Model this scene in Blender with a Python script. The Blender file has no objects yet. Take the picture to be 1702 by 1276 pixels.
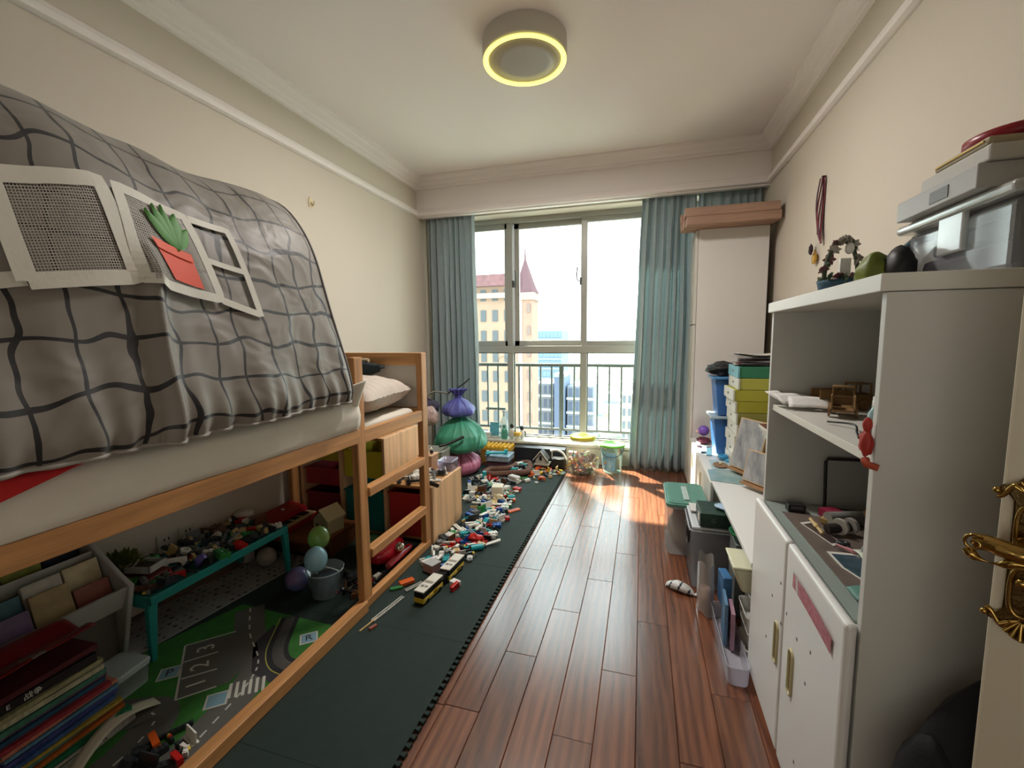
import bpy, bmesh, math, random
from mathutils import Vector, Matrix, noise
R = math.radians
PI = math.pi
sc = bpy.context.scene
col = sc.collection
random.seed(7)

# ---------------------------------------------------------------- camera
CAMP = (0.0, 0.0, 1.235)
cam_d = bpy.data.cameras.new('camera'); cam = bpy.data.objects.new('camera', cam_d); col.objects.link(cam)
cam_d.sensor_fit = 'HORIZONTAL'; cam_d.sensor_width = 36.0
cam_d.lens = 36.0 * 727.6 / 1702.0
cam_d.clip_start = 0.02; cam_d.clip_end = 3000
yaw, pitch, roll = 0.28897, -0.10368, -0.00911
f = Vector((-math.sin(yaw) * math.cos(pitch), math.cos(yaw) * math.cos(pitch), math.sin(pitch)))
r0 = Vector((math.cos(yaw), math.sin(yaw), 0)); u0 = r0.cross(f)
rr = r0 * math.cos(roll) + u0 * math.sin(roll); uu = rr.cross(f)
cam.matrix_world = Matrix(((rr.x, uu.x, -f.x, CAMP[0]), (rr.y, uu.y, -f.y, CAMP[1]), (rr.z, uu.z, -f.z, CAMP[2]), (0, 0, 0, 1)))
sc.camera = cam

# ---------------------------------------------------------------- view, sky, sun
sc.view_settings.view_transform = 'Standard'
sc.view_settings.look = 'None'
sc.view_settings.exposure = 1.08
sc.view_settings.gamma = 1.0
sc.view_settings.use_curve_mapping = False
w = bpy.data.worlds.new('sky'); sc.world = w; w.use_nodes = True
nt = w.node_tree; nt.nodes.clear()
out = nt.nodes.new('ShaderNodeOutputWorld'); bg = nt.nodes.new('ShaderNodeBackground')
tc = nt.nodes.new('ShaderNodeTexCoord'); sx = nt.nodes.new('ShaderNodeSeparateXYZ'); rp = nt.nodes.new('ShaderNodeValToRGB')
nt.links.new(tc.outputs['Generated'], sx.inputs[0]); nt.links.new(sx.outputs['Z'], rp.inputs[0])
e = rp.color_ramp.elements
e[0].position = 0.0; e[0].color = (0.95, 0.96, 0.97, 1)
e[1].position = 0.5; e[1].color = (0.84, 0.93, 1.0, 1)
n1 = e.new(0.12); n1.color = (0.95, 0.975, 1.0, 1)
nt.links.new(rp.outputs[0], bg.inputs[0]); bg.inputs[1].default_value = 3.1
nt.links.new(bg.outputs[0], out.inputs[0])
sun_d = bpy.data.lights.new('sun', 'SUN'); sun = bpy.data.objects.new('sun', sun_d); col.objects.link(sun)
sun_d.energy = 19.0; sun_d.angle = R(1.0); sun_d.color = (1.0, 0.90, 0.76)
EL = R(50); sd = Vector((0.608 * math.cos(EL), -0.794 * math.cos(EL), -math.sin(EL)))
sun.rotation_euler = sd.to_track_quat('-Z', 'Y').to_euler(); sun.location = (-20, 30, 40)
# weak fill light added unseen behind the camera to brighten the room
hd = bpy.data.lights.new('room_fill_light', 'AREA'); hl = bpy.data.objects.new('room_fill_light', hd); col.objects.link(hl)
hd.shape = 'RECTANGLE'; hd.size = 1.4; hd.size_y = 1.0; hd.energy = 3.5; hd.color = (1.0, 0.95, 0.86)
hl.location = (-0.1, -0.9, 1.1); hl.rotation_euler = (R(128), 0, 0)

# the ceiling lamp's own output
ld = bpy.data.lights.new('ceiling_lamp_light', 'AREA'); ll = bpy.data.objects.new('ceiling_lamp_light', ld); col.objects.link(ll)
ld.shape = 'DISK'; ld.size = .36; ld.energy = 20; ld.color = (1.0, 0.94, 0.90); ll.location = (-.63, 2.41, 2.68)

# ---------------------------------------------------------------- helpers
def lin(h):
    if isinstance(h, str):
        h = h.lstrip('#'); c = [int(h[i:i + 2], 16) / 255 for i in (0, 2, 4)]
        return tuple(x / 12.92 if x <= 0.04045 else ((x + 0.055) / 1.055) ** 2.4 for x in c) + (1,)
    return tuple(h) + (1,) if len(h) == 3 else h
MC = {}
def M(c, rough=.55, metal=0.0, bump=0.0, bs=60, var=0.0, vs=6, trans=0.0, alpha=1.0, emit=0.0, stretch=None, coat=0.0, ior=1.45, c2=None, dist=.002):
    key = (str(c), rough, metal, bump, bs, var, vs, trans, alpha, emit, str(stretch), coat, str(c2))
    if key in MC: return MC[key]
    m = bpy.data.materials.new('mat_%d' % len(MC)); MC[key] = m; m.use_nodes = True
    t = m.node_tree; p = t.nodes['Principled BSDF']
    cc = lin(c)
    p.inputs['Base Color'].default_value = cc; p.inputs['Roughness'].default_value = rough
    p.inputs['Metallic'].default_value = metal; p.inputs['IOR'].default_value = ior
    if trans: p.inputs['Transmission Weight'].default_value = trans
    if alpha < 1: p.inputs['Alpha'].default_value = alpha
    if coat: p.inputs['Coat Weight'].default_value = coat
    if emit: p.inputs['Emission Color'].default_value = cc; p.inputs['Emission Strength'].default_value = emit
    if var or bump:
        tcn = t.nodes.new('ShaderNodeTexCoord'); mp = t.nodes.new('ShaderNodeMapping')
        t.links.new(tcn.outputs['Object'], mp.inputs[0])
        if stretch: mp.inputs['Scale'].default_value = stretch
        if var:
            nz = t.nodes.new('ShaderNodeTexNoise'); nz.inputs['Scale'].default_value = vs; nz.inputs['Detail'].default_value = 5
            nz.inputs['Roughness'].default_value = .6
            t.links.new(mp.outputs[0], nz.inputs['Vector'])
            cr = t.nodes.new('ShaderNodeValToRGB'); el = cr.color_ramp.elements
            el[0].position = .3; el[1].position = .7
            d = lin(c2) if c2 else tuple(x * (1 - var) for x in cc[:3]) + (1,)
            el[0].color = d; el[1].color = cc if c2 else tuple(min(1, x * (1 + var * .5)) for x in cc[:3]) + (1,)
            t.links.new(nz.outputs['Fac'], cr.inputs[0]); t.links.new(cr.outputs[0], p.inputs['Base Color'])
        if bump:
            nb = t.nodes.new('ShaderNodeTexNoise'); nb.inputs['Scale'].default_value = bs; nb.inputs['Detail'].default_value = 4
            t.links.new(mp.outputs[0], nb.inputs['Vector'])
            b = t.nodes.new('ShaderNodeBump'); b.inputs['Strength'].default_value = bump; b.inputs['Distance'].default_value = dist
            t.links.new(nb.outputs['Fac'], b.inputs['Height']); t.links.new(b.outputs[0], p.inputs['Normal'])
    return m

def glassy(c='#ffffff', rough=.02, opac=.12, spec=1.0):
    """thin clear plastic or pane: mostly see-through with a glossy surface"""
    key = ('g', str(c), rough, opac, spec)
    if key in MC: return MC[key]
    m = bpy.data.materials.new('clear_%d' % len(MC)); MC[key] = m; m.use_nodes = True
    t = m.node_tree; t.nodes.clear()
    o = t.nodes.new('ShaderNodeOutputMaterial'); tr = t.nodes.new('ShaderNodeBsdfTransparent'); tr.inputs[0].default_value = lin(c)
    p = t.nodes.new('ShaderNodeBsdfPrincipled'); p.inputs['Base Color'].default_value = lin(c); p.inputs['Roughness'].default_value = max(rough, .08)
    fr = t.nodes.new('ShaderNodeFresnel'); fr.inputs['IOR'].default_value = 1.4
    gl = t.nodes.new('ShaderNodeBsdfGlossy'); gl.inputs['Roughness'].default_value = rough; gl.inputs['Color'].default_value = (spec, spec, spec, 1)
    m1 = t.nodes.new('ShaderNodeMixShader'); m1.inputs[0].default_value = opac
    t.links.new(tr.outputs[0], m1.inputs[1]); t.links.new(p.outputs[0], m1.inputs[2])
    m2 = t.nodes.new('ShaderNodeMixShader'); ge = t.nodes.new('ShaderNodeNewGeometry'); iv = t.nodes.new('ShaderNodeMath'); iv.operation = 'SUBTRACT'; iv.inputs[0].default_value = 1
    mu = t.nodes.new('ShaderNodeMath'); mu.operation = 'MULTIPLY'; t.links.new(ge.outputs['Backfacing'], iv.inputs[1]); t.links.new(iv.outputs[0], mu.inputs[0]); t.links.new(fr.outputs[0], mu.inputs[1])
    t.links.new(mu.outputs[0], m2.inputs[0]); t.links.new(m1.outputs[0], m2.inputs[1]); t.links.new(gl.outputs[0], m2.inputs[2])
    t.links.new(m2.outputs[0], o.inputs[0])
    return m

class MB:
    def __init__(s): s.v = []; s.f = []; s.m = []; s.s = []; s.uv = {}; s.xf = None
    def add(s, vs, fs, mi=0, smooth=False, uvs=None):
        o = len(s.v)
        if s.xf is not None: vs = [s.xf @ Vector(p) for p in vs]
        s.v += [tuple(p) for p in vs]
        for k, q in enumerate(fs):
            if uvs: s.uv[len(s.f)] = [uvs[i] for i in q]
            s.f.append([i + o for i in q]); s.m.append(mi); s.s.append(smooth)
        return s
    def bx(s, x0, x1, y0, y1, z0, z1, mi=0):
        v = [(x, y, z) for z in (z0, z1) for y in (y0, y1) for x in (x0, x1)]
        return s.add(v, [(0, 2, 3, 1), (4, 5, 7, 6), (0, 1, 5, 4), (2, 6, 7, 3), (0, 4, 6, 2), (1, 3, 7, 5)], mi)
    def box(s, c, d, rz=0, mi=0, rx=0, ry=0, taper=1.0):
        m = Matrix.Translation(c) @ Matrix.Rotation(rz, 4, 'Z') @ Matrix.Rotation(rx, 4, 'X') @ Matrix.Rotation(ry, 4, 'Y')
        v = [m @ Vector((x * d[0] / 2 * (taper if z > 0 else 1), y * d[1] / 2 * (taper if z > 0 else 1), z * d[2] / 2)) for z in (-1, 1) for y in (-1, 1) for x in (-1, 1)]
        return s.add(v, [(0, 2, 3, 1), (4, 5, 7, 6), (0, 1, 5, 4), (2, 6, 7, 3), (0, 4, 6, 2), (1, 3, 7, 5)], mi)
    def cyl(s, p0, p1, r0, r1=None, n=16, mi=0, cap=True, smooth=True):
        r1 = r0 if r1 is None else r1; p0 = Vector(p0); p1 = Vector(p1); a = (p1 - p0).normalized()
        b = a.orthogonal().normalized(); c = a.cross(b)
        v = []
        for p, r in ((p0, r0), (p1, r1)):
            for i in range(n):
                t = 2 * PI * i / n; v.append(p + (b * math.cos(t) + c * math.sin(t)) * r)
        s.add(v, [(i, (i + 1) % n, n + (i + 1) % n, n + i) for i in range(n)], mi, smooth)
        if cap: s.add(v[:n], [tuple(range(n))[::-1]], mi); s.add(v[n:], [tuple(range(n))], mi)
        return s
    def tube(s, pts, r, n=8, mi=0, closed=False):
        pts = [Vector(p) for p in pts]; L = len(pts); rs = r if isinstance(r, (list, tuple)) else [r] * L
        v = []; prev = None
        for i, p in enumerate(pts):
            if closed: d = pts[(i + 1) % L] - pts[i - 1]
            else: d = pts[min(i + 1, L - 1)] - pts[max(i - 1, 0)]
            d = d.normalized() if d.length > 1e-9 else Vector((0, 0, 1))
            b = (prev - d * prev.dot(d)) if prev is not None else d.orthogonal()
            b = b.normalized() if b.length > 1e-6 else d.orthogonal().normalized(); prev = b
            c = d.cross(b)
            for k in range(n):
                t = 2 * PI * k / n; v.append(p + (b * math.cos(t) + c * math.sin(t)) * rs[i])
        fs = []
        for i in range(L if closed else L - 1):
            j = (i + 1) % L
            for k in range(n): fs.append((i * n + k, i * n + (k + 1) % n, j * n + (k + 1) % n, j * n + k))
        s.add(v, fs, mi, True)
        if not closed: s.add(v[:n], [tuple(range(n))[::-1]], mi); s.add(v[-n:], [tuple(range(n))], mi)
        return s
    def lathe(s, prof, c=(0, 0, 0), n=24, mi=0, sx=1, sy=1, smooth=True, capb=True, capt=True, rz=0, fold=0, nf=8):
        v = []
        for k, (r, z) in enumerate(prof):
            for i in range(n):
                t = 2 * PI * i / n + rz; q = r * (1 + fold * math.sin(nf * t) * 1.0)
                v.append((c[0] + q * math.cos(t) * sx, c[1] + q * math.sin(t) * sy, c[2] + z))
        L = len(prof)
        s.add(v, [(k * n + i, k * n + (i + 1) % n, (k + 1) * n + (i + 1) % n, (k + 1) * n + i) for k in range(L - 1) for i in range(n)], mi, smooth)
        if capb and prof[0][0] > 1e-5: s.add(v[:n], [tuple(range(n))[::-1]], mi)
        if capt and prof[-1][0] > 1e-5: s.add(v[-n:], [tuple(range(n))], mi)
        return s
    def ball(s, c, r, mi=0, nu=20, nv=12, lump=0, seed=0):
        r = (r, r, r) if not isinstance(r, (tuple, list)) else r
        v = []
        for j in range(nv + 1):
            ph = PI * j / nv
            for i in range(nu):
                t = 2 * PI * i / nu; d = Vector((math.sin(ph) * math.cos(t), math.sin(ph) * math.sin(t), -math.cos(ph)))
                k = 1 + (lump * noise.noise(d * 2.2 + Vector((seed, seed * .7, 0))) if lump else 0)
                v.append((c[0] + d.x * r[0] * k, c[1] + d.y * r[1] * k, c[2] + d.z * r[2] * k))
        return s.add(v, [(j * nu + i, j * nu + (i + 1) % nu, (j + 1) * nu + (i + 1) % nu, (j + 1) * nu + i) for j in range(nv) for i in range(nu)], mi, True)
    def grid(s, fn, nu, nv, mi=0, smooth=True, uv=True, th=0, mfn=None):
        P = [Vector(fn(i / nu, j / nv)) for j in range(nv + 1) for i in range(nu + 1)]
        U = [(i / nu, j / nv) for j in range(nv + 1) for i in range(nu + 1)]
        fs = [(j * (nu + 1) + i, j * (nu + 1) + i + 1, (j + 1) * (nu + 1) + i + 1, (j + 1) * (nu + 1) + i) for j in range(nv) for i in range(nu)]
        o = len(s.f); s.add(P, fs, mi, smooth, U if uv else None)
        if mfn:
            for j in range(nv):
                for i in range(nu): s.m[o + j * nu + i] = mfn((i + .5) / nu, (j + .5) / nv)
        return s
    def prism(s, poly, z0, z1, mi=0, axis='z', smooth=False):
        """poly of 2-d points, extruded along axis"""
        n = len(poly)
        def q(a, b, h): return {'z': (a, b, h), 'y': (a, h, b), 'x': (h, a, b)}[axis]
        v = [q(a, b, z0) for a, b in poly] + [q(a, b, z1) for a, b in poly]
        return s.add(v, [tuple(range(n))[::-1], tuple(range(n, 2 * n))] + [(i, (i + 1) % n, n + (i + 1) % n, n + i) for i in range(n)], mi, smooth)
    def build(s, name, mats, parent=None, bevel=0.0, solid=0.0, seg=2, sub=0, origin=None):
        if not isinstance(mats, (list, tuple)): mats = [mats]
        if parent is not None:
            og = Vector((0, 0, 0)); q = parent
            while q is not None: og += q.location; q = q.parent
        elif origin is not None: og = Vector(origin)
        else:
            xs = [p[0] for p in s.v]; ys = [p[1] for p in s.v]; zs = [p[2] for p in s.v]
            og = Vector(((min(xs) + max(xs)) / 2, (min(ys) + max(ys)) / 2, min(zs)))
        me = bpy.data.meshes.new(name)
        me.from_pydata([tuple(Vector(p) - og) for p in s.v], [], s.f)
        for mm in mats: me.materials.append(mm)
        me.polygons.foreach_set('material_index', s.m); me.polygons.foreach_set('use_smooth', s.s)
        if s.uv:
            ul = me.uv_layers.new(name='UVMap')
            for pi, us in s.uv.items():
                ls = me.polygons[pi].loop_start
                for k, u in enumerate(us): ul.data[ls + k].uv = u
        me.update()
        bm = bmesh.new(); bm.from_mesh(me); bmesh.ops.recalc_face_normals(bm, faces=bm.faces); bm.to_mesh(me); bm.free()
        o = bpy.data.objects.new(name, me); col.objects.link(o)
        if parent is not None: o.parent = parent
        else: o.location = og
        if bevel:
            b = o.modifiers.new('Bevel', 'BEVEL'); b.width = bevel; b.segments = seg; b.limit_method = 'ANGLE'; b.angle_limit = R(40)
        if solid:
            b = o.modifiers.new('Solidify', 'SOLIDIFY'); b.thickness = solid; b.offset = 0
        if sub:
            b = o.modifiers.new('Subsurf', 'SUBSURF'); b.levels = sub; b.render_levels = sub
        return o

def tag(o, label, cat, group=None, kind=None):
    o['label'] = label; o['category'] = cat
    if group: o['group'] = group
    if kind: o['kind'] = kind
    return o
def thing(name, label, cat, loc=(0, 0, 0), rz=0, group=None):
    o = bpy.data.objects.new(name, None); col.objects.link(o); o.empty_display_size = .05
    o.location = loc; o.rotation_euler = (0, 0, rz)
    return tag(o, label, cat, group)
def struct(o, *a):
    o['kind'] = 'structure'; return o
def dup(root, loc, rz=0, scale=None, label=None, group=None, rot=None):
    r = root.copy(); col.objects.link(r); r.location = loc; r.rotation_euler = rot if rot else (0, 0, rz)
    if scale: r.scale = (scale,) * 3
    if label: r['label'] = label
    if group: r['group'] = group
    for ch in list(root.children):
        c = ch.copy(); col.objects.link(c); c.parent = r
        for g in list(ch.children):
            d = g.copy(); col.objects.link(d); d.parent = c
    return r
def text_part(name, body, size, mat, parent, loc, rot, ext=.0004, align='CENTER'):
    cu = bpy.data.curves.new(name, 'FONT'); cu.body = body; cu.size = size; cu.extrude = ext; cu.align_x = align; cu.align_y = 'CENTER'
    t = bpy.data.objects.new('tmp', cu)
    me = bpy.data.meshes.new_from_object(t); bpy.data.objects.remove(t); me.materials.clear(); me.materials.append(mat)
    o = bpy.data.objects.new(name, me); col.objects.link(o); o.parent = parent
    o.location = Vector(loc) - Vector(parent.location); o.rotation_euler = rot
    return o
def cr(pts, n):
    """Catmull-Rom through points"""
    P = [Vector(p) for p in pts]; P = [P[0] * 2 - P[1]] + P + [P[-1] * 2 - P[-2]]; o = []
    for i in range(1, len(P) - 2):
        for k in range(n):
            t = k / n; a, b, c, d = P[i - 1:i + 3]
            o.append(.5 * ((2 * b) + (c - a) * t + (2 * a - 5 * b + 4 * c - d) * t * t + (3 * b - a - 3 * c + d) * t ** 3))
    o.append(P[-2]); return o

# shared materials
PINE = M('#c08a55', .45, var=.4, vs=3.0, stretch=(10, .6, 10), bump=.15, bs=20)
PINEX = M('#c2905c', .45, var=.4, vs=3.0, stretch=(.6, 10, 10), bump=.15, bs=20)
PINEZ = M('#b98450', .45, var=.4, vs=3.0, stretch=(10, 10, .6), bump=.15, bs=20)
WALLM = M('#c5bbad', .85, bump=.06, bs=180)
CEILM = M('#e6dedb', .9)
TRIMM = M('#e2dad6', .7)
WHITE = M('#d6d4cb', .35)
WHITE2 = M('#c9c8c2', .4)
BLACK = M('#141414', .4)
# ================================================================ ROOM
XL, XR, YF, YN = -2.18, 0.95, 4.27, -0.35
CE = 2.80
# floor: every plank with a small V groove
def floor_mat():
    m = bpy.data.materials.new('floor_planks'); m.use_nodes = True; t = m.node_tree; p = t.nodes['Principled BSDF']
    N = t.nodes.new; K = t.links.new
    g = N('ShaderNodeNewGeometry'); tcn = N('ShaderNodeTexCoord'); mp = N('ShaderNodeMapping'); mp.inputs['Scale'].default_value = (16, 1.0, 1)
    cb = N('ShaderNodeCombineXYZ'); mu = N('ShaderNodeMath'); mu.operation = 'MULTIPLY'; mu.inputs[1].default_value = 37
    K(g.outputs['Random Per Island'], mu.inputs[0]); K(mu.outputs[0], cb.inputs['Y']); K(mu.outputs[0], cb.inputs['X'])
    ad = N('ShaderNodeVectorMath'); ad.operation = 'ADD'; K(tcn.outputs['Object'], ad.inputs[0]); K(cb.outputs[0], ad.inputs[1]); K(ad.outputs[0], mp.inputs[0])
    nz = N('ShaderNodeTexNoise'); nz.inputs['Scale'].default_value = 1.6; nz.inputs['Detail'].default_value = 6; nz.inputs['Distortion'].default_value = 1.2; K(mp.outputs[0], nz.inputs['Vector'])
    mp2 = N('ShaderNodeMapping'); mp2.inputs['Scale'].default_value = (60, 3.5, 1); K(ad.outputs[0], mp2.inputs[0])
    nf = N('ShaderNodeTexNoise'); nf.inputs['Scale'].default_value = 2.0; nf.inputs['Detail'].default_value = 4; nf.inputs['Distortion'].default_value = .6; K(mp2.outputs[0], nf.inputs['Vector'])
    wv = N('ShaderNodeTexWave'); wv.wave_type = 'RINGS'; wv.rings_direction = 'Z'; wv.inputs['Scale'].default_value = 1.1; wv.inputs['Distortion'].default_value = 6; wv.inputs['Detail'].default_value = 2; wv.inputs['Detail Scale'].default_value = 1.2
    mp3 = N('ShaderNodeMapping'); mp3.inputs['Scale'].default_value = (9, 1.2, 1); K(ad.outputs[0], mp3.inputs[0]); K(mp3.outputs[0], wv.inputs['Vector'])
    cr_ = N('ShaderNodeValToRGB'); el = cr_.color_ramp.elements
    el[0].position = .25; el[0].color = lin('#45271c'); el[1].position = .75; el[1].color = lin('#88543a')
    mx = N('ShaderNodeMix'); mx.data_type = 'FLOAT'; mx.inputs[0].default_value = .35; K(nz.outputs['Fac'], mx.inputs[2]); K(nf.outputs['Fac'], mx.inputs[3])
    mx2 = N('ShaderNodeMix'); mx2.data_type = 'FLOAT'; mx2.inputs[0].default_value = .16; K(mx.outputs[0], mx2.inputs[2]); K(wv.outputs['Fac'], mx2.inputs[3])
    K(mx2.outputs[0], cr_.inputs[0])
    hs = N('ShaderNodeHueSaturation'); mr = N('ShaderNodeMapRange'); mr.inputs[3].default_value = .8; mr.inputs[4].default_value = 1.22
    K(g.outputs['Random Per Island'], mr.inputs[0]); K(mr.outputs[0], hs.inputs['Value']); K(cr_.outputs[0], hs.inputs['Color']); K(hs.outputs[0], p.inputs['Base Color'])
    b = N('ShaderNodeBump'); b.inputs['Strength'].default_value = .22; b.inputs['Distance'].default_value = .0015; K(mx2.outputs[0], b.inputs['Height']); K(b.outputs[0], p.inputs['Normal'])
    p.inputs['Roughness'].default_value = .24; p.inputs['Specular IOR Level'].default_value = .75; p.inputs['Coat Weight'].default_value = .38; p.inputs['Coat Roughness'].default_value = .22; p.inputs['Coat IOR'].default_value = 1.6
    return m
mb = MB()
W, L = .125, .93
k0 = int((XL - .005) // W) - 0
x = .005 + W * math.floor((XL - .005) / W); k = 0
offs = {-5: 1.245, -4: 1.545, -3: 1.865, -2: 1.232, -1: 1.549, 0: 1.878, 1: 1.246, 2: 1.539}
while x < XR:
    idx = round((x - .005) / W)
    o = offs.get(idx, 1.24 + .31 * (idx % 3)); y = o - L * 8
    while y < YF:
        a0, a1, b0, b1 = max(x, XL), min(x + W, XR), max(y, -3.0), min(y + L, YF + .0)
        if b1 > b0 and a1 > a0:
            g_ = .0022
            v = [(a0, b0, -.004), (a1, b0, -.004), (a1, b1, -.004), (a0, b1, -.004), (a0 + g_, b0 + g_, 0), (a1 - g_, b0 + g_, 0), (a1 - g_, b1 - g_, 0), (a0 + g_, b1 - g_, 0)]
            mb.add(v, [(4, 5, 6, 7), (0, 1, 5, 4), (1, 2, 6, 5), (2, 3, 7, 6), (3, 0, 4, 7), (3, 2, 1, 0)])
        y += L
    x += W
struct(mb.build('floor', floor_mat(), origin=(0, 0, 0)))
struct(MB().bx(XL - .1, XR + .3, -3.0, YF + .4, -.12, -.006).build('floor_slab', M('#3a2018', .8), origin=(0, 0, 0)))
struct(MB().bx(XL - .1, XR + .3, YN - .05, YF + .4, CE, CE + .1).build('ceiling', CEILM, origin=(0, 0, CE)))
struct(MB().bx(XL - .12, XL, YN - .1, YF + .4, -.0, CE).build('wall_left', WALLM, origin=(XL, 0, 0)))
struct(MB().bx(XR, XR + .12, YN - .1, YF + .4, -.0, CE).build('wall_right', WALLM, origin=(XR, 0, 0)))
# wall behind the camera with a wide doorway
mb = MB(); mb.bx(XL, -.75, YN - .1, YN, 0, CE); mb.bx(.75, XR, YN - .1, YN, 0, CE); mb.bx(-.75, .75, YN - .1, YN, 2.1, CE)
struct(mb.build('wall_near', WALLM, origin=(0, YN, 0)))
# hallway beyond the doorway
mb = MB(); mb.bx(-1.6, -1.5, -3.0, YN - .1, 0, 2.8); mb.bx(1.5, 1.6, -3.0, YN - .1, 0, 2.8); mb.bx(-1.6, 1.6, -3.1, -3.0, 0, 2.8); mb.bx(-1.6, 1.6, -3.1, YN - .1, 2.8, 2.9)
struct(mb.build('wall_hallway', WALLM, origin=(0, -2, 0)))
# far wall around the window
WX0, WX1, WZ0, WZ1 = -1.95, .75, .17, 2.46
mb = MB(); y0, y1 = 4.27, 4.60
mb.bx(XL, WX0, y0, y1, 0, CE); mb.bx(WX1, XR, y0, y1, 0, CE); mb.bx(WX0, WX1, y0, y1, 0, WZ0); mb.bx(WX0, WX1, y0, y1, WZ1, CE)
struct(mb.build('wall_far', WALLM, origin=(0, 4.3, 0)))
# tiled band under the sill
mb = MB(); mb.bx(XL, XR, 4.255, 4.27, .0, .15)
struct(mb.build('baseboard_far', M('#b9b4a4', .5, var=.1, vs=30), origin=(0, 4.26, 0)))
struct(MB().bx(WX0 - .03, WX1 + .03, 4.235, 4.46, .165, .19).build('trim_4', M('#cfc9b8', .3, var=.08, vs=20), bevel=.004, origin=(0, 4.3, .17)))
# curtain-box beam
mb = MB(); mb.bx(XL, XR, 4.06, 4.11, 2.43, CE)
struct(mb.build('wall_curtain_box', TRIMM, origin=(0, 4.08, 2.43)))
# mouldings: stepped profiles  (d = away from wall, z)
low = [(0, 2.44), (.012, 2.44), (.030, 2.447), (.034, 2.46), (.034, 2.475), (.022, 2.483), (.018, 2.50), (.010, 2.507), (0, 2.507)]
top = [(0, CE), (.095, CE), (.095, CE - .014), (.08, CE - .022), (.072, CE - .04), (.045, CE - .06), (.034, CE - .078), (.022, CE - .084), (.018, CE - .10), (0, CE - .105)]
def mould(prof, wall):
    m_ = MB(); n = len(prof)
    if wall == 'l': A = [(XL + d, YN, z) for d, z in prof]; B = [(XL + d, 4.06 - d, z) for d, z in prof]
    if wall == 'r': A = [(XR - d, YN, z) for d, z in prof]; B = [(XR - d, 4.06 - d, z) for d, z in prof]
    if wall == 'f': A = [(XL + d, 4.06 - d, z) for d, z in prof]; B = [(XR - d, 4.06 - d, z) for d, z in prof]
    m_.add(A + B, [(i, (i + 1) % n, n + (i + 1) % n, n + i) for i in range(n)] + [tuple(range(n)), tuple(range(n, 2 * n))[::-1]])
    return m_
for i, wl in enumerate('lrf'):
    struct(mould(low, wl).build('trim_%d' % (5 + i * 2), TRIMM, origin=(0, 0, 2.45)))
    struct(mould(top, wl).build('trim_%d' % (6 + i * 2), TRIMM, origin=(0, 0, 2.75)))
# ---------------------------------------------------------------- window
ALU = M('#a09f97', .35, metal=.1); SEAL = M('#3c3f3e', .5)
win = bpy.data.objects.new('window_1', None); col.objects.link(win); win.location = (-.6, 4.47, .17); win['kind'] = 'structure'
mb = MB(); ya, yb = 4.44, 4.53
mb.bx(WX0, WX1, ya, yb, .17, .205); mb.bx(WX0, WX1, ya, yb, 2.41, 2.46); mb.bx(WX0, WX0 + .06, ya, yb, .17, 2.46); mb.bx(WX1 - .06, WX1, ya, yb, .17, 2.46)
mb.bx(WX0, WX1, ya - .012, yb, 1.085, 1.155)
for xx in (-1.335, -.565, .15): mb.bx(xx - .032, xx + .032, ya, yb, .17, 1.12)
for xx in (-1.335, -.565, .15): mb.bx(xx - .03, xx + .03, ya + .002, yb, 1.12, 2.44)
mb.build('window_frame', ALU, win, bevel=.003)
def sash(x0, x1, yy, z0, z1, w_=.055):
    m_ = MB(); m_.bx(x0, x1, yy, yy + .03, z0, z0 + w_); m_.bx(x0, x1, yy, yy + .03, z1 - w_, z1); m_.bx(x0, x0 + w_, yy, yy + .03, z0, z1); m_.bx(x1 - w_, x1, yy, yy + .03, z0, z1)
    s_ = m_.build('window_sash', ALU, win, bevel=.003)
    MB().bx(x0 + w_, x1 - w_, yy + .012, yy + .017, z0 + w_, z1 - w_).build('window_pane', GLASS, s_)
GLASS = glassy('#f4fbf8', .01, .0)
sash(-1.93, -1.34, 4.455, 1.155, 2.41); sash(-1.30, -.54, 4.49, 1.155, 2.41); sash(-.60, .18, 4.455, 1.155, 2.41, .05); sash(.18, .72, 4.49, 1.155, 2.41)
for a, b in ((-1.89, -1.367), (-1.303, -.597), (-.533, .118), (.182, .69)):
    f_ = MB(); z0, z1 = .205, 1.085
    for q in ((a, b, z0, z0 + .008), (a, b, z1 - .008, z1), (a, a + .008, z0, z1), (b - .008, b, z0, z1)): f_.bx(q[0], q[1], 4.475, 4.49, q[2], q[3])
    g_ = f_.build('pane_seal', SEAL, win)
    MB().bx(a + .006, b - .006, 4.48, 4.485, z0 + .005, z1 - .005).build('window_pane', GLASS, g_)
for xx in (-1.30, -.60):  # sickle latches
    m_ = MB(); s_ = 1 if xx < -1 else -1
    m_.tube([(xx + s_ * .004, 4.44, 1.80), (xx + s_ * .02, 4.425, 1.79), (xx + s_ * .034, 4.42, 1.82), (xx + s_ * .036, 4.42, 1.87), (xx + s_ * .028, 4.42, 1.93)], .006)
    m_.bx(xx - .008, xx + .012, 4.43, 4.455, 1.76, 1.83); m_.build('window_latch', M('#4e504c', .4, .5), win)
for xx, zz in ((-1.43, .99), (-.38, 1.01)):  # round safety decal rings on the lower panes
    m_ = MB(); m_.tube([(xx + .05 * math.cos(t * PI / 16), 4.476, zz + .05 * math.sin(t * PI / 16)) for t in range(32)], .0016, n=5, closed=True)
    m_.build('decal_ring', M('#4c5a58', .5), win)
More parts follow.
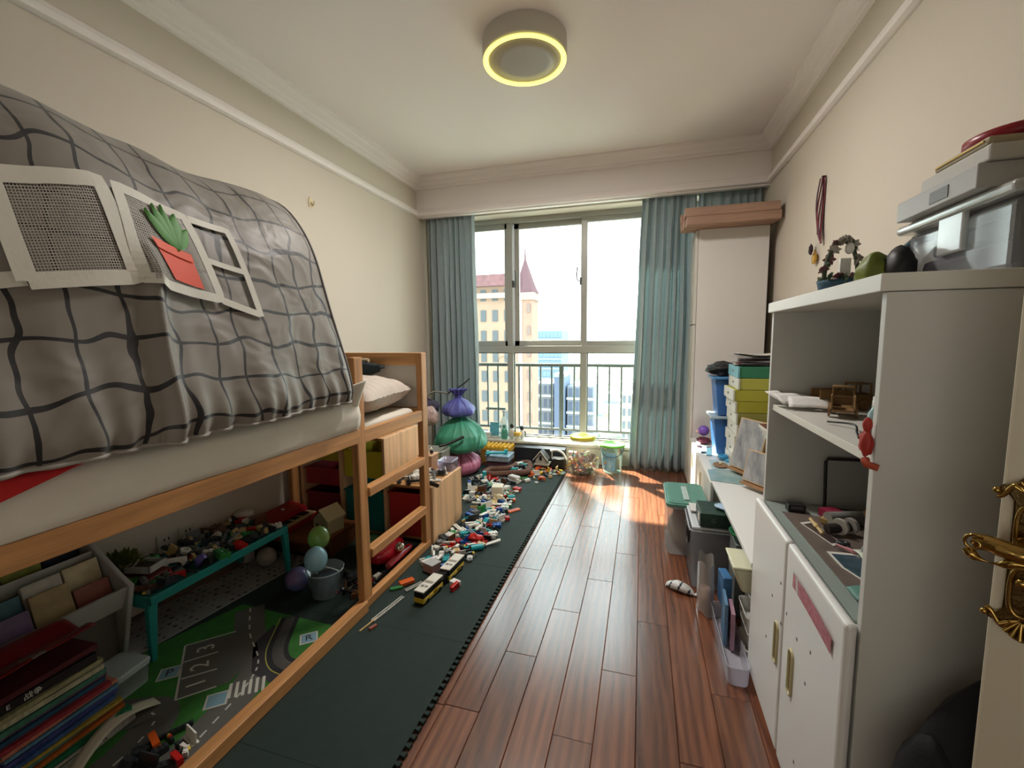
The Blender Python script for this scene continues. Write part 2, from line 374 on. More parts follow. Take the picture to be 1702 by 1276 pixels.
# ---------------------------------------------------------------- left wall fittings
t = thing('wall_hook', 'small cream plastic hook stuck high on the left wall', 'hook', (XL + .004, 2.57, 2.17))
mb = MB(); mb.prism([(2.552, 2.13), (2.588, 2.13), (2.592, 2.165), (2.58, 2.20), (2.56, 2.20), (2.548, 2.165)], XL, XL + .006, axis='x'); mb.build('backplate', M('#cdbf9a', .4), t, bevel=.002)
MB().tube([(XL + .004, 2.57, 2.165), (XL + .018, 2.57, 2.145), (XL + .03, 2.57, 2.15), (XL + .034, 2.57, 2.17)], .006).build('hook', M('#cdbf9a', .4), t)
for yy, lab in ((1.457, 'white wall socket beside the bookcase, nearer of the two'), (1.56, 'white wall socket, farther of the two above the teal table')):
    t = thing('wall_socket', lab, 'socket', (XL, yy, .22), group=None)
    MB().bx(XL, XL + .009, yy - .043, yy + .043, .235, .321).build('faceplate', M('#b6b0a2', .4), t, bevel=.004)
    for a_, b_ in ((-.012, .285), (.008, .285), (-.014, .25), (.008, .25)): MB().bx(XL + .0085, XL + .0105, yy + a_, yy + a_ + .005, b_, b_ + .013).build('socket_slot', BLACK, t)
# ---------------------------------------------------------------- ceiling lamp
LX, LY = -.63, 2.41
t = thing('ceiling_lamp', 'round white ceiling lamp with a glowing yellow ring', 'lamp', (LX, LY, CE))
MB().lathe([(.222, CE), (.224, 2.725), (.221, 2.708), (.214, 2.70)], (LX, LY, 0), 48, capt=False).build('lamp_body', M('#bdb8ab', .5), t)
mb = MB(); mb.lathe([(.215, 2.70), (.221, 2.695), (.218, 2.689), (.206, 2.687), (.196, 2.690), (.193, 2.70)], (LX, LY, 0), 64, capb=False, capt=False)
mb.build('glow_ring', M((1.0, .88, .16), .4, emit=1.1), t)
MB().lathe([(.193, 2.70), (.191, 2.697), (.168, 2.697)], (LX, LY, 0), 48, capb=False, capt=False).build('inner_rim', M('#a89f88', .5), t)
MB().lathe([(.168, 2.70), (.166, 2.694), (.12, 2.692), (.0, 2.691)], (LX, LY, 0), 48, capb=False).build('diffuser', M('#9d9588', .4), t)

# ---------------------------------------------------------------- curtains
def curtain_mat():
    m = M('#a9b5b6', .8, var=.12, vs=40, bump=.2, bs=300)
    t = m.node_tree; p = t.nodes['Principled BSDF']; p.inputs['Sheen Weight'].default_value = .3
    tl = t.nodes.new('ShaderNodeBsdfTranslucent'); tl.inputs[0].default_value = lin('#9fb3b6'); mx = t.nodes.new('ShaderNodeMixShader'); mx.inputs[0].default_value = .3
    t.links.new(p.outputs[0], mx.inputs[1]); t.links.new(tl.outputs[0], mx.inputs[2]); t.links.new(mx.outputs[0], t.nodes['Material Output'].inputs[0])
    return m
CUR = curtain_mat()
def curtain(name, label, xt0, xt1, xb0, xb1, yc, folds, amp, z0, z1, seed, y_slant=0):
    rnd = random.Random(seed); ph = [rnd.uniform(-.5, .5) for _ in range(folds + 2)]; wd = [rnd.uniform(.75, 1.25) for _ in range(folds)]
    tot = sum(wd); acc = [0]
    for q in wd: acc.append(acc[-1] + q / tot)
    def phase(u):
        for i in range(folds):
            if u <= acc[i + 1] or i == folds - 1: return i + (u - acc[i]) / (acc[i + 1] - acc[i])
    def fn(u, v):
        z = z1 + (z0 - z1) * v
        x = (xt0 + (xt1 - xt0) * u) * (1 - v) + (xb0 + (xb1 - xb0) * u) * v
        p_ = phase(u); a = amp * (.45 + .55 * min(1, v * 2.2)) * (1 + .3 * math.sin(p_ * 1.7))
        s_ = math.sin(2 * PI * p_ + .4 * math.sin(3 * v + p_) )
        y = yc + a * s_ + .012 * noise.noise(Vector((u * 9, v * 6, seed)))
        x += .25 * a * math.sin(4 * PI * p_) * .5 + .01 * noise.noise(Vector((u * 6, v * 3, seed + 5)))
        return (x, min(y, 4.25), z)
    t_ = thing(name, label, 'curtain', ((xb0 + xb1) / 2, yc, z0))
    MB().grid(fn, folds * 14, 40).build('curtain_cloth', CUR, t_, solid=.003)
    return t_
curtain('curtain', 'grey-green curtain hanging left of the window behind the tied bags', -2.12, -1.62, -2.12, -1.57, 4.17, 8, .04, .04, 2.5, 3)
curtain('curtain', 'grey-green curtain hanging right of the window beside the tall cupboard', -.02, .42, -.10, .42, 4.17, 7, .045, .012, 2.5, 5)
curtain('curtain', 'narrow blue-grey curtain end above the stacked planks in the right corner',   .44, .93, .44, .93, 4.20, 8, .03, .02, 2.5, 9)
# ================================================================ BED
bed = thing('loft_bed', 'reversible pine loft bed with ladder along the left wall', 'bed', (-1.67, 1.17, 0))
BX0, BX1, BY0, BY1 = -2.15, -1.18, .125, 2.255
def post(x0, x1, y0, y1): MB().bx(x0, x1, y0, y1, .0125, 1.16).build('post', PINEZ, bed, bevel=.004)
post(-1.215, -1.18, 1.60, 1.66); post(-1.215, -1.18, 2.195, 2.255); post(BX0, BX0 + .035, 2.195, 2.255); post(BX0, BX0 + .035, .125, .185); post(-1.215, -1.18, .125, .185)
MB().bx(-1.185, -1.163, .13, 1.60, .79, .85).build('side_rail', PINE, bed, bevel=.003)
MB().bx(-1.213, -1.183, 1.66, 2.195, .775, .835).build('ladder_rail', PINE, bed, bevel=.003)
MB().bx(-1.215, -1.17, 1.66, 2.195, .525, .568).build('rung', PINE, bed, bevel=.004)
MB().bx(-1.215, -1.17, 1.66, 2.195, .235, .278).build('rung', PINE, bed, bevel=.004)
MB().bx(-1.215, -1.178, .13, 2.25, .0135, .055).build('floor_rail', PINE, bed, bevel=.004)
MB().bx(-1.180, -1.160, .13, 1.60, .0135, .062).build('front_batten', PINE, bed, bevel=.003)
MB().bx(BX0, BX0 + .03, .13, 2.25, .79, .85).build('wall_rail', PINE, bed, bevel=.003)
MB().bx(BX0 + .035, -1.215, 2.20, 2.235, 1.09, 1.16).build('end_rail', PINEX, bed, bevel=.003)
MB().bx(BX0 + .035, -1.215, 2.20, 2.235, .77, .85).build('end_rail', PINEX, bed, bevel=.003)
MB().bx(BX0 + .035, -1.215, 2.212, 2.222, .85, 1.09).build('end_panel', M('#b9b3a8', .6), bed)
MB().bx(BX0 + .0, -1.215, .14, .18, .77, 1.16).build('end_panel', PINEX, bed)
for i in range(9): MB().bx(BX0 + .03, -1.215, .25 + i * .225, .33 + i * .225, .775, .79).build('slat', PINEX, bed)
# mattress and the white sheet hanging over the rail
WSHEET = M('#cfc8ba', .8, bump=.15, bs=14, dist=.01)
t = thing('mattress', 'white mattress lying on the pine loft bed', 'mattress', (-1.67, 1.17, .79))
def f_matt(u, v):
    y = .20 + 2.0 * u; return None
MB().bx(-2.11, -1.225, .19, 2.19, .791, .852).build('mattress_body', WSHEET, t, bevel=.03, seg=3)
def sheet(u, v):
    y = .19 + (1.59 - .19) * u
    prof = [(-1.40, .955), (-1.26, .975), (-1.195, .985), (-1.165, .96), (-1.155, .91), (-1.158, .868), (-1.166, .852)]
    k = v * (len(prof) - 1); i = min(int(k), len(prof) - 2); q = k - i
    x = prof[i][0] * (1 - q) + prof[i + 1][0] * q; z = prof[i][1] * (1 - q) + prof[i + 1][1] * q
    nz = noise.noise(Vector((y * 3.0, v * 2, 4)))
    return (x + .012 * nz, y, z + .010 * nz * (1 - v) + .01 * math.sin(y * 5) * (1 - v))
tag(MB().grid(sheet, 60, 24).build('bed_sheet', WSHEET, solid=.004), 'smooth white sheet hanging over the front rail below the tent', 'bed sheet')
# pillow at the far end
def pillow(name, label, c, d, mat, seed, rz=0, cat='pillow', parent=None, wr=.012):
    def fn(u, v):
        a = (u * 2 - 1); b = (v * 2 - 1)
        return a, b
    mb_ = MB(); n = 36; vs = []; fs = []
    for side in (1, -1):
        o = len(vs)
        for j in range(n + 1):
            for i in range(n + 1):
                a = i / n * 2 - 1; b = j / n * 2 - 1
                h = ((1 - abs(a) ** 3.2) * (1 - abs(b) ** 3.2)) ** .5
                edge = 1 - .06 * (abs(a) ** 4) * (1 - abs(b)) - .06 * (abs(b) ** 4) * (1 - abs(a))
                p = Vector((a * d[0] / 2 * edge, b * d[1] / 2 * edge, side * h * d[2] / 2))
                p.z += wr * noise.noise(Vector((a * 3 + seed, b * 7, side))) * h + wr * .6 * noise.noise(Vector((a * 9 + seed, b * 14, side))) * (1 - .5 * h)
                q = Vector((p.x * math.cos(rz) - p.y * math.sin(rz), p.x * math.sin(rz) + p.y * math.cos(rz), p.z))
                vs.append(Vector(c) + q)
        for j in range(n):
            for i in range(n):
                q = [o + j * (n + 1) + i, o + j * (n + 1) + i + 1, o + (j + 1) * (n + 1) + i + 1, o + (j + 1) * (n + 1) + i]
                fs.append(q if side > 0 else q[::-1])
    mb_.add(vs, fs, 0, True)
    if parent: return mb_.build(name, mat, parent)
    return tag(mb_.build(name, mat), label, cat)
pillow('pillow', 'crumpled pale grey pillow at the window end of the loft bed', (-1.50, 1.92, .955), (.58, .50, .18), M('#bdb2a6', .8, bump=.4, bs=9, dist=.02), 2, rz=.12)
# dark clothes heaped behind the pillow
t = thing('folded_clothes', 'dark clothes with a pale hanger heaped behind the pillow', 'clothes', (-1.66, 2.1, .90))
MB().ball((-1.965, 2.04, .945), (.13, .13, .09), lump=.35, seed=3).build('dark_jacket', M('#23262b', .85, bump=.5, bs=20, dist=.02), t)
MB().ball((-1.60, 2.16, 1.075), (.20, .03, .035), lump=.4, seed=8).build('dark_sleeve', M('#1d2a2c', .85), t)
MB().tube(cr([(-1.96, 1.98, 1.05), (-1.84, 2.10, 1.085), (-1.68, 2.17, 1.118), (-1.50, 2.17, 1.118)], 6), [.012] * 19).build('hanger', M('#b09f83', .5), t)
# red blanket showing between tent and sheet
def red_(u, v):
    y = .19 + .52 * u; ln = .16 * (1 - u) ** .8 + .012; q = v * ln
    p_ = [(-1.30, 1.000), (-1.20, 1.000), (-1.150, .975), (-1.138, .93), (-1.140, .87)]; d_ = [0, .10, .156, .203, .263]; q += .10
    for (x0, z0), (x1, z1), a_, b_ in zip(p_, p_[1:], d_, d_[1:]):
        if q <= b_ or b_ == d_[-1]:
            k_ = (q - a_) / (b_ - a_); nz = .010 * noise.noise(Vector((y * 3.0, 1.4, 4))); return (x0 + (x1 - x0) * k_ + .006 + nz, y, z0 + (z1 - z0) * k_ + .004 * math.sin(y * 5))
tag(MB().grid(red_, 30, 14).build('red_blanket', M('#b01818', .8, bump=.2, bs=60), solid=.004), 'bright red blanket edge hanging below the tent skirt at the near end', 'blanket')

# ---------------------------------------------------------------- play tent
def tent_mat():
    m = bpy.data.materials.new('tent_fabric'); m.use_nodes = True; t = m.node_tree; p = t.nodes['Principled BSDF']; N = t.nodes.new; K = t.links.new
    uv = N('ShaderNodeUVMap'); mp = N('ShaderNodeMapping'); mp.inputs['Scale'].default_value = (1, 1, 1); K(uv.outputs[0], mp.inputs[0])
    nz = N('ShaderNodeTexNoise'); nz.inputs['Scale'].default_value = 5; nz.inputs['Detail'].default_value = 1.5; K(mp.outputs[0], nz.inputs['Vector'])
    s1 = N('ShaderNodeVectorMath'); s1.operation = 'SUBTRACT'; K(nz.outputs['Color'], s1.inputs[0]); s1.inputs[1].default_value = (.5, .5, .5)
    s2 = N('ShaderNodeVectorMath'); s2.operation = 'SCALE'; K(s1.outputs[0], s2.inputs[0]); s2.inputs['Scale'].default_value = .13
    s3 = N('ShaderNodeVectorMath'); s3.operation = 'ADD'; K(mp.outputs[0], s3.inputs[0]); K(s2.outputs[0], s3.inputs[1])
    sp = N('ShaderNodeSeparateXYZ'); K(s3.outputs[0], sp.inputs[0]); ms = []
    # cells 0.125 m wide by 0.115 m tall
    for ax, per, ph in (('X', .103, .35), ('Y', .110, .2)):
        a = N('ShaderNodeMath'); a.operation = 'MULTIPLY_ADD'; a.inputs[1].default_value = 1 / per; a.inputs[2].default_value = ph; K(sp.outputs[ax], a.inputs[0])
        fr = N('ShaderNodeMath'); fr.operation = 'FRACT'; K(a.outputs[0], fr.inputs[0])
        b = N('ShaderNodeMath'); b.operation = 'SUBTRACT'; K(fr.outputs[0], b.inputs[0]); b.inputs[1].default_value = .5
        c = N('ShaderNodeMath'); c.operation = 'ABSOLUTE'; K(b.outputs[0], c.inputs[0])
        d = N('ShaderNodeMath'); d.operation = 'LESS_THAN'; K(c.outputs[0], d.inputs[0]); d.inputs[1].default_value = .045
        ms.append(d)
    mx = N('ShaderNodeMath'); mx.operation = 'MAXIMUM'; K(ms[0].outputs[0], mx.inputs[0]); K(ms[1].outputs[0], mx.inputs[1])
    mc = N('ShaderNodeMix'); mc.data_type = 'RGBA'; K(mx.outputs[0], mc.inputs[0]); mc.inputs[6].default_value = lin('#777066'); mc.inputs[7].default_value = lin('#0c0b0b')
    K(mc.outputs[2], p.inputs['Base Color']); p.inputs['Roughness'].default_value = .52; p.inputs['Specular IOR Level'].default_value = .4; p.inputs['Sheen Weight'].default_value = .2
    n2 = N('ShaderNodeTexNoise'); n2.inputs['Scale'].default_value = 4.5; n2.inputs['Detail'].default_value = 2; n2.inputs['Distortion'].default_value = 1.2; K(uv.outputs[0], n2.inputs['Vector'])
    b = N('ShaderNodeBump'); b.inputs['Strength'].default_value = .55; b.inputs['Distance'].default_value = .03; K(n2.outputs['Fac'], b.inputs['Height']); K(b.outputs[0], p.inputs['Normal'])
    return m
TENT = tent_mat()
prof = [(-1.118, .985), (-1.108, 1.04), (-1.135, 1.15), (-1.180, 1.30), (-1.212, 1.43), (-1.247, 1.56), (-1.30, 1.67), (-1.378, 1.765), (-1.465, 1.815), (-1.557, 1.832), (-1.65, 1.835)]
prof = prof + [(-3.30 - x if -3.30 - x > -2.155 else -2.155, z) for x, z in prof[-2::-1]]
pc = cr([(x, 0, z) for x, z in prof], 8)
acc = [0]
for a, b in zip(pc, pc[1:]): acc.append(acc[-1] + (b - a).length)
ARC = acc[-1]
TY0, TY1 = -.05, 1.50
def tent_pt(y, s, off=0):
    """y along the bed, s = arc length from the front hem"""
    s = max(0, min(ARC - 1e-6, s)); i = 0
    lo, hi = 0, len(acc) - 1
    while hi - lo > 1:
        mid = (lo + hi) // 2
        if acc[mid] <= s: lo = mid
        else: hi = mid
    q = (s - acc[lo]) / (acc[hi] - acc[lo]); p = pc[lo].lerp(pc[hi], q)
    tg = (pc[hi] - pc[lo]).normalized(); nrm = Vector((-tg.z, 0, tg.x)) * -1
    if nrm.x < 0 and s < ARC * .45: nrm = -nrm
    if nrm.z < 0 and s > ARC * .3: nrm = -nrm
    d = off
    v = s / ARC
    # hanging folds, mostly near the hem, and a soft bulge for the bay on the left
    hem = max(0, 1 - s / .45)
    d += .020 * noise.noise(Vector((y * 5, s * 1.5, 1))) + .012 * hem * noise.noise(Vector((y * 16, s * 5, 7)))
    d += .006 * max(0, 1 - s / .16) * math.sin(y * 95 + 4 * noise.noise(Vector((y * 4, 0, 2))))
    bay = 1 / (1 + math.exp((y - .86) * 38)); d += .035 * bay * math.sin(PI * min(1, max(0, (s - .22) / .8))) if .22 < s < 1.02 else 0
    # a sharp pleat below the window corner
    d += .028 * math.exp(-((y - .80 - .05 * (s - .3)) / .022) ** 2) * (1 if s < .42 else math.exp(-((s - .42) / .06) ** 2))
    # cloth drawn in at the far end
    e = max(0, (y - 1.40) / .10); ps = p + Vector((0, 0, 0))
    sag = -.014 * math.sin(PI * min(1, max(0, (y - .85) / .62))) * max(0, (p.z - 1.45) / .4)
    return Vector((p.x, y, p.z + sag)) + nrm * (d - .012 * e * e) + Vector((0, .012 * noise.noise(Vector((s * 3, y * 3, 3))), 0))
tent = thing('bed_tent', 'grey grid-patterned fabric play tent standing on the loft bed', 'tent', (-1.65, .72, .985))
nu, nv = 200, 150
mb = MB(); P = []; U = []
for j in range(nv + 1):
    for i in range(nu + 1):
        y = TY0 + (TY1 - TY0) * i / nu; s = ARC * j / nv; P.append(tent_pt(y, s)); U.append((y, s))
mb.add(P, [(j * (nu + 1) + i, j * (nu + 1) + i + 1, (j + 1) * (nu + 1) + i + 1, (j + 1) * (nu + 1) + i) for j in range(nv) for i in range(nu)], 0, True, U)
mb.build('tent_canopy', TENT, tent)
# end wall of the tent (thin cloth closing the tunnel towards the window)
ring = [tent_pt(TY1, ARC * j / 60) for j in range(61)]
cen = Vector((-1.65, TY1 - .01, 1.35)); mb = MB(); K_ = 8; P = []
for k in range(K_ + 1):
    for r_ in ring: P.append(cen.lerp(r_, 1 - k / K_) + Vector((0, .05 * math.sin(PI * k / K_ * .5) * 0, 0)))
mb.add(P, [(k * 61 + j, k * 61 + j + 1, (k + 1) * 61 + j + 1, (k + 1) * 61 + j) for k in range(K_) for j in range(60)], 0, True, [(p.x * 1.0, p.z) for p in P])
mb.build('tent_end', TENT, tent)
MB().tube([tent_pt(TY1, ARC * j / 60) for j in range(61)], .006, n=6).build('end_piping', M('#57524f', .6), tent)
mb = MB(); mb.tube([tent_pt(TY0 + (TY1 - TY0) * i / 160, .004) for i in range(161)], .0055, n=6); mb.build('hem', M('#8b857c', .5), tent)
# window tapes and mesh follow the canopy surface
TAPE = M('#c9c5b9', .6, bump=.2, bs=120)
def bil(q, u, v): return tuple((1 - u) * (1 - v) * q[0][k] + u * (1 - v) * q[1][k] + u * v * q[2][k] + (1 - u) * v * q[3][k] for k in (0, 1))
def patch(name, quad, mat, off, nu=26, nv=26, mfn=None):
    return MB().grid(lambda u, v: tent_pt(*bil(quad, u, v), off), nu, nv, mfn=mfn).build(name, mat, tent)
def tape(name, pts, wd, off):
    mb_ = MB(); n = 14; L_ = []
    for (a, b) in zip(pts, pts[1:]):
        for k in range(n): L_.append((a[0] + (b[0] - a[0]) * k / n, a[1] + (b[1] - a[1]) * k / n))
    L_.append(pts[-1]); V = []
    for i, p in enumerate(L_):
        a = L_[max(0, i - 1)]; b = L_[min(len(L_) - 1, i + 1)]; dx, dy = b[0] - a[0], b[1] - a[1]; l = math.hypot(dx, dy) or 1; nx, ny = -dy / l, dx / l
        V += [tent_pt(p[0] + nx * wd / 2, p[1] + ny * wd / 2, off), tent_pt(p[0] - nx * wd / 2, p[1] - ny * wd / 2, off)]
    mb_.add(V, [(2 * i, 2 * i + 1, 2 * i + 3, 2 * i + 2) for i in range(len(L_) - 1)], 0, False)
    return mb_.build(name, mat_tape, tent)
mat_tape = TAPE
def mesh_mat():
    m = bpy.data.materials.new('window_net'); m.use_nodes = True; t = m.node_tree; p = t.nodes['Principled BSDF']; N = t.nodes.new; K = t.links.new
    uv = N('ShaderNodeUVMap'); sp = N('ShaderNodeSeparateXYZ'); K(uv.outputs[0], sp.inputs[0]); o = []
    for ax, q in (('X', 36), ('Y', 36)):
        a = N('ShaderNodeMath'); a.operation = 'MULTIPLY'; a.inputs[1].default_value = q; K(sp.outputs[ax], a.inputs[0])
        b = N('ShaderNodeMath'); b.operation = 'FRACT'; K(a.outputs[0], b.inputs[0])
        c = N('ShaderNodeMath'); c.operation = 'LESS_THAN'; c.inputs[1].default_value = .42; K(b.outputs[0], c.inputs[0]); o.append(c)
    mx = N('ShaderNodeMath'); mx.operation = 'MAXIMUM'; K(o[0].outputs[0], mx.inputs[0]); K(o[1].outputs[0], mx.inputs[1])
    K(mx.outputs[0], p.inputs['Alpha']); p.inputs['Base Color'].default_value = lin('#9b958a'); p.inputs['Roughness'].default_value = .6
    return m
NET = mesh_mat()
def ys(p_):  # (y, z) on the front face -> (y, arc length)
    y, z = p_; lo, hi = 0, ARC / 2
    for _ in range(30):
        m_ = (lo + hi) / 2
        if tent_pt(y, m_).z < z: lo = m_
        else: hi = m_
    return (y, lo)
A = [ys(p) for p in ((.575, 1.352), (.765, 1.385), (.738, 1.60), (.553, 1.553))]      # bay window, left
B = [ys(p) for p in ((.775, 1.385), (1.00, 1.352), (.948, 1.575), (.775, 1.60))]     # window with the plant
C_ = [ys(p) for p in ((1.01, 1.352), (1.135, 1.315), (1.10, 1.575), (.97, 1.578))]
patch('window_net', A, NET, .012, 40, 40); patch('window_net', B, NET, .015, 60, 60)
tape('window_tape', A + [A[0]], .034, .015); tape('window_tape', B + [B[0]], .026, .016)
tape('window_tape', [C_[3], C_[2], C_[1], C_[0]], .022, .008); mid = lambda a, b: ((a[0] + b[0]) / 2, (a[1] + b[1]) / 2)
tape('window_tape', [mid(C_[0], C_[3]), mid(C_[1], C_[2])], .018, .008)
tape('window_tape', [ys((.46, 1.335)), ys((.575, 1.36))], .03, .008)
# plant applique on the second window
def app(name, quad, mat, off): return patch(name, [ys(p) for p in quad], mat, off, 10, 10)
pot = app('plant_pot', ((.862, 1.392), (.947, 1.375), (.928, 1.462), (.822, 1.487)), M('#d8492a', .6), .018)
app('pot_rim', ((.828, 1.468), (.931, 1.445), (.928, 1.468), (.818, 1.494)), M('#e0532f', .6), .021)
mb = MB()
def leafy(cy, cz, ly, lz, wd_):
    V = []; n = 10
    for k in range(n + 1):
        q = k / n; hw = wd_ * math.sin(PI * min(1, q * .92 + .06)) ** .7
        y_, z_ = cy + ly * q, cz + lz * q; l = math.hypot(ly, lz); ny, nz_ = -lz / l, ly / l
        for s_ in (-1, 0, 1): V.append(tent_pt(*ys((y_ + ny * hw * s_, z_ + nz_ * hw * s_)), .019 + (.006 if s_ == 0 else 0)))
    mb.add(V, [(3 * k + j, 3 * k + j + 1, 3 * k + j + 4, 3 * k + j + 3) for k in range(n) for j in (0, 1)], 0, True)
leafy(.893, 1.475, -.040, .105, .017); leafy(.893, 1.475, -.068, .085, .016); leafy(.895, 1.475, .018, .095, .019); leafy(.896, 1.475, .040, .060, .016)
leafy(.893, 1.47, -.012, .115, .014)
mb.build('plant_leaves', M('#4d8a3c', .6), tent)
# white tuck of sheet at the ladder post
tag(MB().grid(lambda u, v: (-1.13 - .05 * v - .02 * math.sin(u * 5), 1.43 + .155 * u, 1.02 - .09 * v - .03 * u * v + .05 * u), 14, 10).build('sheet_corner', WSHEET, solid=.006), 'loose white sheet corner tucked beside the ladder post', 'sheet')
# ================================================================ FOAM MATS, PLAY MATS
FOAM = M('#1b2a24', .85, bump=.5, bs=420, var=.14, vs=30, dist=.0008)
TH = .012
def mat_tile(x0, x1, y0, y1, teeth, label):
    mb = MB(); poly = [(x0, y0)]
    if teeth:
        n = 20; st = (y1 - y0) / n
        poly = [(x0, y0), (x1, y0)]
        for i in range(n):
            a = y0 + st * i
            poly += [(x1, a + st * .30), (x1 + .010, a + st * .22), (x1 + .012, a + st * .78), (x1, a + st * .70)]
        poly += [(x1, y1), (x0, y1)]
    else: poly = [(x0, y0), (x1, y0), (x1, y1), (x0, y1)]
    # triangulate by strips to keep the toothed edge clean
    mb.bx(x0, x1, y0, y1, .0005, TH)
    if teeth:
        n = 20; st = (y1 - y0) / n
        for i in range(n):
            a = y0 + st * i; mb.prism([(x1 - .001, a + st * .34), (x1 + .016, a + st * .20), (x1 + .018, a + st * .80), (x1 - .001, a + st * .66)], .0005, TH)
    return tag(mb.build('foam_mat_tile', FOAM), label, 'foam mat', 'dark green foam mat tiles')
names = ['nearest the camera', 'second from the camera', 'third from the camera, beside the ladder', 'beside the pine bin frame', 'under the scattered toys', 'farthest, by the window']
for i in range(6):
    y0 = .33 + i * .6; y1 = min(y0 + .6, 3.925)
    mat_tile(-1.262, -.664, y0 + .001, y1, True, 'dark green foam mat tile with toothed floor edge, ' + names[i])
for i in range(6):
    y0 = .33 + i * .6; y1 = min(y0 + .6, 3.925)
    mat_tile(-1.864, -1.264, y0 + .001, y1, False, 'dark green foam mat tile in the inner row, ' + ['nearest', 'under the road mat', 'under the bed by the ball', 'under the pine bin frame', 'between the bin frame and the bags', 'under the tied bags'][i])

# road play mat
RX = thing('road_play_mat', 'green road-pattern play mat under the loft bed', 'play mat', (-1.5, 1.0, TH))
G1 = M('#2f6a24', .9, bump=.5, bs=300, var=.25, vs=12); ROAD = M('#55534d', .9, bump=.4, bs=300); LINE = M('#b5b1a6', .85); TRK = M('#2f2e30', .9); BLU = M('#6f8f9b', .8); YEL = M('#9a9440', .85)
z = TH + .003
P4 = [(-1.235, .35), (-1.235, 1.47), (-1.76, 1.485), (-1.86, 1.15), (-1.88, .35)]
MB().prism(P4, TH, z, 0).build('green_pile', G1, RX)
mb = MB()
def quad(mb_, pts, h, mi=0): n = len(pts); mb_.add([(a, b, h) for a, b in pts], [tuple(range(n))], mi)
def strip(mb_, pts, wd, h, mi=0):
    V = []; P_ = [Vector((a, b, 0)) for a, b in pts]
    for i, p in enumerate(P_):
        d = (P_[min(i + 1, len(P_) - 1)] - P_[max(i - 1, 0)]).normalized(); n_ = Vector((-d.y, d.x, 0)) * wd / 2
        V += [(p.x + n_.x, p.y + n_.y, h), (p.x - n_.x, p.y - n_.y, h)]
    mb_.add(V, [(2 * i, 2 * i + 1, 2 * i + 3, 2 * i + 2) for i in range(len(P_) - 1)], mi)
h1, h2, h3 = z + .0006, z + .0012, z + .0018
# long road with dashes, crossing, parking bays
R1 = cr([(-1.70, 1.47, 0), (-1.55, 1.33, 0), (-1.39, 1.22, 0), (-1.33, 1.12, 0), (-1.30, .98, 0), (-1.28, .80, 0), (-1.28, .4, 0)], 6); R1 = [(p.x, p.y) for p in R1]
strip(mb, R1, .115, h1)
quad(mb, [(-1.505, .99), (-1.40, 1.10), (-1.42, 1.25), (-1.56, 1.36), (-1.74, 1.20)], h1 + .0001)
R2 = [(p.x, p.y) for p in cr([(-1.88, .80, 0), (-1.70, .86, 0), (-1.53, .93, 0), (-1.46, .86, 0), (-1.44, .70, 0), (-1.44, .4, 0)], 6)]
strip(mb, R2, .13, h1 + .0001)
mb.build('road', ROAD, RX)
mb = MB()
def dash(pts, k=3):
    for i in range(0, len(pts) - 1, k): strip(mb, [pts[i], pts[min(i + 1, len(pts) - 1)]], .006, h2)
dash(R1, 2); dash(R2, 3); o_ = mb.build('lane_dashes', LINE, RX); o_['kind'] = 'stuff'; mb = MB()
for a, b in (((-1.505, .99), (-1.74, 1.20)), ((-1.505, .99), (-1.425, 1.075)), ((-1.58, 1.065), (-1.50, 1.14)), ((-1.655, 1.13), (-1.58, 1.21)), ((-1.74, 1.20), (-1.62, 1.325))): strip(mb, [a, b], .007, h2)
mb.build('bay_lines', LINE, RX); mb = MB()
for i in range(6): strip(mb, [(-1.335 + i * .017, 1.045 + i * .012), (-1.385 + i * .017, 1.10 + i * .012)], .010, h2 + .0002)
o_ = mb.build('crossing_stripes', LINE, RX); o_['kind'] = 'stuff'
for s_, x_, y_ in (('1', -1.505, 1.065), ('2', -1.575, 1.135), ('3', -1.645, 1.215)):
    text_part('bay_number', s_, .085, LINE, RX, (x_, y_, h2 + .0003), (0, 0, R(138)))
for x_, y_, s_ in ((-1.652, 1.075, 'P'), (-1.292, 1.375, 'R'), (-1.37, 1.03, '')):
    mb = MB(); d = .034
    m_ = Matrix.Translation((x_, y_, 0)) @ Matrix.Rotation(R(40), 4, 'Z')
    for q, hh, mi in ((d, h2, 0), (d * .82, h2 + .0004, 1)):
        mb.add([tuple((m_ @ Vector((a * q, b * q, 0)))[:2]) + (hh,) for a, b in ((-1, -1), (1, -1), (1, 1), (-1, 1))], [(0, 1, 2, 3)], mi)
    sgn = mb.build('road_sign_square', [LINE, BLU], RX)
    if s_: text_part('sign_letter', s_, .05, TRK, RX, (x_, y_, h2 + .0009), (0, 0, R(42)))
mb = MB(); TR = [(p.x, p.y) for p in cr([(-1.47, 1.47, 0), (-1.42, 1.38, 0), (-1.365, 1.29, 0), (-1.30, 1.235, 0), (-1.23, 1.22, 0)], 10)]
quad(mb, [(-1.50, 1.40), (-1.48, 1.28), (-1.36, 1.16), (-1.24, 1.14), (-1.24, 1.23), (-1.34, 1.27), (-1.43, 1.41)], h1 + .0001, 0)
mb.build('track_bed', TRK, RX); mb = MB(); strip(mb, TR, .075, h2)
mb.build('track_tarmac', M('#1d1d1e', .9), RX); mb = MB()
for i in range(1, len(TR) - 1, 1):
    d = Vector((TR[i + 1][0] - TR[i - 1][0], TR[i + 1][1] - TR[i - 1][1])).normalized(); c_ = TR[i]
    strip(mb, [(c_[0] - d.y * .02, c_[1] + d.x * .02), (c_[0] + d.y * .02, c_[1] - d.x * .02)], .003, h3)
mb.build('track_sleepers', M('#6a675f', .9), RX)
mb = MB(); off = []
for i in range(len(TR) - 1):
    d = Vector((TR[i + 1][0] - TR[i][0], TR[i + 1][1] - TR[i][1])).normalized(); off.append((TR[i][0] + d.y * .042, TR[i][1] - d.x * .042))
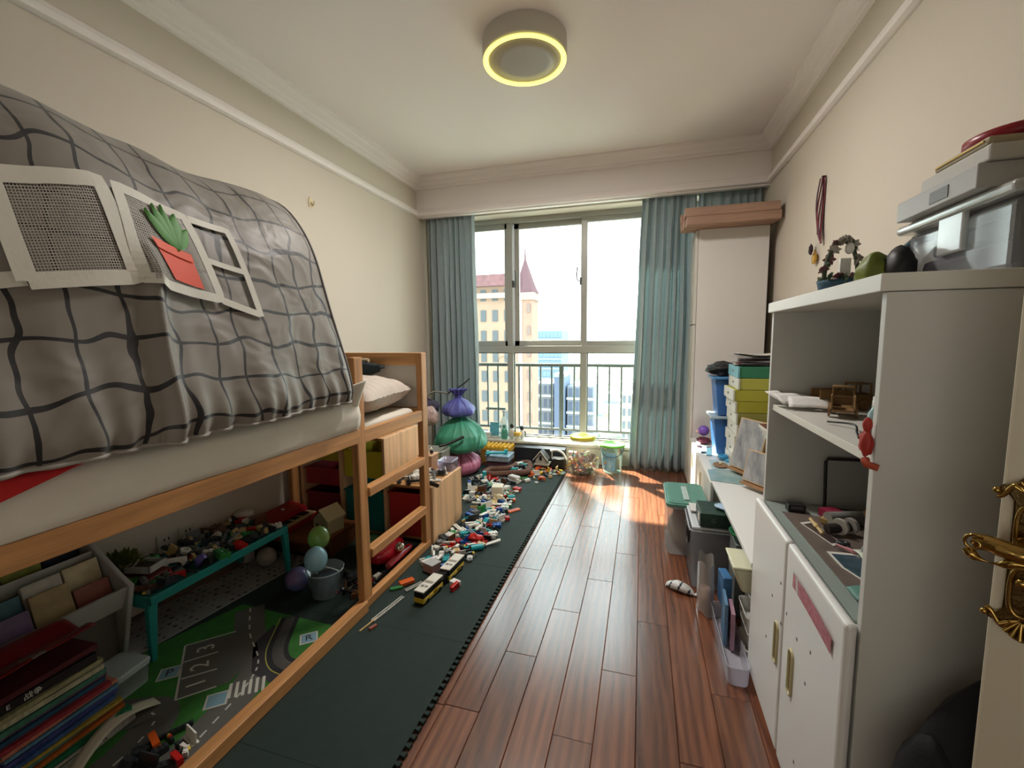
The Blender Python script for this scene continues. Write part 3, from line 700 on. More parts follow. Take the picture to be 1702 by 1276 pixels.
strip(mb, off, .004, h3); mb.build('track_edge_line', YEL, RX)
# pale printed paper mat with black marks behind the road mat
mb = MB(); rnd = random.Random(4)
A0, A1 = Vector((-1.87, 1.10, 0)), Vector((-1.77, 1.93, 0)); A2, A3 = Vector((-2.05, 1.95, 0)), Vector((-2.13, 1.12, 0))
mb.prism([(A0.x, A0.y), (A1.x, A1.y), (A2.x, A2.y), (A3.x, A3.y)], TH + .0005, z + .001)
pm = mb.build('printed_paper_mat', M('#8d8a84', .8, var=.15, vs=9)); tag(pm, 'pale paper sheet printed with rows of small black marks under the teal table', 'paper mat')
mb = MB()
for i in range(26):
    for j in range(7):
        if rnd.random() < .25: continue
        u = (i + .5) / 26; v = (j + .5) / 7; p = (A0.lerp(A1, u)).lerp(A3.lerp(A2, u), v); s_ = rnd.uniform(.004, .010)
        mb.prism([(p.x - s_, p.y - s_ * .6), (p.x + s_ * .6, p.y - s_), (p.x + s_, p.y + s_ * .7), (p.x - s_ * .3, p.y + s_)], z + .001, z + .0014)
q_ = mb.build('printed_marks', BLACK, pm); q_['kind'] = 'stuff'
# ================================================================ TEAL TABLE with clutter
TEAL = M('#1f7f78', .4)
t = thing('bed_table', 'low teal lap table piled with small toys under the loft bed', 'table', (-1.94, 1.44, 0))
MB().bx(-2.12, -1.765, 1.11, 1.77, .245, .258).build('table_top', TEAL, t, bevel=.005)
mb = MB(); mb.bx(-1.772, -1.762, 1.10, 1.78, .236, .272); mb.build('front_rim', TEAL, t, bevel=.003)
MB().bx(-2.12, -1.762, 1.10, 1.11, .225, .272).build('side_rim', TEAL, t, bevel=.003); MB().bx(-2.12, -1.762, 1.77, 1.78, .225, .272).build('side_rim', TEAL, t, bevel=.003)
for x_, y_, dy in ((-1.775, 1.115, -.012), (-1.775, 1.765, .012), (-2.10, 1.115, -.012), (-2.10, 1.765, .012)):
    MB().prism([(y_ - .018, .245), (y_ + .018, .245), (y_ + dy + .010, .0175), (y_ + dy - .010, .0175)], x_ - .011, x_ + .011, axis='x').build('leg', TEAL, t, bevel=.003)
# small-toy prototypes ------------------------------------------------------
CO = dict(white='#d9d6cc', black='#161616', grey='#6f706e', teal='#1f9aa0', red='#b3201c', yellow='#d2b12a', green='#2f7d3c', tan='#c9ac74', blue='#1e4f9a', brown='#5b3a26', pink='#d79aa0', orange='#cf5a1f', dark='#2b3032', lime='#8fb33c', purple='#5a3f86')
PL = {k: M(v, .32) for k, v in CO.items()}
def stud(mb_, nx, ny, h, p_=.008, s=.016):
    for i in range(nx):
        for j in range(ny): mb_.cyl(((i - (nx - 1) / 2) * s, (j - (ny - 1) / 2) * s, h), ((i - (nx - 1) / 2) * s, (j - (ny - 1) / 2) * s, h + .003), .005, n=8)
PROTO = {}
def proto(key, c):
    k2 = (key, c)
    if k2 in PROTO: return PROTO[k2]
    mb_ = MB(); S = .016
    if key == 'brick': mb_.bx(-S * 1.5, S * 1.5, -S, S, 0, .019); stud(mb_, 3, 2, .019)
    elif key == 'small_brick': mb_.bx(-S, S, -S * .5, S * .5, 0, .019); stud(mb_, 2, 1, .019)
    elif key == 'plate': mb_.bx(-S * 2.5, S * 2.5, -S * .75, S * .75, 0, .0065); stud(mb_, 5, 1, .0065)
    elif key == 'beam': mb_.box((0, 0, .006), (.10, .012, .011)); stud(mb_, 6, 1, .0115)
    elif key == 'wheel': mb_.lathe([(.006, 0), (.017, 0), (.019, .003), (.019, .011), (.017, .014), (.010, .014), (.009, .009), (.0, .009)], n=18)
    elif key == 'slope': mb_.prism([(-.016, 0), (.018, 0), (.018, .019), (.006, .019)], -.013, .013, axis='y')
    elif key == 'arch': mb_.prism([(-.028, 0), (-.018, 0), (-.018, .010), (-.010, .016), (.010, .016), (.018, .010), (.018, 0), (.028, 0), (.028, .024), (-.028, .024)], -.008, .008, axis='y')
    elif key == 'panel': mb_.bx(-.026, .026, -.002, .002, 0, .036); mb_.bx(-.026, .026, -.010, .010, 0, .004)
    elif key == 'cone': mb_.lathe([(.014, 0), (.014, .003), (.009, .004), (.004, .026), (.0, .027)], n=14)
    elif key == 'axle': mb_.cyl((-.032, 0, .005), (.032, 0, .005), .0035, n=8); mb_.cyl((-.010, 0, .005), (.006, 0, .005), .0052, n=8)
    elif key == 'leafy': 
        for a in range(5): mb_.add([(0, 0, .002), (.018 * math.cos(a * 1.257 - .35), .018 * math.sin(a * 1.257 - .35), .010), (.026 * math.cos(a * 1.257), .026 * math.sin(a * 1.257), .006), (.018 * math.cos(a * 1.257 + .35), .018 * math.sin(a * 1.257 + .35), .010)], [(0, 1, 2, 3)])
        mb_.cyl((0, 0, 0), (0, 0, .012), .005, n=8)
    elif key == 'figure':
        mb_.box((0, -.005, .009), (.0075, .009, .018)); mb_.box((0, .005, .009), (.0075, .009, .018))
    o = None
    nm = {'brick': 'toy_brick', 'small_brick': 'toy_brick', 'plate': 'toy_plate', 'beam': 'toy_beam', 'wheel': 'toy_roller', 'slope': 'toy_slope_brick', 'arch': 'toy_arch_brick', 'panel': 'toy_fence_piece', 'cone': 'toy_cone', 'axle': 'toy_axle', 'leafy': 'toy_leaf_piece', 'figure': 'toy_figure'}[key]
    if key == 'figure':
        PROTO[k2] = ('fig', c); return PROTO[k2]
    me_o = mb_.build(nm, PL[c], origin=(0, 0, 0)); me = me_o.data; bpy.data.objects.remove(me_o)
    PROTO[k2] = (nm, me); return PROTO[k2]
FIGM = {}
def figure(c, label, group, loc, rot):
    if c not in FIGM:
        a = MB(); a.box((0, -.005, .009), (.0085, .009, .018)); a.box((0, .005, .009), (.0085, .009, .018)); b = MB(); b.box((0, 0, .026), (.010, .020, .016), taper=.7); d = MB(); d.lathe([(.003, .034), (.006, .035), (.0065, .040), (.005, .045), (.0, .046)], n=10)
        FIGM[c] = [('figure_legs', a, PL['dark']), ('figure_torso', b, PL[c]), ('figure_head', d, PL['yellow'])]
        L_ = []
        for n_, m_, mt in FIGM[c]:
            o_ = m_.build(n_, mt, origin=(0, 0, 0)); L_.append((n_, o_.data)); bpy.data.objects.remove(o_)
        FIGM[c] = L_
    t_ = thing('toy_figure', label, 'toy figure', loc, 0, group); t_.rotation_euler = rot
    for n_, me in FIGM[c]:
        o_ = bpy.data.objects.new(n_, me); col.objects.link(o_); o_.parent = t_
    return t_
def piece(key, c, loc, rot, scale, label, group):
    if key == 'figure':
        o_ = figure(c, label, group, loc, rot); o_.scale = (scale,) * 3; return o_
    nm, me = proto(key, c)
    o_ = bpy.data.objects.new(nm, me); col.objects.link(o_); o_.location = loc; o_.rotation_euler = rot; o_.scale = (scale,) * 3
    cat = {'toy_brick': 'toy brick'}.get(nm, nm.replace('_', ' ')); return tag(o_, label, cat, group)
KIND = {'brick': 'studded toy brick', 'small_brick': 'tiny two-stud toy brick', 'plate': 'flat studded toy plate', 'beam': 'long thin toy beam', 'wheel': 'toy wheel', 'slope': 'sloped toy brick', 'arch': 'arched toy brick', 'panel': 'upright toy panel', 'cone': 'toy cone', 'axle': 'thin toy axle', 'leafy': 'leaf-shaped toy piece', 'figure': 'small toy figure'}
USED = []
def scatter(n, region, pal, where, seed, z0=TH, kinds=None, rmin=.030, smin=.8, smax=1.35, tilt=.12, group=None):
    rnd_ = random.Random(seed); k_ = 0; tries = 0
    kinds = kinds or ['brick', 'small_brick', 'plate', 'beam', 'wheel', 'slope', 'arch', 'panel', 'axle', 'brick', 'leafy', 'figure']
    while k_ < n and tries < n * 60:
        tries += 1; x_, y_ = region(rnd_)
        kd = rnd_.choice(kinds); c_ = rnd_.choice(pal); s_ = rnd_.uniform(smin, smax)
        r_ = s_ * {'beam': .030, 'plate': .028, 'brick': .022, 'axle': .022}.get(kd, .017)
        if any((x_ - a) ** 2 + (y_ - b) ** 2 < ((r_ + c2_) * .72) ** 2 and abs(zz - z0) < .05 for a, b, c2_, zz in USED): continue
        USED.append((x_, y_, r_, z0))
        ly = 0
        rot = (rnd_.uniform(-tilt, tilt), rnd_.uniform(-tilt, tilt), rnd_.uniform(0, 6.28))
        if kd == 'figure': rot = (PI / 2, 0, rnd_.uniform(0, 6.28)); 
        cn = {'dark': 'charcoal', 'tan': 'tan'}.get(c_, c_)
        piece(kd, c_, (x_, y_, z0 + (.010 * s_ if kd == 'figure' else .001 + tilt * r_ * .3)), rot, s_, '%s %s lying %s' % (cn, KIND[kd], where), group or ('loose toy pieces ' + where)); k_ += 1
def block(x_, y_, r_, z_=TH): USED.append((x_, y_, r_, z_))
# clutter on the teal table
t = thing('toy_sorting_tray', 'small white rectangular tray standing on the teal table', 'tray', (-1.96, 1.22, .27))
mb = MB(); mb.xf = Matrix.Translation((-1.96, 1.225, .268)) @ Matrix.Rotation(R(14), 4, 'Z')
mb.bx(-.05, .05, -.038, .038, .03, .034); mb.bx(-.055, -.048, -.042, .042, .03, .056); mb.bx(.048, .055, -.042, .042, .03, .056); mb.bx(-.055, .055, -.042, -.036, .03, .056); mb.bx(-.055, .055, .036, .042, .03, .056)
mb.build('tray_shell', M('#a8a59e', .4), t); mb = MB(); mb.xf = Matrix.Translation((-1.96, 1.225, .268)) @ Matrix.Rotation(R(14), 4, 'Z'); mb.bx(-.045, .045, -.035, .035, .035, .042); mb.build('tray_contents', M('#4b4a47', .7, var=.4, vs=80), t)
tag(MB().box((-1.955, 1.215, .278), (.15, .10, .022), R(10)).build('toy_box', M('#6a2420', .5), bevel=.003), 'flat dark red box under the white tray on the teal table', 'box')
mb = MB(); rnd = random.Random(11)
for i in range(70):
    a = rnd.uniform(0, 6.28); e_ = rnd.uniform(0, 1.4); d = Vector((math.cos(a) * math.cos(e_), math.sin(a) * math.cos(e_), math.sin(e_))); c0 = Vector((-2.06, 1.19, .275)) + d * .05; q = d.orthogonal().normalized() * .012
    mb.add([c0, c0 + d * .03 + q, c0 + d * .06, c0 + d * .03 - q], [(0, 1, 2, 3)])
mb.ball((-2.06, 1.19, .300), (.05, .045, .030), lump=.4, seed=2)
tag(mb.build('toy_foliage', M('#5a6428', .8, var=.4, vs=60)), 'olive green toy foliage heaped at the wall end of the teal table', 'toy plant')
def reg(x0, x1, y0, y1): return lambda r_: (r_.uniform(x0, x1), r_.uniform(y0, y1))
block(-1.96, 1.22, .075, .26); block(-2.06, 1.19, .05, .26)
scatter(92, reg(-2.10, -1.79, 1.14, 1.75), ['grey', 'dark', 'white', 'tan', 'dark', 'red', 'green', 'grey', 'brown', 'dark', 'black'], 'on the teal table under the bed', 21, .266, rmin=.03, smin=.9, smax=1.5, tilt=.3)
# big distinct toys on the table
tag(MB().lathe([(.0, .0), (.022, 0), (.024, .03), (.016, .045), (.0, .048)], (-1.83, 1.36, .262), 16).build('toy_cup', M('#5d549a', .3)), 'small purple toy cup near the front rim of the teal table', 'toy cup')
tag(MB().ball((-1.80, 1.43, .281), .018).build('glass_marble', M('#9ac7c0', .1)), 'pale green glass marble by the front rim of the teal table', 'marble')
tag(MB().box((-1.90, 1.62, .275), (.05, .14, .022), .5).build('toy_truck', PL['tan'], bevel=.004), 'tan toy truck body lying at the far end of the teal table', 'toy truck')

# ================================================================ BOOKCASE AND BOOK PILE, bottom left
BW = M('#a6a59e', .45)
t = thing('book_rack', 'white sloping childrens book rack at the near end under the bed', 'book rack', (-1.98, .80, 0))
for yy in (.50, 1.075):
    mb = MB(); mb.prism([(-2.16, 0), (-1.885, 0), (-1.80, .335), (-1.86, .37), (-2.12, .56), (-2.16, .56)], yy - .009, yy + .009, axis='y'); mb.build('side_panel', BW, t, bevel=.004)
mb = MB(); mb.prism([(-1.82, .335), (-1.805, .335), (-1.845, .245), (-1.86, .245)], .51, 1.066, axis='y'); mb.build('front_lip', BW, t, bevel=.002)
mb = MB(); mb.prism([(-1.995, .445), (-1.985, .45), (-1.99, .37), (-2.0, .37)], .51, 1.066, axis='y'); mb.build('front_lip', BW, t, bevel=.002)
mb = MB(); mb.prism([(-1.87, .245), (-1.86, .25), (-1.99, .24), (-2.15, .24), (-2.15, .25)], .51, 1.066, axis='y'); mb.build('shelf_panel', BW, t)
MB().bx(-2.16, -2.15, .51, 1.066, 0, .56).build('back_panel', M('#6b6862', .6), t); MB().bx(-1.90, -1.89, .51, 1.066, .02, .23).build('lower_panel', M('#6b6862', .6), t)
rnd = random.Random(33)
bc = ['#7e8a6a', '#3f6f7a', '#12243c', '#a38d62', '#5b7a6a', '#8c6e8e', '#b0ab9f', '#274f7a', '#96584a', '#8a8f3a', '#6e5a7a', '#b8aa86']
def standing_book(x_, y_, w_, h_, th_, c_, z_, lean, label, group=None):
    t_ = thing('picture_book', label, 'book', (x_, y_, z_), 0, group); c2_ = M(c_, .5, var=.3, vs=14)
    mb_ = MB(); mb_.xf = Matrix.Translation((x_, y_, z_)) @ Matrix.Rotation(lean, 4, 'Y')
    mb_.bx(-th_ / 2, -th_ / 2 + .0015, -w_ / 2, w_ / 2, 0, h_); mb_.bx(th_ / 2 - .0015, th_ / 2, -w_ / 2, w_ / 2, 0, h_); mb_.bx(-th_ / 2, th_ / 2, -w_ / 2, -w_ / 2 + .002, 0, h_); mb_.build('cover', c2_, t_)
    mb_ = MB(); mb_.xf = Matrix.Translation((x_, y_, z_)) @ Matrix.Rotation(lean, 4, 'Y'); mb_.bx(-th_ / 2 + .0015, th_ / 2 - .0015, -w_ / 2 + .002, w_ / 2 - .003, .002, h_ - .003); mb_.build('pages', M('#b7b0a0', .8), t_)
    return t_
k = 0; rnd = random.Random(9)
ROWN = ['front row', 'second row', 'third row', 'fourth row', 'back row']
CN = ['sage green', 'teal', 'navy', 'straw', 'sea green', 'mauve', 'pale grey', 'blue', 'rust', 'olive', 'plum', 'cream']
PN = ['by the camera end', 'left of middle', 'in the middle', 'right of middle', 'at the table end']
for ri, (x_, z_, hh, lean) in enumerate(((-1.875, .262, .13, -16), (-1.905, .262, .175, -16), (-2.005, .262, .235, -14), (-2.04, .262, .27, -14), (-2.085, .262, .315, -10))):
    for q_ in range(5):
        y_ = .565 + q_ * .110; c_ = (q_ * 5 + ri * 3) % 12
        standing_book(x_, y_, .104, hh + rnd.uniform(-.025, .02), .013, ['#7e8a6a', '#3f6f7a', '#12243c', '#a38d62', '#5b7a6a', '#8c6e8e', '#b0ab9f', '#274f7a', '#96584a', '#8a8f3a', '#6e5a7a', '#b8aa86'][c_], z_, R(lean), '%s picture book standing in the white rack, %s, %s' % (CN[c_], ROWN[ri], PN[q_]), 'picture books in the white rack'); k += 1
# pile of flat books in front of the rack
LAB = ['white magazine with dark X letters on its edge', 'thin white comic', 'green thick workbook', 'orange-brown booklet', 'teal booklet', 'yellow striped booklet', 'blue comic', 'slim indigo comic', 'sky blue comic', 'salmon booklet', 'crimson booklet', 'petrol blue booklet', 'dull purple booklet', 'sea-green booklet', 'cream workbook', 'beige workbook', 'black hardback with white characters on its spine', 'maroon album']
COLS = ['#a7a39a', '#b8b4a8', '#1f6b47', '#a5561f', '#3f7a78', '#a08a3a', '#35517f', '#3a3f78', '#4f7790', '#b5705a', '#8e2a35', '#1f4a63', '#5c3f5c', '#3b6f5a', '#a9a588', '#8f8a66', '#140f12', '#4a1218']
THK = [.030, .011, .016, .014, .011, .012, .013, .012, .012, .013, .013, .014, .012, .016, .016, .015, .026, .018]
zc = .016; rnd = random.Random(5)
for i, (lb, c_, th_) in enumerate(zip(LAB, COLS, THK)):
    cx_, cy_ = -1.655 + rnd.uniform(-.008, .008) - .002 * i, .755 + rnd.uniform(-.01, .006) - .003 * i; wx, wy = .21, .27 + rnd.uniform(-.015, .01)
    t_ = thing('stacked_book', '%s in the flat book pile' % lb, 'book', (cx_, cy_, zc), R(0), 'flat book pile under the bed')
    M4 = Matrix.Translation((cx_, cy_, zc)) @ Matrix.Rotation(R(2 + rnd.uniform(-2.5, 2.5)), 4, 'Z')
    mb = MB(); mb.xf = M4; mb.bx(-wx / 2, wx / 2, -wy / 2, wy / 2, 0, .0015); mb.bx(-wx / 2, wx / 2, -wy / 2, wy / 2, th_ - .0015, th_); mb.bx(wx / 2 - .002, wx / 2, -wy / 2, wy / 2, 0, th_)
    mb.build('cover', M(c_, .5, var=.35, vs=25, stretch=(1, 4, 1)), t_)
    mb = MB(); mb.xf = M4; mb.bx(-wx / 2 + .003, wx / 2 - .002, -wy / 2 + .002, wy / 2 - .002, .0015, th_ - .0015); mb.build('pages', M('#8c8676', .8), t_)
    if i == 0:
        for k_, s_ in enumerate(('X', 'R')): text_part('edge_letter', s_, .022, BLACK, t_, (cx_ + wx / 2 + .0006, cy_ + .02 + k_ * .035, zc + th_ / 2), (R(90), 0, R(90)))
    if i == 16: text_part('spine_title', '\u6218\u4e89', .020, M('#c9c6c0', .5), t_, (cx_ + wx / 2 + .0006, cy_ - .02, zc + th_ / 2), (R(90), 0, R(90))); text_part('spine_letter', 'E', .018, M('#c9c6c0', .5), t_, (cx_ + wx / 2 + .0006, cy_ - .07, zc + th_ / 2), (R(90), 0, R(90)))
    zc += th_ + .0012
t = thing('open_magazine', 'crumpled dark red magazine lying open on top of the book pile', 'magazine', (-1.70, .69, zc))
def mag(u, v): return (-1.84 + .22 * u, .50 + .36 * v, zc + .006 + .022 * abs(math.sin(u * 5)) + .02 * v * u + .01 * noise.noise(Vector((u * 3, v * 4, 0))))
MB().grid(mag, 24, 24, mfn=lambda u, v: 1 if abs((v * 1.7 - u * .8 - .28)) < .07 else 0).build('magazine_pages', [M('#6d1015', .4), M('#77726a', .5)], t, solid=.003)
# clear box and cardboard strip at its foot
def clear_box(name, label, cat, c, d, col_='#dfe6e6', op=.25, lid=None, lidc=None, group=None, rz=0, wall=.003, taper=1.06, lip=True):
    t_ = thing(name, label, cat, c, 0, group); M4 = Matrix.Translation(c) @ Matrix.Rotation(rz, 4, 'Z'); hx, hy, hz = d[0] / 2, d[1] / 2, d[2]
    def rrect(s, r_=.02, z_=0):
        o_ = []
        for cx_, cy_, a0 in ((1, 1, 0), (-1, 1, 90), (-1, -1, 180), (1, -1, 270)):
            for k_ in range(5):
                a = R(a0 + k_ * 22.5); o_.append((cx_ * (hx * s - r_) + r_ * math.cos(a), cy_ * (hy * s - r_) + r_ * math.sin(a), z_))
        return o_
    b0 = 1 / taper; r_ = min(.02, hx * .3, hy * .3); rings = [rrect(b0 * .97, r_, 0), rrect(b0, r_, .004), rrect(1, r_, hz)]
    if lip: rings += [rrect(1.03, r_, hz), rrect(1.03, r_, hz - .008)]
    mb_ = MB(); mb_.xf = M4; V = [p for q in rings for p in q]; n = 20
    mb_.add(V, [(k_ * n + i, k_ * n + (i + 1) % n, (k_ + 1) * n + (i + 1) % n, (k_ + 1) * n + i) for k_ in range(len(rings) - 1) for i in range(n)], 0, True); mb_.add(rings[0], [tuple(range(n))[::-1]])
    mb_.build('box_shell', glassy(col_, .15, op), t_)
    if lid:
        mb_ = MB(); mb_.xf = M4; a = rrect(1.05, r_, hz + .001); b_ = rrect(1.05, r_, hz + lid); c_ = rrect(.96, r_, hz + lid + .006)
        mb_.add(a + b_ + c_, [tuple(range(n))[::-1], tuple(range(2 * n, 3 * n))] + [(k_ * n + i, k_ * n + (i + 1) % n, (k_ + 1) * n + (i + 1) % n, (k_ + 1) * n + i) for k_ in range(2) for i in range(n)])
        mb_.build('box_lid', lidc if lidc else glassy(col_, .15, .45), t_)
    return t_
clear_box('storage_box', 'small clear plastic box with lid on the road mat beside the book pile', 'plastic box', (-1.742, .975, .0165), (.13, .12, .075), op=.35, lid=.008, rz=.1)
tag(MB().grid(lambda u, v: tuple(Vector(cr([(-1.42, .60, 0), (-1.50, .74, 0), (-1.545, .86, 0), (-1.555, .965, 0)], 8)[min(24, int(u * 24))]) + Vector((.018 * (1 - 2 * v), 0, .018 + .05 * math.sin(PI * u) + .012 * v))), 24, 3).build('card_strip', M('#a39a86', .6), solid=.003), 'curved cream cardboard strip lying on the road mat by the book pile', 'card strip')
scatter(16, reg(-1.40, -1.27, .74, .90), ['red', 'orange', 'white', 'dark', 'black', 'white'], 'on the near corner of the road mat', 5, .0165)

# ================================================================ THINGS UNDER THE BED TOWARDS THE LADDER
t = thing('toy_globe_ball', 'blue and pink patterned ball on the floor under the bed', 'ball', (-1.585, 1.655, TH))
MB().ball((-1.60, 1.655, TH + .058), .057, nu=28, nv=18).build('ball_skin', M('#1b5f93', .3, var=.5, vs=9, c2='#8f6a8c'), t)
t = thing('beige_ball', 'pale beige ball on the printed sheet beyond the teal table', 'ball', (-1.88, 1.88, .02)); MB().ball((-1.93, 1.79, .018 + .052), .05).build('ball_skin', M('#8a8276', .4), t)
t = thing('balloon', 'yellow-green translucent balloon resting on the clear bucket', 'balloon', (-1.49, 1.665, .20)); mb = MB(); mb.ball((-1.50, 1.70, .272), (.052, .052, .058)); mb.build('balloon_skin', glassy('#a9d67a', .05, .45), t); MB().cyl((-1.50, 1.70, .205), (-1.50, 1.70, .217), .006, .002).build('balloon_knot', M('#8fb86a', .3), t)
t = thing('balloon', 'pale blue balloon sitting in front of the green balloon', 'balloon', (-1.445, 1.60, .14)); MB().ball((-1.445, 1.61, .215), (.052, .052, .06)).build('balloon_skin', M('#8fbccb', .15), t); MB().cyl((-1.445, 1.61, .147), (-1.445, 1.61, .158), .006, .002).build('balloon_knot', M('#8fbccb', .3), t)
t = thing('clear_bucket', 'clear plastic bucket of toys below the balloons', 'bucket', (-1.47, 1.66, TH)); MB().lathe([(.062, TH + .001), (.064, TH + .004), (.085, TH + .13), (.089, TH + .13), (.089, TH + .124)], (-1.448, 1.668, 0), 24, capt=False).build('bucket_shell', glassy('#cfdfe2', .12, .3), t)
MB().lathe([(.055, TH + .008), (.07, TH + .085), (.0, TH + .09)], (-1.448, 1.668, 0), 16).build('bucket_contents', M('#4a5560', .6, var=.5, vs=40), t)
MB().tube([(-1.448 + .089 * math.cos(a * PI / 10), 1.668 - .01, TH + .13 + .012 * math.sin(a * PI / 10)) for a in range(11)], .0025).build('bucket_handle', M('#c9d3d6', .3), t)
# wooden crate-table with toy keyboard on it
t = thing('wooden_chest', 'low brown wooden chest under the toy keyboard', 'chest', (-1.95, 2.03, 0))
MB().bx(-2.11, -1.66, 1.965, 2.185, .013, .125).build('chest_body', M('#5a3418', .5, var=.4, vs=4, stretch=(1, 10, 10)), t, bevel=.004); MB().bx(-2.112, -1.65, 1.86, 2.19, .125, .14).build('chest_lid', M('#6b3f1e', .5, var=.4, vs=4, stretch=(1, 10, 10)), t, bevel=.003)
t = thing('toy_keyboard', 'red toy piano keyboard with black and white keys under the bed', 'toy keyboard', (-2.03, 2.02, .14))
RED = M('#8e1620', .35); mb = MB(); mb.xf = Matrix.Translation((-2.02, 2.02, .141)) @ Matrix.Rotation(R(2), 4, 'Z')
mb.prism([(-.10, 0), (.105, 0), (.105, .028), (.03, .030), (.015, .062), (-.10, .085)], -.165, .165, axis='y'); mb.build('keyboard_case', RED, t, bevel=.004)
mb = MB(); mb.xf = Matrix.Translation((-2.02, 2.02, .141)) @ Matrix.Rotation(R(2), 4, 'Z')
for i in range(15): mb.bx(.033, .098, -.150 + i * .0202, -.150 + i * .0202 + .0186, .0295, .036)
kb = mb.build('white_keys', M('#b9a97f', .4), t); kb['kind'] = 'stuff'
mb = MB(); mb.xf = Matrix.Translation((-2.02, 2.02, .141)) @ Matrix.Rotation(R(2), 4, 'Z')
for i in range(14):
    if i % 7 in (2, 6): continue
    mb.bx(.033, .072, -.150 + (i + 1) * .0202 - .006, -.150 + (i + 1) * .0202 + .005, .036, .043)
kb = mb.build('black_keys', BLACK, t); kb['kind'] = 'stuff'
MB().cyl((-2.06, 1.93, .205), (-2.06, 1.93, .212), .012).build('dial', M('#c9c6bb', .3), t); MB().cyl((-2.07, 2.06, .212), (-2.07, 2.06, .219), .010).build('dial', M('#c9c6bb', .3), t)
t = thing('white_tub', 'small white round tub by the wall behind the teal table', 'tub', (-2.12, 1.85, 0)); MB().lathe([(.034, .0), (.036, .005), (.045, .27), (.047, .27), (.047, .262)], (-2.12, 1.838, 0), 20).build('tub_body', M('#b8b2aa', .4), t); MB().lathe([(.049, .270), (.049, .285), (.0, .288)], (-2.12, 1.838, 0), 20).build('tub_lid', M('#cbc7c0', .4), t)
# toy house
t = thing('toy_house', 'cream toy house with a red roof beside the ladder under the bed', 'toy house', (-1.72, 2.03, .14))
mb = MB(); mb.xf = Matrix.Translation((-1.715, 2.03, .141)) @ Matrix.Rotation(R(-8), 4, 'Z'); mb.prism([(-.055, 0), (.055, 0), (.055, .085), (0, .135), (-.055, .085)], -.06, .06, axis='y'); mb.build('house_walls', M('#a09878', .5), t, bevel=.003)
for s_ in (-1, 1):
    mb = MB(); mb.xf = Matrix.Translation((-1.715, 2.03, .141)) @ Matrix.Rotation(R(-8), 4, 'Z'); mb.prism([(0, .138), (s_ * .066, .078), (s_ * .066, .086), (0, .146)], -.068, .068, axis='y'); mb.build('roof_slope', M('#a8242a', .4) if s_ < 0 else M('#b0a680', .4), t)
for xx in (-.025, .022):
    mb = MB(); mb.xf = Matrix.Translation((-1.715, 2.03, .141)) @ Matrix.Rotation(R(-8), 4, 'Z'); mb.bx(xx - .010, xx + .010, -.0625, -.060, .03, .06); mb.build('house_window', M('#3c3a34', .4), t)

# ================================================================ PINE BIN FRAME (stepped)
t = thing('bin_frame', 'stepped pine storage frame with coloured bins beyond the bed end', 'storage frame', (-1.64, 2.48, 0))
TX = [-1.17, -1.485, -1.80, -2.115]; TZ = [.365, .64, .91]
PINL = M('#dcb083', .5, var=.3, vs=2.5, stretch=(10, 10, .7))
for i in range(3):
    x1, x0 = TX[i], TX[i + 1]
    MB().bx(x1 - .018, x1, 2.265, 2.70, .0125, TZ[i]).build('side_panel', PINL, t, bevel=.003)
    MB().bx(x0, x1 - .018 if i else x1 - .018, 2.265, 2.70, TZ[i] - .018, TZ[i]).build('step_top', PINX if False else PINEX, t, bevel=.003)
MB().bx(TX[3], TX[3] + .018, 2.265, 2.70, .0125, .91).build('side_panel', PINL, t); MB().bx(TX[3], TX[0] - .018, 2.29, 2.69, .02, .038).build('base_panel', PINEX, t)
MB().bx(TX[3], TX[0], 2.69, 2.70, .0125, .36).build('back_panel', PINEX, t)
def bin_(x0, x1, z0, z1, c_, lab):
    t_ = thing('storage_bin', lab, 'bin', ((x0 + x1) / 2, 2.46, z0)); m_ = M(c_, .4); a, b = 2.275, 2.66
    mb_ = MB(); mb_.bx(x0 + .014, x1 - .014, a + .01, b, z0, z0 + .004); mb_.bx(x0 + .014, x1 - .014, a + .008, a + .012, z0, z1); mb_.bx(x0 + .014, x1 - .014, b - .004, b, z0, z1); mb_.bx(x0 + .012, x0 + .016, a + .01, b, z0, z1); mb_.bx(x1 - .016, x1 - .012, a + .01, b, z0, z1)
    mb_.build('bin_shell', m_, t_); mb_ = MB(); mb_.bx(x0 + .004, x1 - .004, a, a + .014, z1 - .012, z1); mb_.bx(x0 + .004, x0 + .014, a, b, z1 - .012, z1); mb_.bx(x1 - .014, x1 - .004, a, b, z1 - .012, z1); mb_.build('bin_rim', m_, t_, bevel=.003)
bin_(TX[1], TX[0] - .018, .04, .31, '#b3302e', 'red bin in the low step of the pine frame')
bin_(TX[2], TX[1] - .018, .04, .30, '#176b66', 'teal bin in the middle column of the pine frame, lower')
bin_(TX[2], TX[1] - .018, .38, .55, '#c3b531', 'yellow bin in the middle column of the pine frame, upper')
bin_(TX[3] + .018, TX[2] - .018, .04, .26, '#74202a', 'dark red bin low in the wall column of the pine frame')
bin_(TX[3] + .018, TX[2] - .018, .31, .42, '#8d2630', 'red shallow bin in the middle of the wall column')
bin_(TX[3] + .018, TX[2] - .018, .47, .65, '#a89a2e', 'yellow bin high in the wall column of the pine frame')
scatter(10, reg(-1.76, -1.54, 2.30, 2.50), ['yellow', 'white', 'black', 'white'], 'inside the upper yellow bin', 61, .384, ['brick', 'beam', 'small_brick'])
tag(MB().bx(-1.78, -1.53, 2.32, 2.66, .642, .70).build('white_carton', WHITE2, bevel=.004), 'flat white carton on the middle step of the pine frame', 'box')
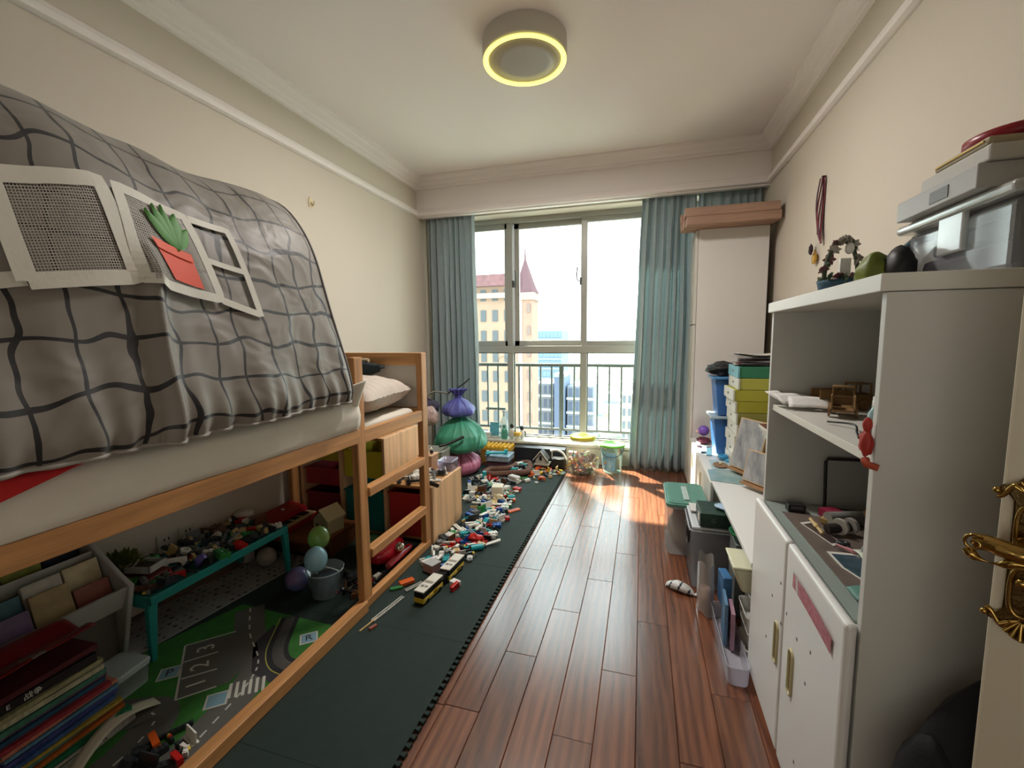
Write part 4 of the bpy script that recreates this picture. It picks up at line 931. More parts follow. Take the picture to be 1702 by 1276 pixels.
# tissue carton and toys on the low step
t = thing('cardboard_box', 'small brown cardboard box on the low step of the pine frame', 'box', (-1.36, 2.59, .366)); MB().bx(-1.415, -1.315, 2.55, 2.645, .366, .465).build('carton_body', M('#b58a68', .7, var=.1, vs=20), t, bevel=.002); MB().bx(-1.42, -1.31, 2.545, 2.65, .465, .470).build('carton_flap', M('#c59c7b', .7), t)
t = thing('panda_toy', 'tiny black and white panda toy on top of the brown cardboard box', 'toy', (-1.34, 2.60, .471)); MB().ball((-1.34, 2.60, .485), (.014, .012, .014)).build('panda_body', PL['black'], t); MB().ball((-1.34, 2.598, .505), .011).build('panda_head', PL['white'], t)
MB().ball((-1.349, 2.598, .514), .004).build('ear', PL['black'], t); MB().ball((-1.331, 2.598, .514), .004).build('ear', PL['black'], t)
scatter(34, reg(-1.46, -1.20, 2.29, 2.53), ['white', 'white', 'white', 'black', 'dark', 'grey'], 'on the low step of the pine frame', 71, .371, ['brick', 'plate', 'beam', 'slope', 'small_brick', 'panel'], smin=1.0, smax=1.5)
clear_box('clear_tub', 'clear purple-rimmed tub of black toys at the back of the low step', 'plastic box', (-1.235, 2.625, .366), (.10, .13, .07), '#d8d4ea', .3)
scatter(7, reg(-1.26, -1.21, 2.58, 2.67), ['black', 'dark', 'yellow'], 'inside the clear tub on the low step', 73, .372, ['brick', 'wheel', 'arch'], smin=1, smax=1.3)
# red toy car / train under the ladder
t = thing('toy_car', 'big rounded red toy car with a silver lamp behind the ladder', 'toy car', (-1.30, 1.98, TH)); rc = M('#b01428', .25, coat=.4)
mb = MB(); mb.ball((-1.335, 2.02, TH + .070), (.080, .13, .062), lump=.12, seed=4); mb.build('car_body', rc, t)
mb = MB(); mb.tube([(-1.250, 1.90, TH + .045), (-1.243, 2.0, TH + .055), (-1.248, 2.12, TH + .05)], [.018, .022, .018], n=12); mb.build('bumper', rc, t)
MB().ball((-1.245, 2.01, TH + .10), (.026, .03, .026)).build('silver_lamp', M('#c8c2b4', .15, .9), t)
for yy in (1.93, 2.10): MB().cyl((-1.26, yy, TH + .02), (-1.232, yy, TH + .02), .019).build('wheel', BLACK, t)
tag(MB().ball((-1.48, 2.08, TH + .051), (.065, .08, .05), lump=.2).build('green_toy', M('#1e5a2c', .4)), 'dark green rounded toy half hidden behind the red toy car', 'toy')
scatter(26, reg(-1.45, -1.24, 1.66, 1.86), ['white', 'dark', 'red', 'black', 'dark', 'brown'], 'under the ladder on the foam mat', 81, TH)

# ================================================================ ARTICULATED TOY BUS
t = thing('toy_bus', 'black and yellow articulated toy bus with white roofs on the foam mat', 'toy bus', (-.945, 1.87, TH))
dirv = Vector((-.92, 2.06, 0)) - Vector((-.965, 1.70, 0)); ang = math.atan2(dirv.y, dirv.x)
YL = M('#c8a92c', .4); BK = M('#15120e', .3); RW = M('#cfcabc', .5)
for k_, (c0, ln) in enumerate(((.085, .165), (.30, .165))):
    M4 = Matrix.Translation((-.965, 1.70, TH)) @ Matrix.Rotation(ang, 4, 'Z') @ Matrix.Translation((c0, 0, 0)) @ (Matrix.Rotation(R(3), 4, 'Z') if k_ else Matrix())
    for nm, (a, b, c_, d, e1, e2), mt in (('bus_skirt', (-ln / 2, ln / 2, -.027, .027, .010, .034), YL), ('bus_windows', (-ln / 2 + .001, ln / 2 - .001, -.0265, .0265, .034, .062), BK), ('bus_roof', (-ln / 2, ln / 2, -.0275, .0275, .062, .069), RW)):
        mb = MB(); mb.xf = M4; mb.bx(a, b, c_, d, e1, e2); mb.build(nm, mt, t, bevel=.002)
    mb = MB(); mb.xf = M4; mb.bx(-.005, .012, -.022, .022, .069, .0705); mb.build('roof_band', M('#8b8474', .5), t)
    for xx in (-.05, .05):
        for s_ in (-1, 1): mb = MB(); mb.xf = M4; mb.cyl((xx, s_ * .0235, .012), (xx, s_ * .029, .012), .012, n=14); mb.build('wheel', BLACK, t)
    for xx in (-.055, -.02, .015, .05): mb = MB(); mb.xf = M4; mb.bx(xx - .013, xx + .013, -.0285, -.0272, .018, .03); mb.build('side_panel', M('#d9c46a', .4) if xx != .015 else M('#7c6a1c', .4), t)
    o_ = text_part('roof_lettering', '\u516c\u4ea4', .020, BK, t, M4 @ Vector((-.035, 0, .0700)), (0, 0, ang + PI / 2))
mb = MB(); mb.xf = Matrix.Translation((-.965, 1.70, TH)) @ Matrix.Rotation(ang, 4, 'Z')
for i in range(6): mb.bx(.170 + i * .0085, .175 + i * .0085, -.024, .024, .012, .060)
mb.bx(.168, .219, -.020, .020, .014, .057); mb.build('bellows', BK, t)
for i in range(10): block(-.965 + (.92 - .88) * 0 + dirv.x * i / 9, 1.70 + dirv.y * i / 9, .035)
# named larger pieces near the bus
t = thing('toy_box_house', 'pink and grey square toy box leaning by the rear half of the bus', 'toy box', (-1.045, 1.99, TH)); MB().box((-1.045, 1.995, TH + .022), (.07, .065, .042), R(-20)).build('box_base', M('#b98d88', .5), t, bevel=.003); MB().box((-1.045, 1.995, TH + .047), (.072, .067, .008), R(-20)).build('box_lid', M('#a9a9a6', .4), t, bevel=.002); block(-1.045, 1.995, .045)
t = thing('toy_block_pair', 'white and red toy block pair in front of the bus bellows', 'toy block', (-.862, 1.885, TH)); MB().box((-.87, 1.90, TH + .013), (.05, .035, .024), R(-20)).build('white_block', PL['white'], t, bevel=.002); MB().box((-.858, 1.868, TH + .015), (.018, .05, .028), R(-20), rx=.2).build('red_block', PL['red'], t, bevel=.002); block(-.865, 1.885, .035)
def railbits(x_, y_, L_, an, lab, mat_, dark=None):
    t_ = thing('toy_track', lab, 'toy track', (x_, y_, TH)); M4 = Matrix.Translation((x_, y_, TH)) @ Matrix.Rotation(an, 4, 'Z')
    for s_ in (-1, 1): mb_ = MB(); mb_.xf = M4; mb_.bx(-L_ / 2, L_ / 2, s_ * .007 - .0015, s_ * .007 + .0015, .003, .008); mb_.build('rail', mat_, t_)
    mb_ = MB(); mb_.xf = M4
    n = int(L_ / .009)
    mb_.bx(-L_ / 2, L_ / 2, -.0095, .0095, .001, .003)
    for i in range(n): mb_.bx(-L_ / 2 + i * .009, -L_ / 2 + i * .009 + .004, -.010, .010, .002, .0045)
    mb_.build('sleepers', dark or mat_, t_)
    for q in range(3): block(x_ + math.cos(an) * L_ * (q - 1) * .35, y_ + math.sin(an) * L_ * (q - 1) * .35, .02)
railbits(-1.085, 1.64, .20, R(80), 'long white toy rail track beside the bed beam', PL['white'], PL['grey'])
railbits(-1.06, 1.83, .10, R(65), 'short grey toy track behind the front half of the bus', PL['white'], PL['grey'])
tag(MB().box((-1.105, 1.515, TH + .005), (.005, .10, .006), R(-10)).build('thin_rod', PL['tan']), 'thin cream stick pointing out of the white toy track', 'stick')
tag(MB().box((-1.075, 1.505, TH + .006), (.012, .035, .008), R(-20)).build('brown_stick', M('#9a5a4a', .5)), 'short reddish stick on the foam mat beside the cream stick', 'stick')
tag(MB().box((-1.11, 1.845, TH + .012), (.035, .075, .018), R(-38)).build('orange_comb_block', PL['orange'], bevel=.003), 'orange ridged toy block by the bed beam', 'toy block'); block(-1.11, 1.845, .04)
tag(MB().box((-1.135, 1.79, TH + .007), (.02, .06, .011), R(-50)).build('green_bar', PL['green'], bevel=.002), 'bright green toy bar beneath the orange block', 'toy block'); block(-1.135, 1.79, .03)
tag(MB().box((-1.09, 2.06, TH + .015), (.025, .10, .028), R(-35)).build('white_toy_truck', PL['white'], bevel=.003), 'white toy truck with studs against the bed beam', 'toy truck'); block(-1.09, 2.06, .05)
tag(MB().cyl((-.925, 2.25, TH + .019), (-.865, 2.29, TH + .019), .018).build('toy_barrel', PL['teal'], bevel=.004), 'turquoise toy barrel beyond the rear of the bus', 'toy barrel'); block(-.895, 2.27, .04)
tag(MB().box((-.83, 2.36, TH + .016), (.095, .028, .005), R(25), ry=-.25).build('toy_plank', PL['white']), 'pale flat toy slat sticking out past the turquoise barrel', 'toy slat'); block(-.83, 2.36, .045)
tag(MB().ball((-.945, 2.37, TH + .024), (.045, .03, .022), lump=.5, seed=5).build('red_toy_vehicle', PL['red']), 'bright red lumpy toy vehicle behind the turquoise barrel', 'toy vehicle'); block(-.945, 2.37, .04)
for (x_, y_, an, L_, lb) in ((-.965, 2.93, 10, .15, 'long white toy wing lying across the scatter'), (-1.02, 2.74, 65, .09, 'short white toy plank in the scatter beside the pine frame')):
    tag(MB().box((x_, y_, TH + .022), (L_, .022, .008), R(an)).build('white_plank', PL['white'], bevel=.002), lb, 'toy plank'); block(x_, y_, .05)
# tissue carton cubes on the mat
t = thing('white_carton_box', 'small cream cube box standing on the foam mat among the toys', 'box', (-1.06, 3.11, TH)); MB().box((-1.055, 3.13, TH + .045), (.085, .085, .088), R(12)).build('carton_body', M('#cfc6ae', .6), t, bevel=.003); block(-1.055, 3.13, .07)
t = thing('plastic_pouch', 'crumpled clear and gold pouch leaning on the cream cube box', 'pouch', (-1.01, 3.04, TH)); MB().ball((-1.015, 3.02, TH + .031), (.04, .035, .030), lump=.5, seed=6).build('pouch_skin', M('#c8b890', .3, var=.4, vs=50), t); block(-1.015, 3.02, .045)
# the scatter itself, in three drifts
PAL = ['white', 'white', 'white', 'black', 'dark', 'grey', 'teal', 'white', 'tan', 'dark', 'green', 'white', 'brown', 'black', 'grey', 'dark', 'white', 'red', 'blue']
def drift(segs):
    def f_(r_):
        s_ = r_.choice(segs); u = r_.random(); return (r_.uniform(s_[0] + (s_[2] - s_[0]) * u, s_[1] + (s_[3] - s_[1]) * u), s_[4] + (s_[5] - s_[4]) * u)
    return f_
scatter(78, drift([(-1.14, -.90, -1.14, -.87, 2.03, 2.32), (-1.14, -.87, -1.14, -.84, 2.28, 2.50)]), PAL + ['red', 'teal', 'white'], 'in the drift beyond the toy bus', 91)
scatter(98, drift([(-1.14, -.88, -1.14, -.86, 2.5, 2.8), (-1.14, -.90, -1.16, -.93, 2.8, 3.1)]), PAL, 'in the drift beside the pine bin frame', 92, smin=.9, smax=1.5)
scatter(80, drift([(-1.28, -1.10, -1.36, -1.02, 3.0, 3.3), (-1.40, -1.05, -1.42, -.95, 3.3, 3.60), (-1.14, -.93, -1.14, -.93, 3.0, 3.3)]), PAL, 'in the drift near the cream cube box', 93, smin=1.0, smax=1.7)
scatter(16, drift([(-.93, -.84, -.95, -.85, 2.55, 3.2), (-.95, -.78, -.9, -.72, 3.5, 3.9)]), ['white', 'white', 'tan', 'red', 'orange'], 'apart on the open foam mat', 94)
# ================================================================ TIED BAGS in the far left corner
def cloth_bag(name, label, c, r, h, mat, seed, neck=True, nf=14, squash=1.0, tail=.10):
    t_ = thing(name, label, 'bag', c); mb_ = MB(); n = 96; rings = 22
    P_ = []
    for j in range(rings + 1):
        v = j / rings
        KP = [(0, .80), (.10, .97), (.25, 1.0), (.45, .92), (.62, .76), (.78, .54), (.90, .32), (1.0, .14)]
        for (v0, f0), (v1, f1) in zip(KP, KP[1:]):
            if v <= v1 + 1e-9: rad = r * (f0 + (f1 - f0) * (v - v0) / (v1 - v0)); break
        rad = max(rad, .024)
        z_ = h * (v ** .92)
        for i in range(n):
            a = 2 * PI * i / n
            fold = (.01 + .11 * v) * math.sin(nf * a + 4 * noise.noise(Vector((math.cos(a) * 2, math.sin(a) * 2, seed)))) * (.6 + noise.noise(Vector((math.cos(a) * 3, math.sin(a) * 3, seed + 4 + v * 2)))) + .06 * v * math.sin(round(nf * 2.3) * a + seed) + .20 * noise.noise(Vector((math.cos(a) * 1.5 + seed, math.sin(a) * 1.5, v * 2)))
            P_.append((c[0] + rad * (1 + fold) * math.cos(a), c[1] + rad * (1 + fold) * math.sin(a) * squash, c[2] + z_))
    mb_.add(P_, [(j * n + i, j * n + (i + 1) % n, (j + 1) * n + (i + 1) % n, (j + 1) * n + i) for j in range(rings) for i in range(n)], 0, True); mb_.add(P_[:n], [tuple(range(n))[::-1]])
    mb_.build('bag_cloth', mat, t_)
    if neck:
        mb_ = MB(); mb_.lathe([(.026, h - .012), (.030, h + .02), (.050, h + .05), (.075, h + tail)], (c[0], c[1], c[2]), 48, capt=False, fold=.28, nf=9); mb_.build('gathered_neck', mat, t_)
        mb_ = MB(); mb_.lathe([(.030, h - .004), (.034, h + .004), (.030, h + .012)], (c[0], c[1], c[2]), 20, capb=False, capt=False); mb_.build('tie_cord', mat, t_)
    return t_
SAT = lambda c: M(c, .45, bump=.25, bs=22, dist=.01)
cloth_bag('drawstring_bag', 'pink gathered cloth bag on the floor beneath the green bag', (-1.60, 3.66, TH), .20, .215, SAT('#b56a86'), 3, False)
cloth_bag('drawstring_bag', 'large shiny green tied cloth bag resting on the pink bag', (-1.585, 3.65, .232), .235, .30, SAT('#3f8f72'), 5, False, 16)
cloth_bag('drawstring_bag', 'purple-blue tied cloth bag on top of the green bag', (-1.60, 3.66, .542), .15, .165, SAT('#4e5296'), 8, True, 10, tail=.075)
t = thing('clear_pouch', 'crinkled clear and pink ball of plastic left of the purple bag', 'pouch', (-1.78, 3.50, .42)); MB().ball((-1.78, 3.44, .56), (.08, .075, .085), lump=.25, seed=3).build('pouch_skin', M('#b9a09a', .2, var=.4, vs=18, bump=.6, bs=20, dist=.02), t)
tag(MB().ball((-1.91, 3.41, .385), (.11, .10, .10), lump=.3, seed=9).build('white_plastic_bag', M('#b8b4ac', .35, bump=.7, bs=14, dist=.02)), 'white plastic bag stuffed below the clear pouch', 'bag')
tag(MB().lathe([(.12, .0), (.14, .12), (.125, .25)], (-1.97, 3.42, TH), 20).build('dark_basket', M('#3a3431', .8, var=.3, vs=30)), 'dark round basket under the bags against the left wall', 'basket')
tag(MB().ball((-1.88, 3.60, .62), (.10, .09, .06), lump=.5, seed=12).build('dark_bag', M('#3b3346', .7, bump=.4, bs=20, dist=.01)), 'dark plum bag squeezed between the curtain and the purple bag', 'bag')
mb = MB(); mb.tube(cr([(-1.86, 3.58, .66), (-1.80, 3.56, .735), (-1.74, 3.58, .745), (-1.70, 3.62, .70)], 8), .008); mb.tube(cr([(-1.72, 3.60, .70), (-1.62, 3.70, .77), (-1.56, 3.76, .84)], 8), .007)
tag(MB().tube(cr([(-1.86, 3.56, .715), (-1.80, 3.55, .76), (-1.74, 3.57, .76), (-1.69, 3.66, .735)], 8), .008).build('looped_rope', M('#76776c', .6)), 'grey looped cord over the dark plum bag', 'cord')
tag(MB().tube(cr([(-1.74, 3.74, .73), (-1.64, 3.80, .79), (-1.56, 3.84, .86)], 8), .007).build('black_stick', BLACK), 'thin black stick poking up behind the purple bag', 'stick')
tag(MB().tube(cr([(-1.63, 3.30, .335), (-1.56, 3.36, .35), (-1.46, 3.44, .395)], 8), .012).build('black_tube_toy', BLACK), 'black curved tube toy in front of the green bag', 'toy')
clear_box('storage_box', 'clear plastic box with a yellow panel beside the green bag', 'plastic box', (-1.66, 3.27, TH), (.22, .18, .31), '#e8ece4', .3)
tag(MB().bx(-1.635, -1.59, 3.20, 3.205, .16, .30).build('yellow_card', M('#d8c51f', .4)), 'bright yellow panel standing inside the clear box by the bags', 'panel')
tag(MB().bx(-1.74, -1.57, 3.21, 3.34, .02, .15).build('box_fill', M('#6d6350', .7, var=.5, vs=40)), 'mixed toys filling the clear box with yellow panel', 'toys', None, 'stuff')

# ================================================================ SILL AND FLOOR UNDER THE WINDOW
S0 = .191
def bottle(name, label, cat, c, prof_, mat, capprof, capmat, n=18):
    t_ = thing(name, label, cat, c); MB().lathe(prof_, c, n).build('bottle_body', mat, t_); MB().lathe(capprof, c, n).build('bottle_cap', capmat, t_); return t_
t = thing('framed_card', 'blue card leaning on a white stand at the left end of the sill', 'card', (-1.485, 4.33, S0)); MB().box((-1.485, 4.33, S0 + .092), (.10, .010, .14), 0, rx=R(-8)).build('card_face', M('#5fa7b8', .5, var=.25, vs=30), t); MB().box((-1.485, 4.345, S0 + .012), (.12, .05, .022)).build('card_stand', WHITE, t)
bottle('green_bottle', 'small green translucent bottle standing on the sill', 'bottle', (-1.365, 4.30, S0), [(.032, 0), (.034, .01), (.034, .085), (.026, .105), (.014, .115), (.014, .13)], M('#5fae95', .15, trans=.4), [(.017, .122), (.017, .146), (0, .147)], M('#3f6f66', .4))
bottle('clear_pump_bottle', 'tall clear pump bottle behind the green bottle', 'bottle', (-1.395, 4.38, S0), [(.045, 0), (.048, .02), (.048, .16), (.03, .20), (.012, .22)], glassy('#e4f0f2', .05, .3), [(.014, .215), (.012, .27), (.03, .275), (.0, .29)], M('#c9d6da', .3))
for k, (x_, y_, h_, lb) in enumerate(((-1.285, 4.31, .16, 'taller penguin-shaped bottle with a dark cap left of the window post'), (-1.19, 4.35, .13, 'shorter penguin-shaped bottle beside the yellow-lidded jar'))):
    t = thing('shaped_bottle', lb, 'bottle', (x_, y_, S0)); MB().ball((x_, y_, S0 + h_ * .36), (.034, .03, h_ * .36), lump=.1, seed=k).build('bottle_body', M('#cfd0cc', .25), t); MB().ball((x_, y_, S0 + h_ * .86), (.024, .022, .024)).build('bottle_cap', M('#1c2422', .3), t); MB().ball((x_ + .001, y_ - .026, S0 + h_ * .50), (.009, .006, .006)).build('beak', M('#d8a838', .4), t)
    MB().tube([(x_ + .03, y_, S0 + h_ * .60), (x_ + .042, y_ - .005, S0 + h_ * .45), (x_ + .034, y_ - .005, S0 + h_ * .25)], .006).build('flipper', M('#2a2e2e', .4), t)
bottle('lidded_jar', 'small clear jar with a wide yellow lid on the sill edge', 'jar', (-1.215, 4.275, S0), [(.030, 0), (.033, .01), (.033, .055)], glassy('#e8e0d0', .05, .4), [(.040, .055), (.040, .078), (.036, .082), (0, .082)], M('#d7a83c', .35))
tag(MB().bx(-1.62, -1.52, 4.28, 4.36, S0, S0 + .06).build('white_box', WHITE2, bevel=.003), 'small white box at the curtain end of the sill', 'box')
# stacked flat boxes
t = thing('board_game_box', 'pale blue and grey flat board game box on the stack below the sill', 'game box', (-1.285, 3.88, .105)); MB().bx(-1.395, -1.17, 3.79, 3.98, .090, .128).build('box_base', M('#8d9aa3', .4, var=.35, vs=20), t, bevel=.002); MB().bx(-1.398, -1.166, 3.786, 3.984, .129, .144).build('box_lid', M('#92a9b8', .25, var=.5, vs=8, c2='#5f7f9b'), t, bevel=.003)
tag(MB().bx(-1.385, -1.18, 3.80, 3.97, TH + .0005, .089).build('dark_game_box', M('#4a3038', .5, var=.3, vs=10), bevel=.003), 'dark plum box underneath the pale board game box', 'game box')
t = thing('yellow_ball_tray', 'shallow orange tray holding shiny yellow balls under the sill', 'tray', (-1.37, 4.11, .0)); MB().bx(-1.52, -1.21, 4.00, 4.21, TH, .145).build('tray_base', M('#8d6a25', .6), t, bevel=.004)
mb = MB(); mb.bx(-1.525, -1.205, 3.992, 3.998, .14, .165); tr_ = mb.build('tray_rim', M('#b98a20', .4), t)
BALL = None
for i in range(7):
    for j in range(4):
        c_ = (-1.495 + i * .043, 4.025 + j * .047, .164)
        o = tag(MB().ball(c_, .019, nu=14, nv=8).build('yellow_ball', M('#d9a51c', .2)), 'shiny yellow ball in the orange tray under the sill', 'ball', 'yellow balls in the tray')
t = thing('long_black_box', 'long low black storage box against the sill wall', 'box', (-.93, 4.16, 0)); MB().bx(-1.195, -.70, 4.11, 4.225, TH, .150).build('box_body', M('#23242a', .5), t, bevel=.006); MB().bx(-1.20, -.695, 4.105, 4.228, .150, .160).build('box_lid', M('#33343b', .35), t, bevel=.003)
# toy chalet
HX, HY = -.90, 4.0
t = thing('toy_chalet', 'small toy house with a steep dark roof and white gable below the sill', 'toy house', (HX, HY, TH))
MB().prism([(HX - .05, .055), (HX + .05, .055), (HX + .05, .10), (HX, .165), (HX - .05, .10)], HY - .045, HY + .05, axis='y').build('chalet_walls', M('#9a958c', .5), t)
for s_ in (-1, 1): MB().prism([(HX, .178), (HX + s_ * .072, .088), (HX + s_ * .066, .082), (HX, .166)], HY - .06, HY + .06, axis='y').build('roof_slope', M('#3a3733', .5), t)
for s_ in (-1, 1): MB().prism([(HX, .181), (HX + s_ * .074, .089), (HX + s_ * .069, .085), (HX, .172)], HY - .064, HY - .058, axis='y').build('white_bargeboard', WHITE, t)
MB().bx(HX - .012, HX + .012, HY - .048, HY - .044, .085, .125).build('chalet_window', BLACK, t); MB().bx(HX - .06, HX + .085, HY - .075, HY + .05, .045, .056).build('deck', M('#a7a293', .5), t); MB().bx(HX - .05, HX + .05, HY - .06, HY + .045, TH, .045).build('plinth', M('#6e4432', .6), t)
t = thing('toy_crane', 'black toy machine with a curved white hood right of the toy house', 'toy machine', (-.74, 4.02, TH)); MB().bx(-.80, -.68, 3.98, 4.08, TH, .10).build('machine_body', M('#1c1d20', .4), t, bevel=.006); MB().tube(cr([(-.82, 4.02, .165), (-.76, 4.02, .175), (-.70, 4.02, .15), (-.665, 4.02, .09)], 6), .011).build('machine_arm', M('#c9c6bd', .4), t); MB().cyl((-.80, 4.0, .10), (-.80, 4.0, .185), .004).build('mast', WHITE, t)
# brown fabric tray with toys
t = thing('fabric_basket', 'low brown furry basket heaped with loose toys below the sill', 'basket', (-1.10, 3.72, TH)); FUR = M('#6a4a3c', .95, bump=1.0, bs=160, var=.4, vs=60, dist=.006)
mb = MB(); RC = [(-1.33, 3.60), (-1.28, 3.53), (-1.12, 3.60), (-.99, 3.66), (-.965, 3.74), (-1.0, 3.93), (-1.05, 3.965), (-1.11, 3.88), (-1.16, 3.74), (-1.30, 3.69)]
mb.tube([Vector((p.x, p.y, TH + .036 + .007 * noise.noise(Vector((p.x * 14, p.y * 14, 0))))) for p in cr([(a, b, 0) for a, b in RC + [RC[0]]], 6)[:-1]], .027, n=10, closed=True); mb.build('basket_rim', FUR, t)
MB().prism(RC, TH + .001, TH + .02).build('basket_floor', FUR, t)
scatter(16, reg(-1.10, -1.01, 3.69, 3.88), ['white', 'grey', 'dark', 'teal', 'white', 'tan'], 'in the brown furry basket', 101, TH + .028, smin=1.1, smax=1.6)
t = thing('toy_track', 'curved teal toy track piece lying on the pale board game box', 'toy track', (-1.3, 3.82, .15)); MB().tube(cr([(-1.38, 3.76, .165), (-1.34, 3.80, .165), (-1.27, 3.82, .165), (-1.22, 3.86, .165)], 6), .012).build('track_rail', PL['teal'], t)
for x_, y_ in ((-1.37, 3.80), (-1.22, 3.88)): MB().box((x_, y_, .166), (.035, .03, .04), .3).build('track_block', PL['teal'], t, bevel=.003)
tag(MB().box((-1.30, 3.50, TH + .036), (.03, .03, .07), .2).build('teal_block', PL['teal'], bevel=.004), 'upright teal toy block in front of the furry basket', 'toy block')
t = thing('white_toy_vehicle', 'rounded grey-white toy vehicle at the corner of the furry basket', 'toy vehicle', (-1.07, 3.56, TH)); MB().box((-1.03, 3.51, TH + .030), (.11, .055, .045), R(-30)).build('vehicle_body', M('#b5aca6', .35), t, bevel=.012, seg=3); MB().box((-1.03, 3.51, TH + .010), (.12, .06, .018), R(-30)).build('vehicle_base', M('#d8d4cc', .35), t, bevel=.004)
scatter(14, reg(-.96, -.72, 3.74, 3.92), ['tan', 'white', 'yellow', 'grey', 'dark', 'orange', 'red'], 'in front of the toy house', 103, smin=1.0, smax=1.7)
scatter(12, reg(-1.18, -.98, 3.98, 4.09), ['dark', 'white', 'grey'], 'behind the furry basket', 104, smin=1.0, smax=1.5)

# ================================================================ TOY JAR AND BUCKET
JX, JY = -.505, 3.965
t = thing('toy_jar', 'big round clear jar of small toys with a yellow lid', 'jar', (JX, JY, 0))
jp = [(.09, .002), (.115, .012), (.143, .05), (.152, .11), (.150, .20), (.138, .26), (.115, .295), (.108, .315), (.110, .32)]
MB().lathe(jp, (JX, JY, 0), 40, capt=False).build('jar_glass', glassy('#f2f4ee', .03, .20), t)
MB().lathe([(.116, .318), (.120, .326), (.120, .340), (.112, .348), (.06, .350), (.0, .346)], (JX, JY, 0), 36).build('jar_lid', M('#c8c43a', .35), t)
MB().lathe([(.113, .308), (.117, .312), (.113, .316)], (JX, JY, 0), 36, capb=False, capt=False).build('jar_collar', M('#e0dca0', .4), t)
rnd = random.Random(14); mb = MB()
def jar_reg(r_):
    a = r_.uniform(0, 6.28); q = math.sqrt(r_.random()) * .115; return JX + q * math.cos(a), JY + q * math.sin(a)
k_ = 0
cols_ = ['white', 'tan', 'red', 'brown', 'teal', 'yellow', 'white', 'grey', 'orange', 'green', 'pink']
kd_ = ['brick', 'slope', 'wheel', 'arch', 'cone', 'small_brick', 'figure', 'plate']
for lay, z_ in enumerate((.012, .04, .068, .096, .124, .15)):
    n_ = (14, 16, 16, 15, 12, 8)[lay]
    for i in range(n_):
        a = 2 * PI * i / n_ + lay * .4; q = (.070 + .020 * min(lay, 2)) if i % 3 else .045
        if lay > 3: q *= .9
        piece(rnd.choice(kd_), rnd.choice(cols_), (JX + q * math.cos(a), JY + q * math.sin(a), z_), (rnd.uniform(-.8, .8), rnd.uniform(-.8, .8), rnd.uniform(0, 6.28)), rnd.uniform(.9, 1.4), 'loose toy piece inside the big clear jar', 'toy pieces in the clear jar')
BXx, BYy = -.245, 4.055
t = thing('lidded_bucket', 'clear plastic bucket with bright green lid and blue printed side', 'bucket', (BXx, BYy, 0))
MB().lathe([(.080, .002), (.083, .006), (.104, .235), (.108, .235), (.108, .245)], (BXx, BYy, 0), 32, capt=False).build('bucket_shell', glassy('#dff0ee', .06, .28), t)
MB().lathe([(.112, .243), (.118, .248), (.118, .258), (.10, .262), (.096, .256), (.0, .256)], (BXx, BYy, 0), 36).build('bucket_lid', M('#6fd03a', .3), t)
MB().tube([(BXx + .108 * math.cos(R(190 + a * 16)) , BYy + .112 * math.sin(R(190 + a * 16)), .232 - .075 * math.sin(PI * a / 10)) for a in range(11)], .003).build('bucket_handle', M('#3c5f74', .4), t)
mb = MB(); n = 12; V = []
for i in range(n + 1):
    a = R(195 + i * 8)
    for r_, z_ in ((.0865, .03), (.1025, .20)): V.append((BXx + r_ * math.cos(a), BYy + r_ * math.sin(a), z_))
mb.add(V, [(2 * i, 2 * i + 2, 2 * i + 3, 2 * i + 1) for i in range(n)], 0, True); mb.build('printed_panel', M('#6fb0cf', .4, var=.4, vs=25, c2='#a9d3dc'), t)
for i, (aa, z_) in enumerate(((235, .10), (215, .15), (260, .15), (225, .06), (262, .07))):
    a = R(aa); r_ = .0875 + .016 * (z_ - .03) / .17; mb = MB(); c0 = Vector((BXx + r_ * math.cos(a), BYy + r_ * math.sin(a), z_)); e1 = Vector((-math.sin(a), math.cos(a), 0)); e2 = Vector((0, 0, 1)); nr = Vector((math.cos(a), math.sin(a), 0)) * .0015
    V = [c0 + nr * 1.6] + [c0 + nr + (e1 * math.cos(k * PI / 5) + e2 * math.sin(k * PI / 5)) * (.014 if k % 2 else .006) * (1.3 if i == 0 else .8) for k in range(10)]
    mb.add(V, [(0, k + 1, (k + 1) % 10 + 1) for k in range(10)]); mb.build('flower_print', M('#d9a44a', .4) if i == 0 else M('#e8e6d8', .4), t)
# loose bits in front
t = thing('floor_slip', 'pale card slips lying on the foam mat corner by the jar', 'card'); 
bpy.data.objects.remove(t)
tag(MB().box((-.72, 3.80, TH + .002), (.07, .025, .002), .3).build('paper_slip', WHITE), 'pale paper slip on the foam mat corner near the jar', 'paper')
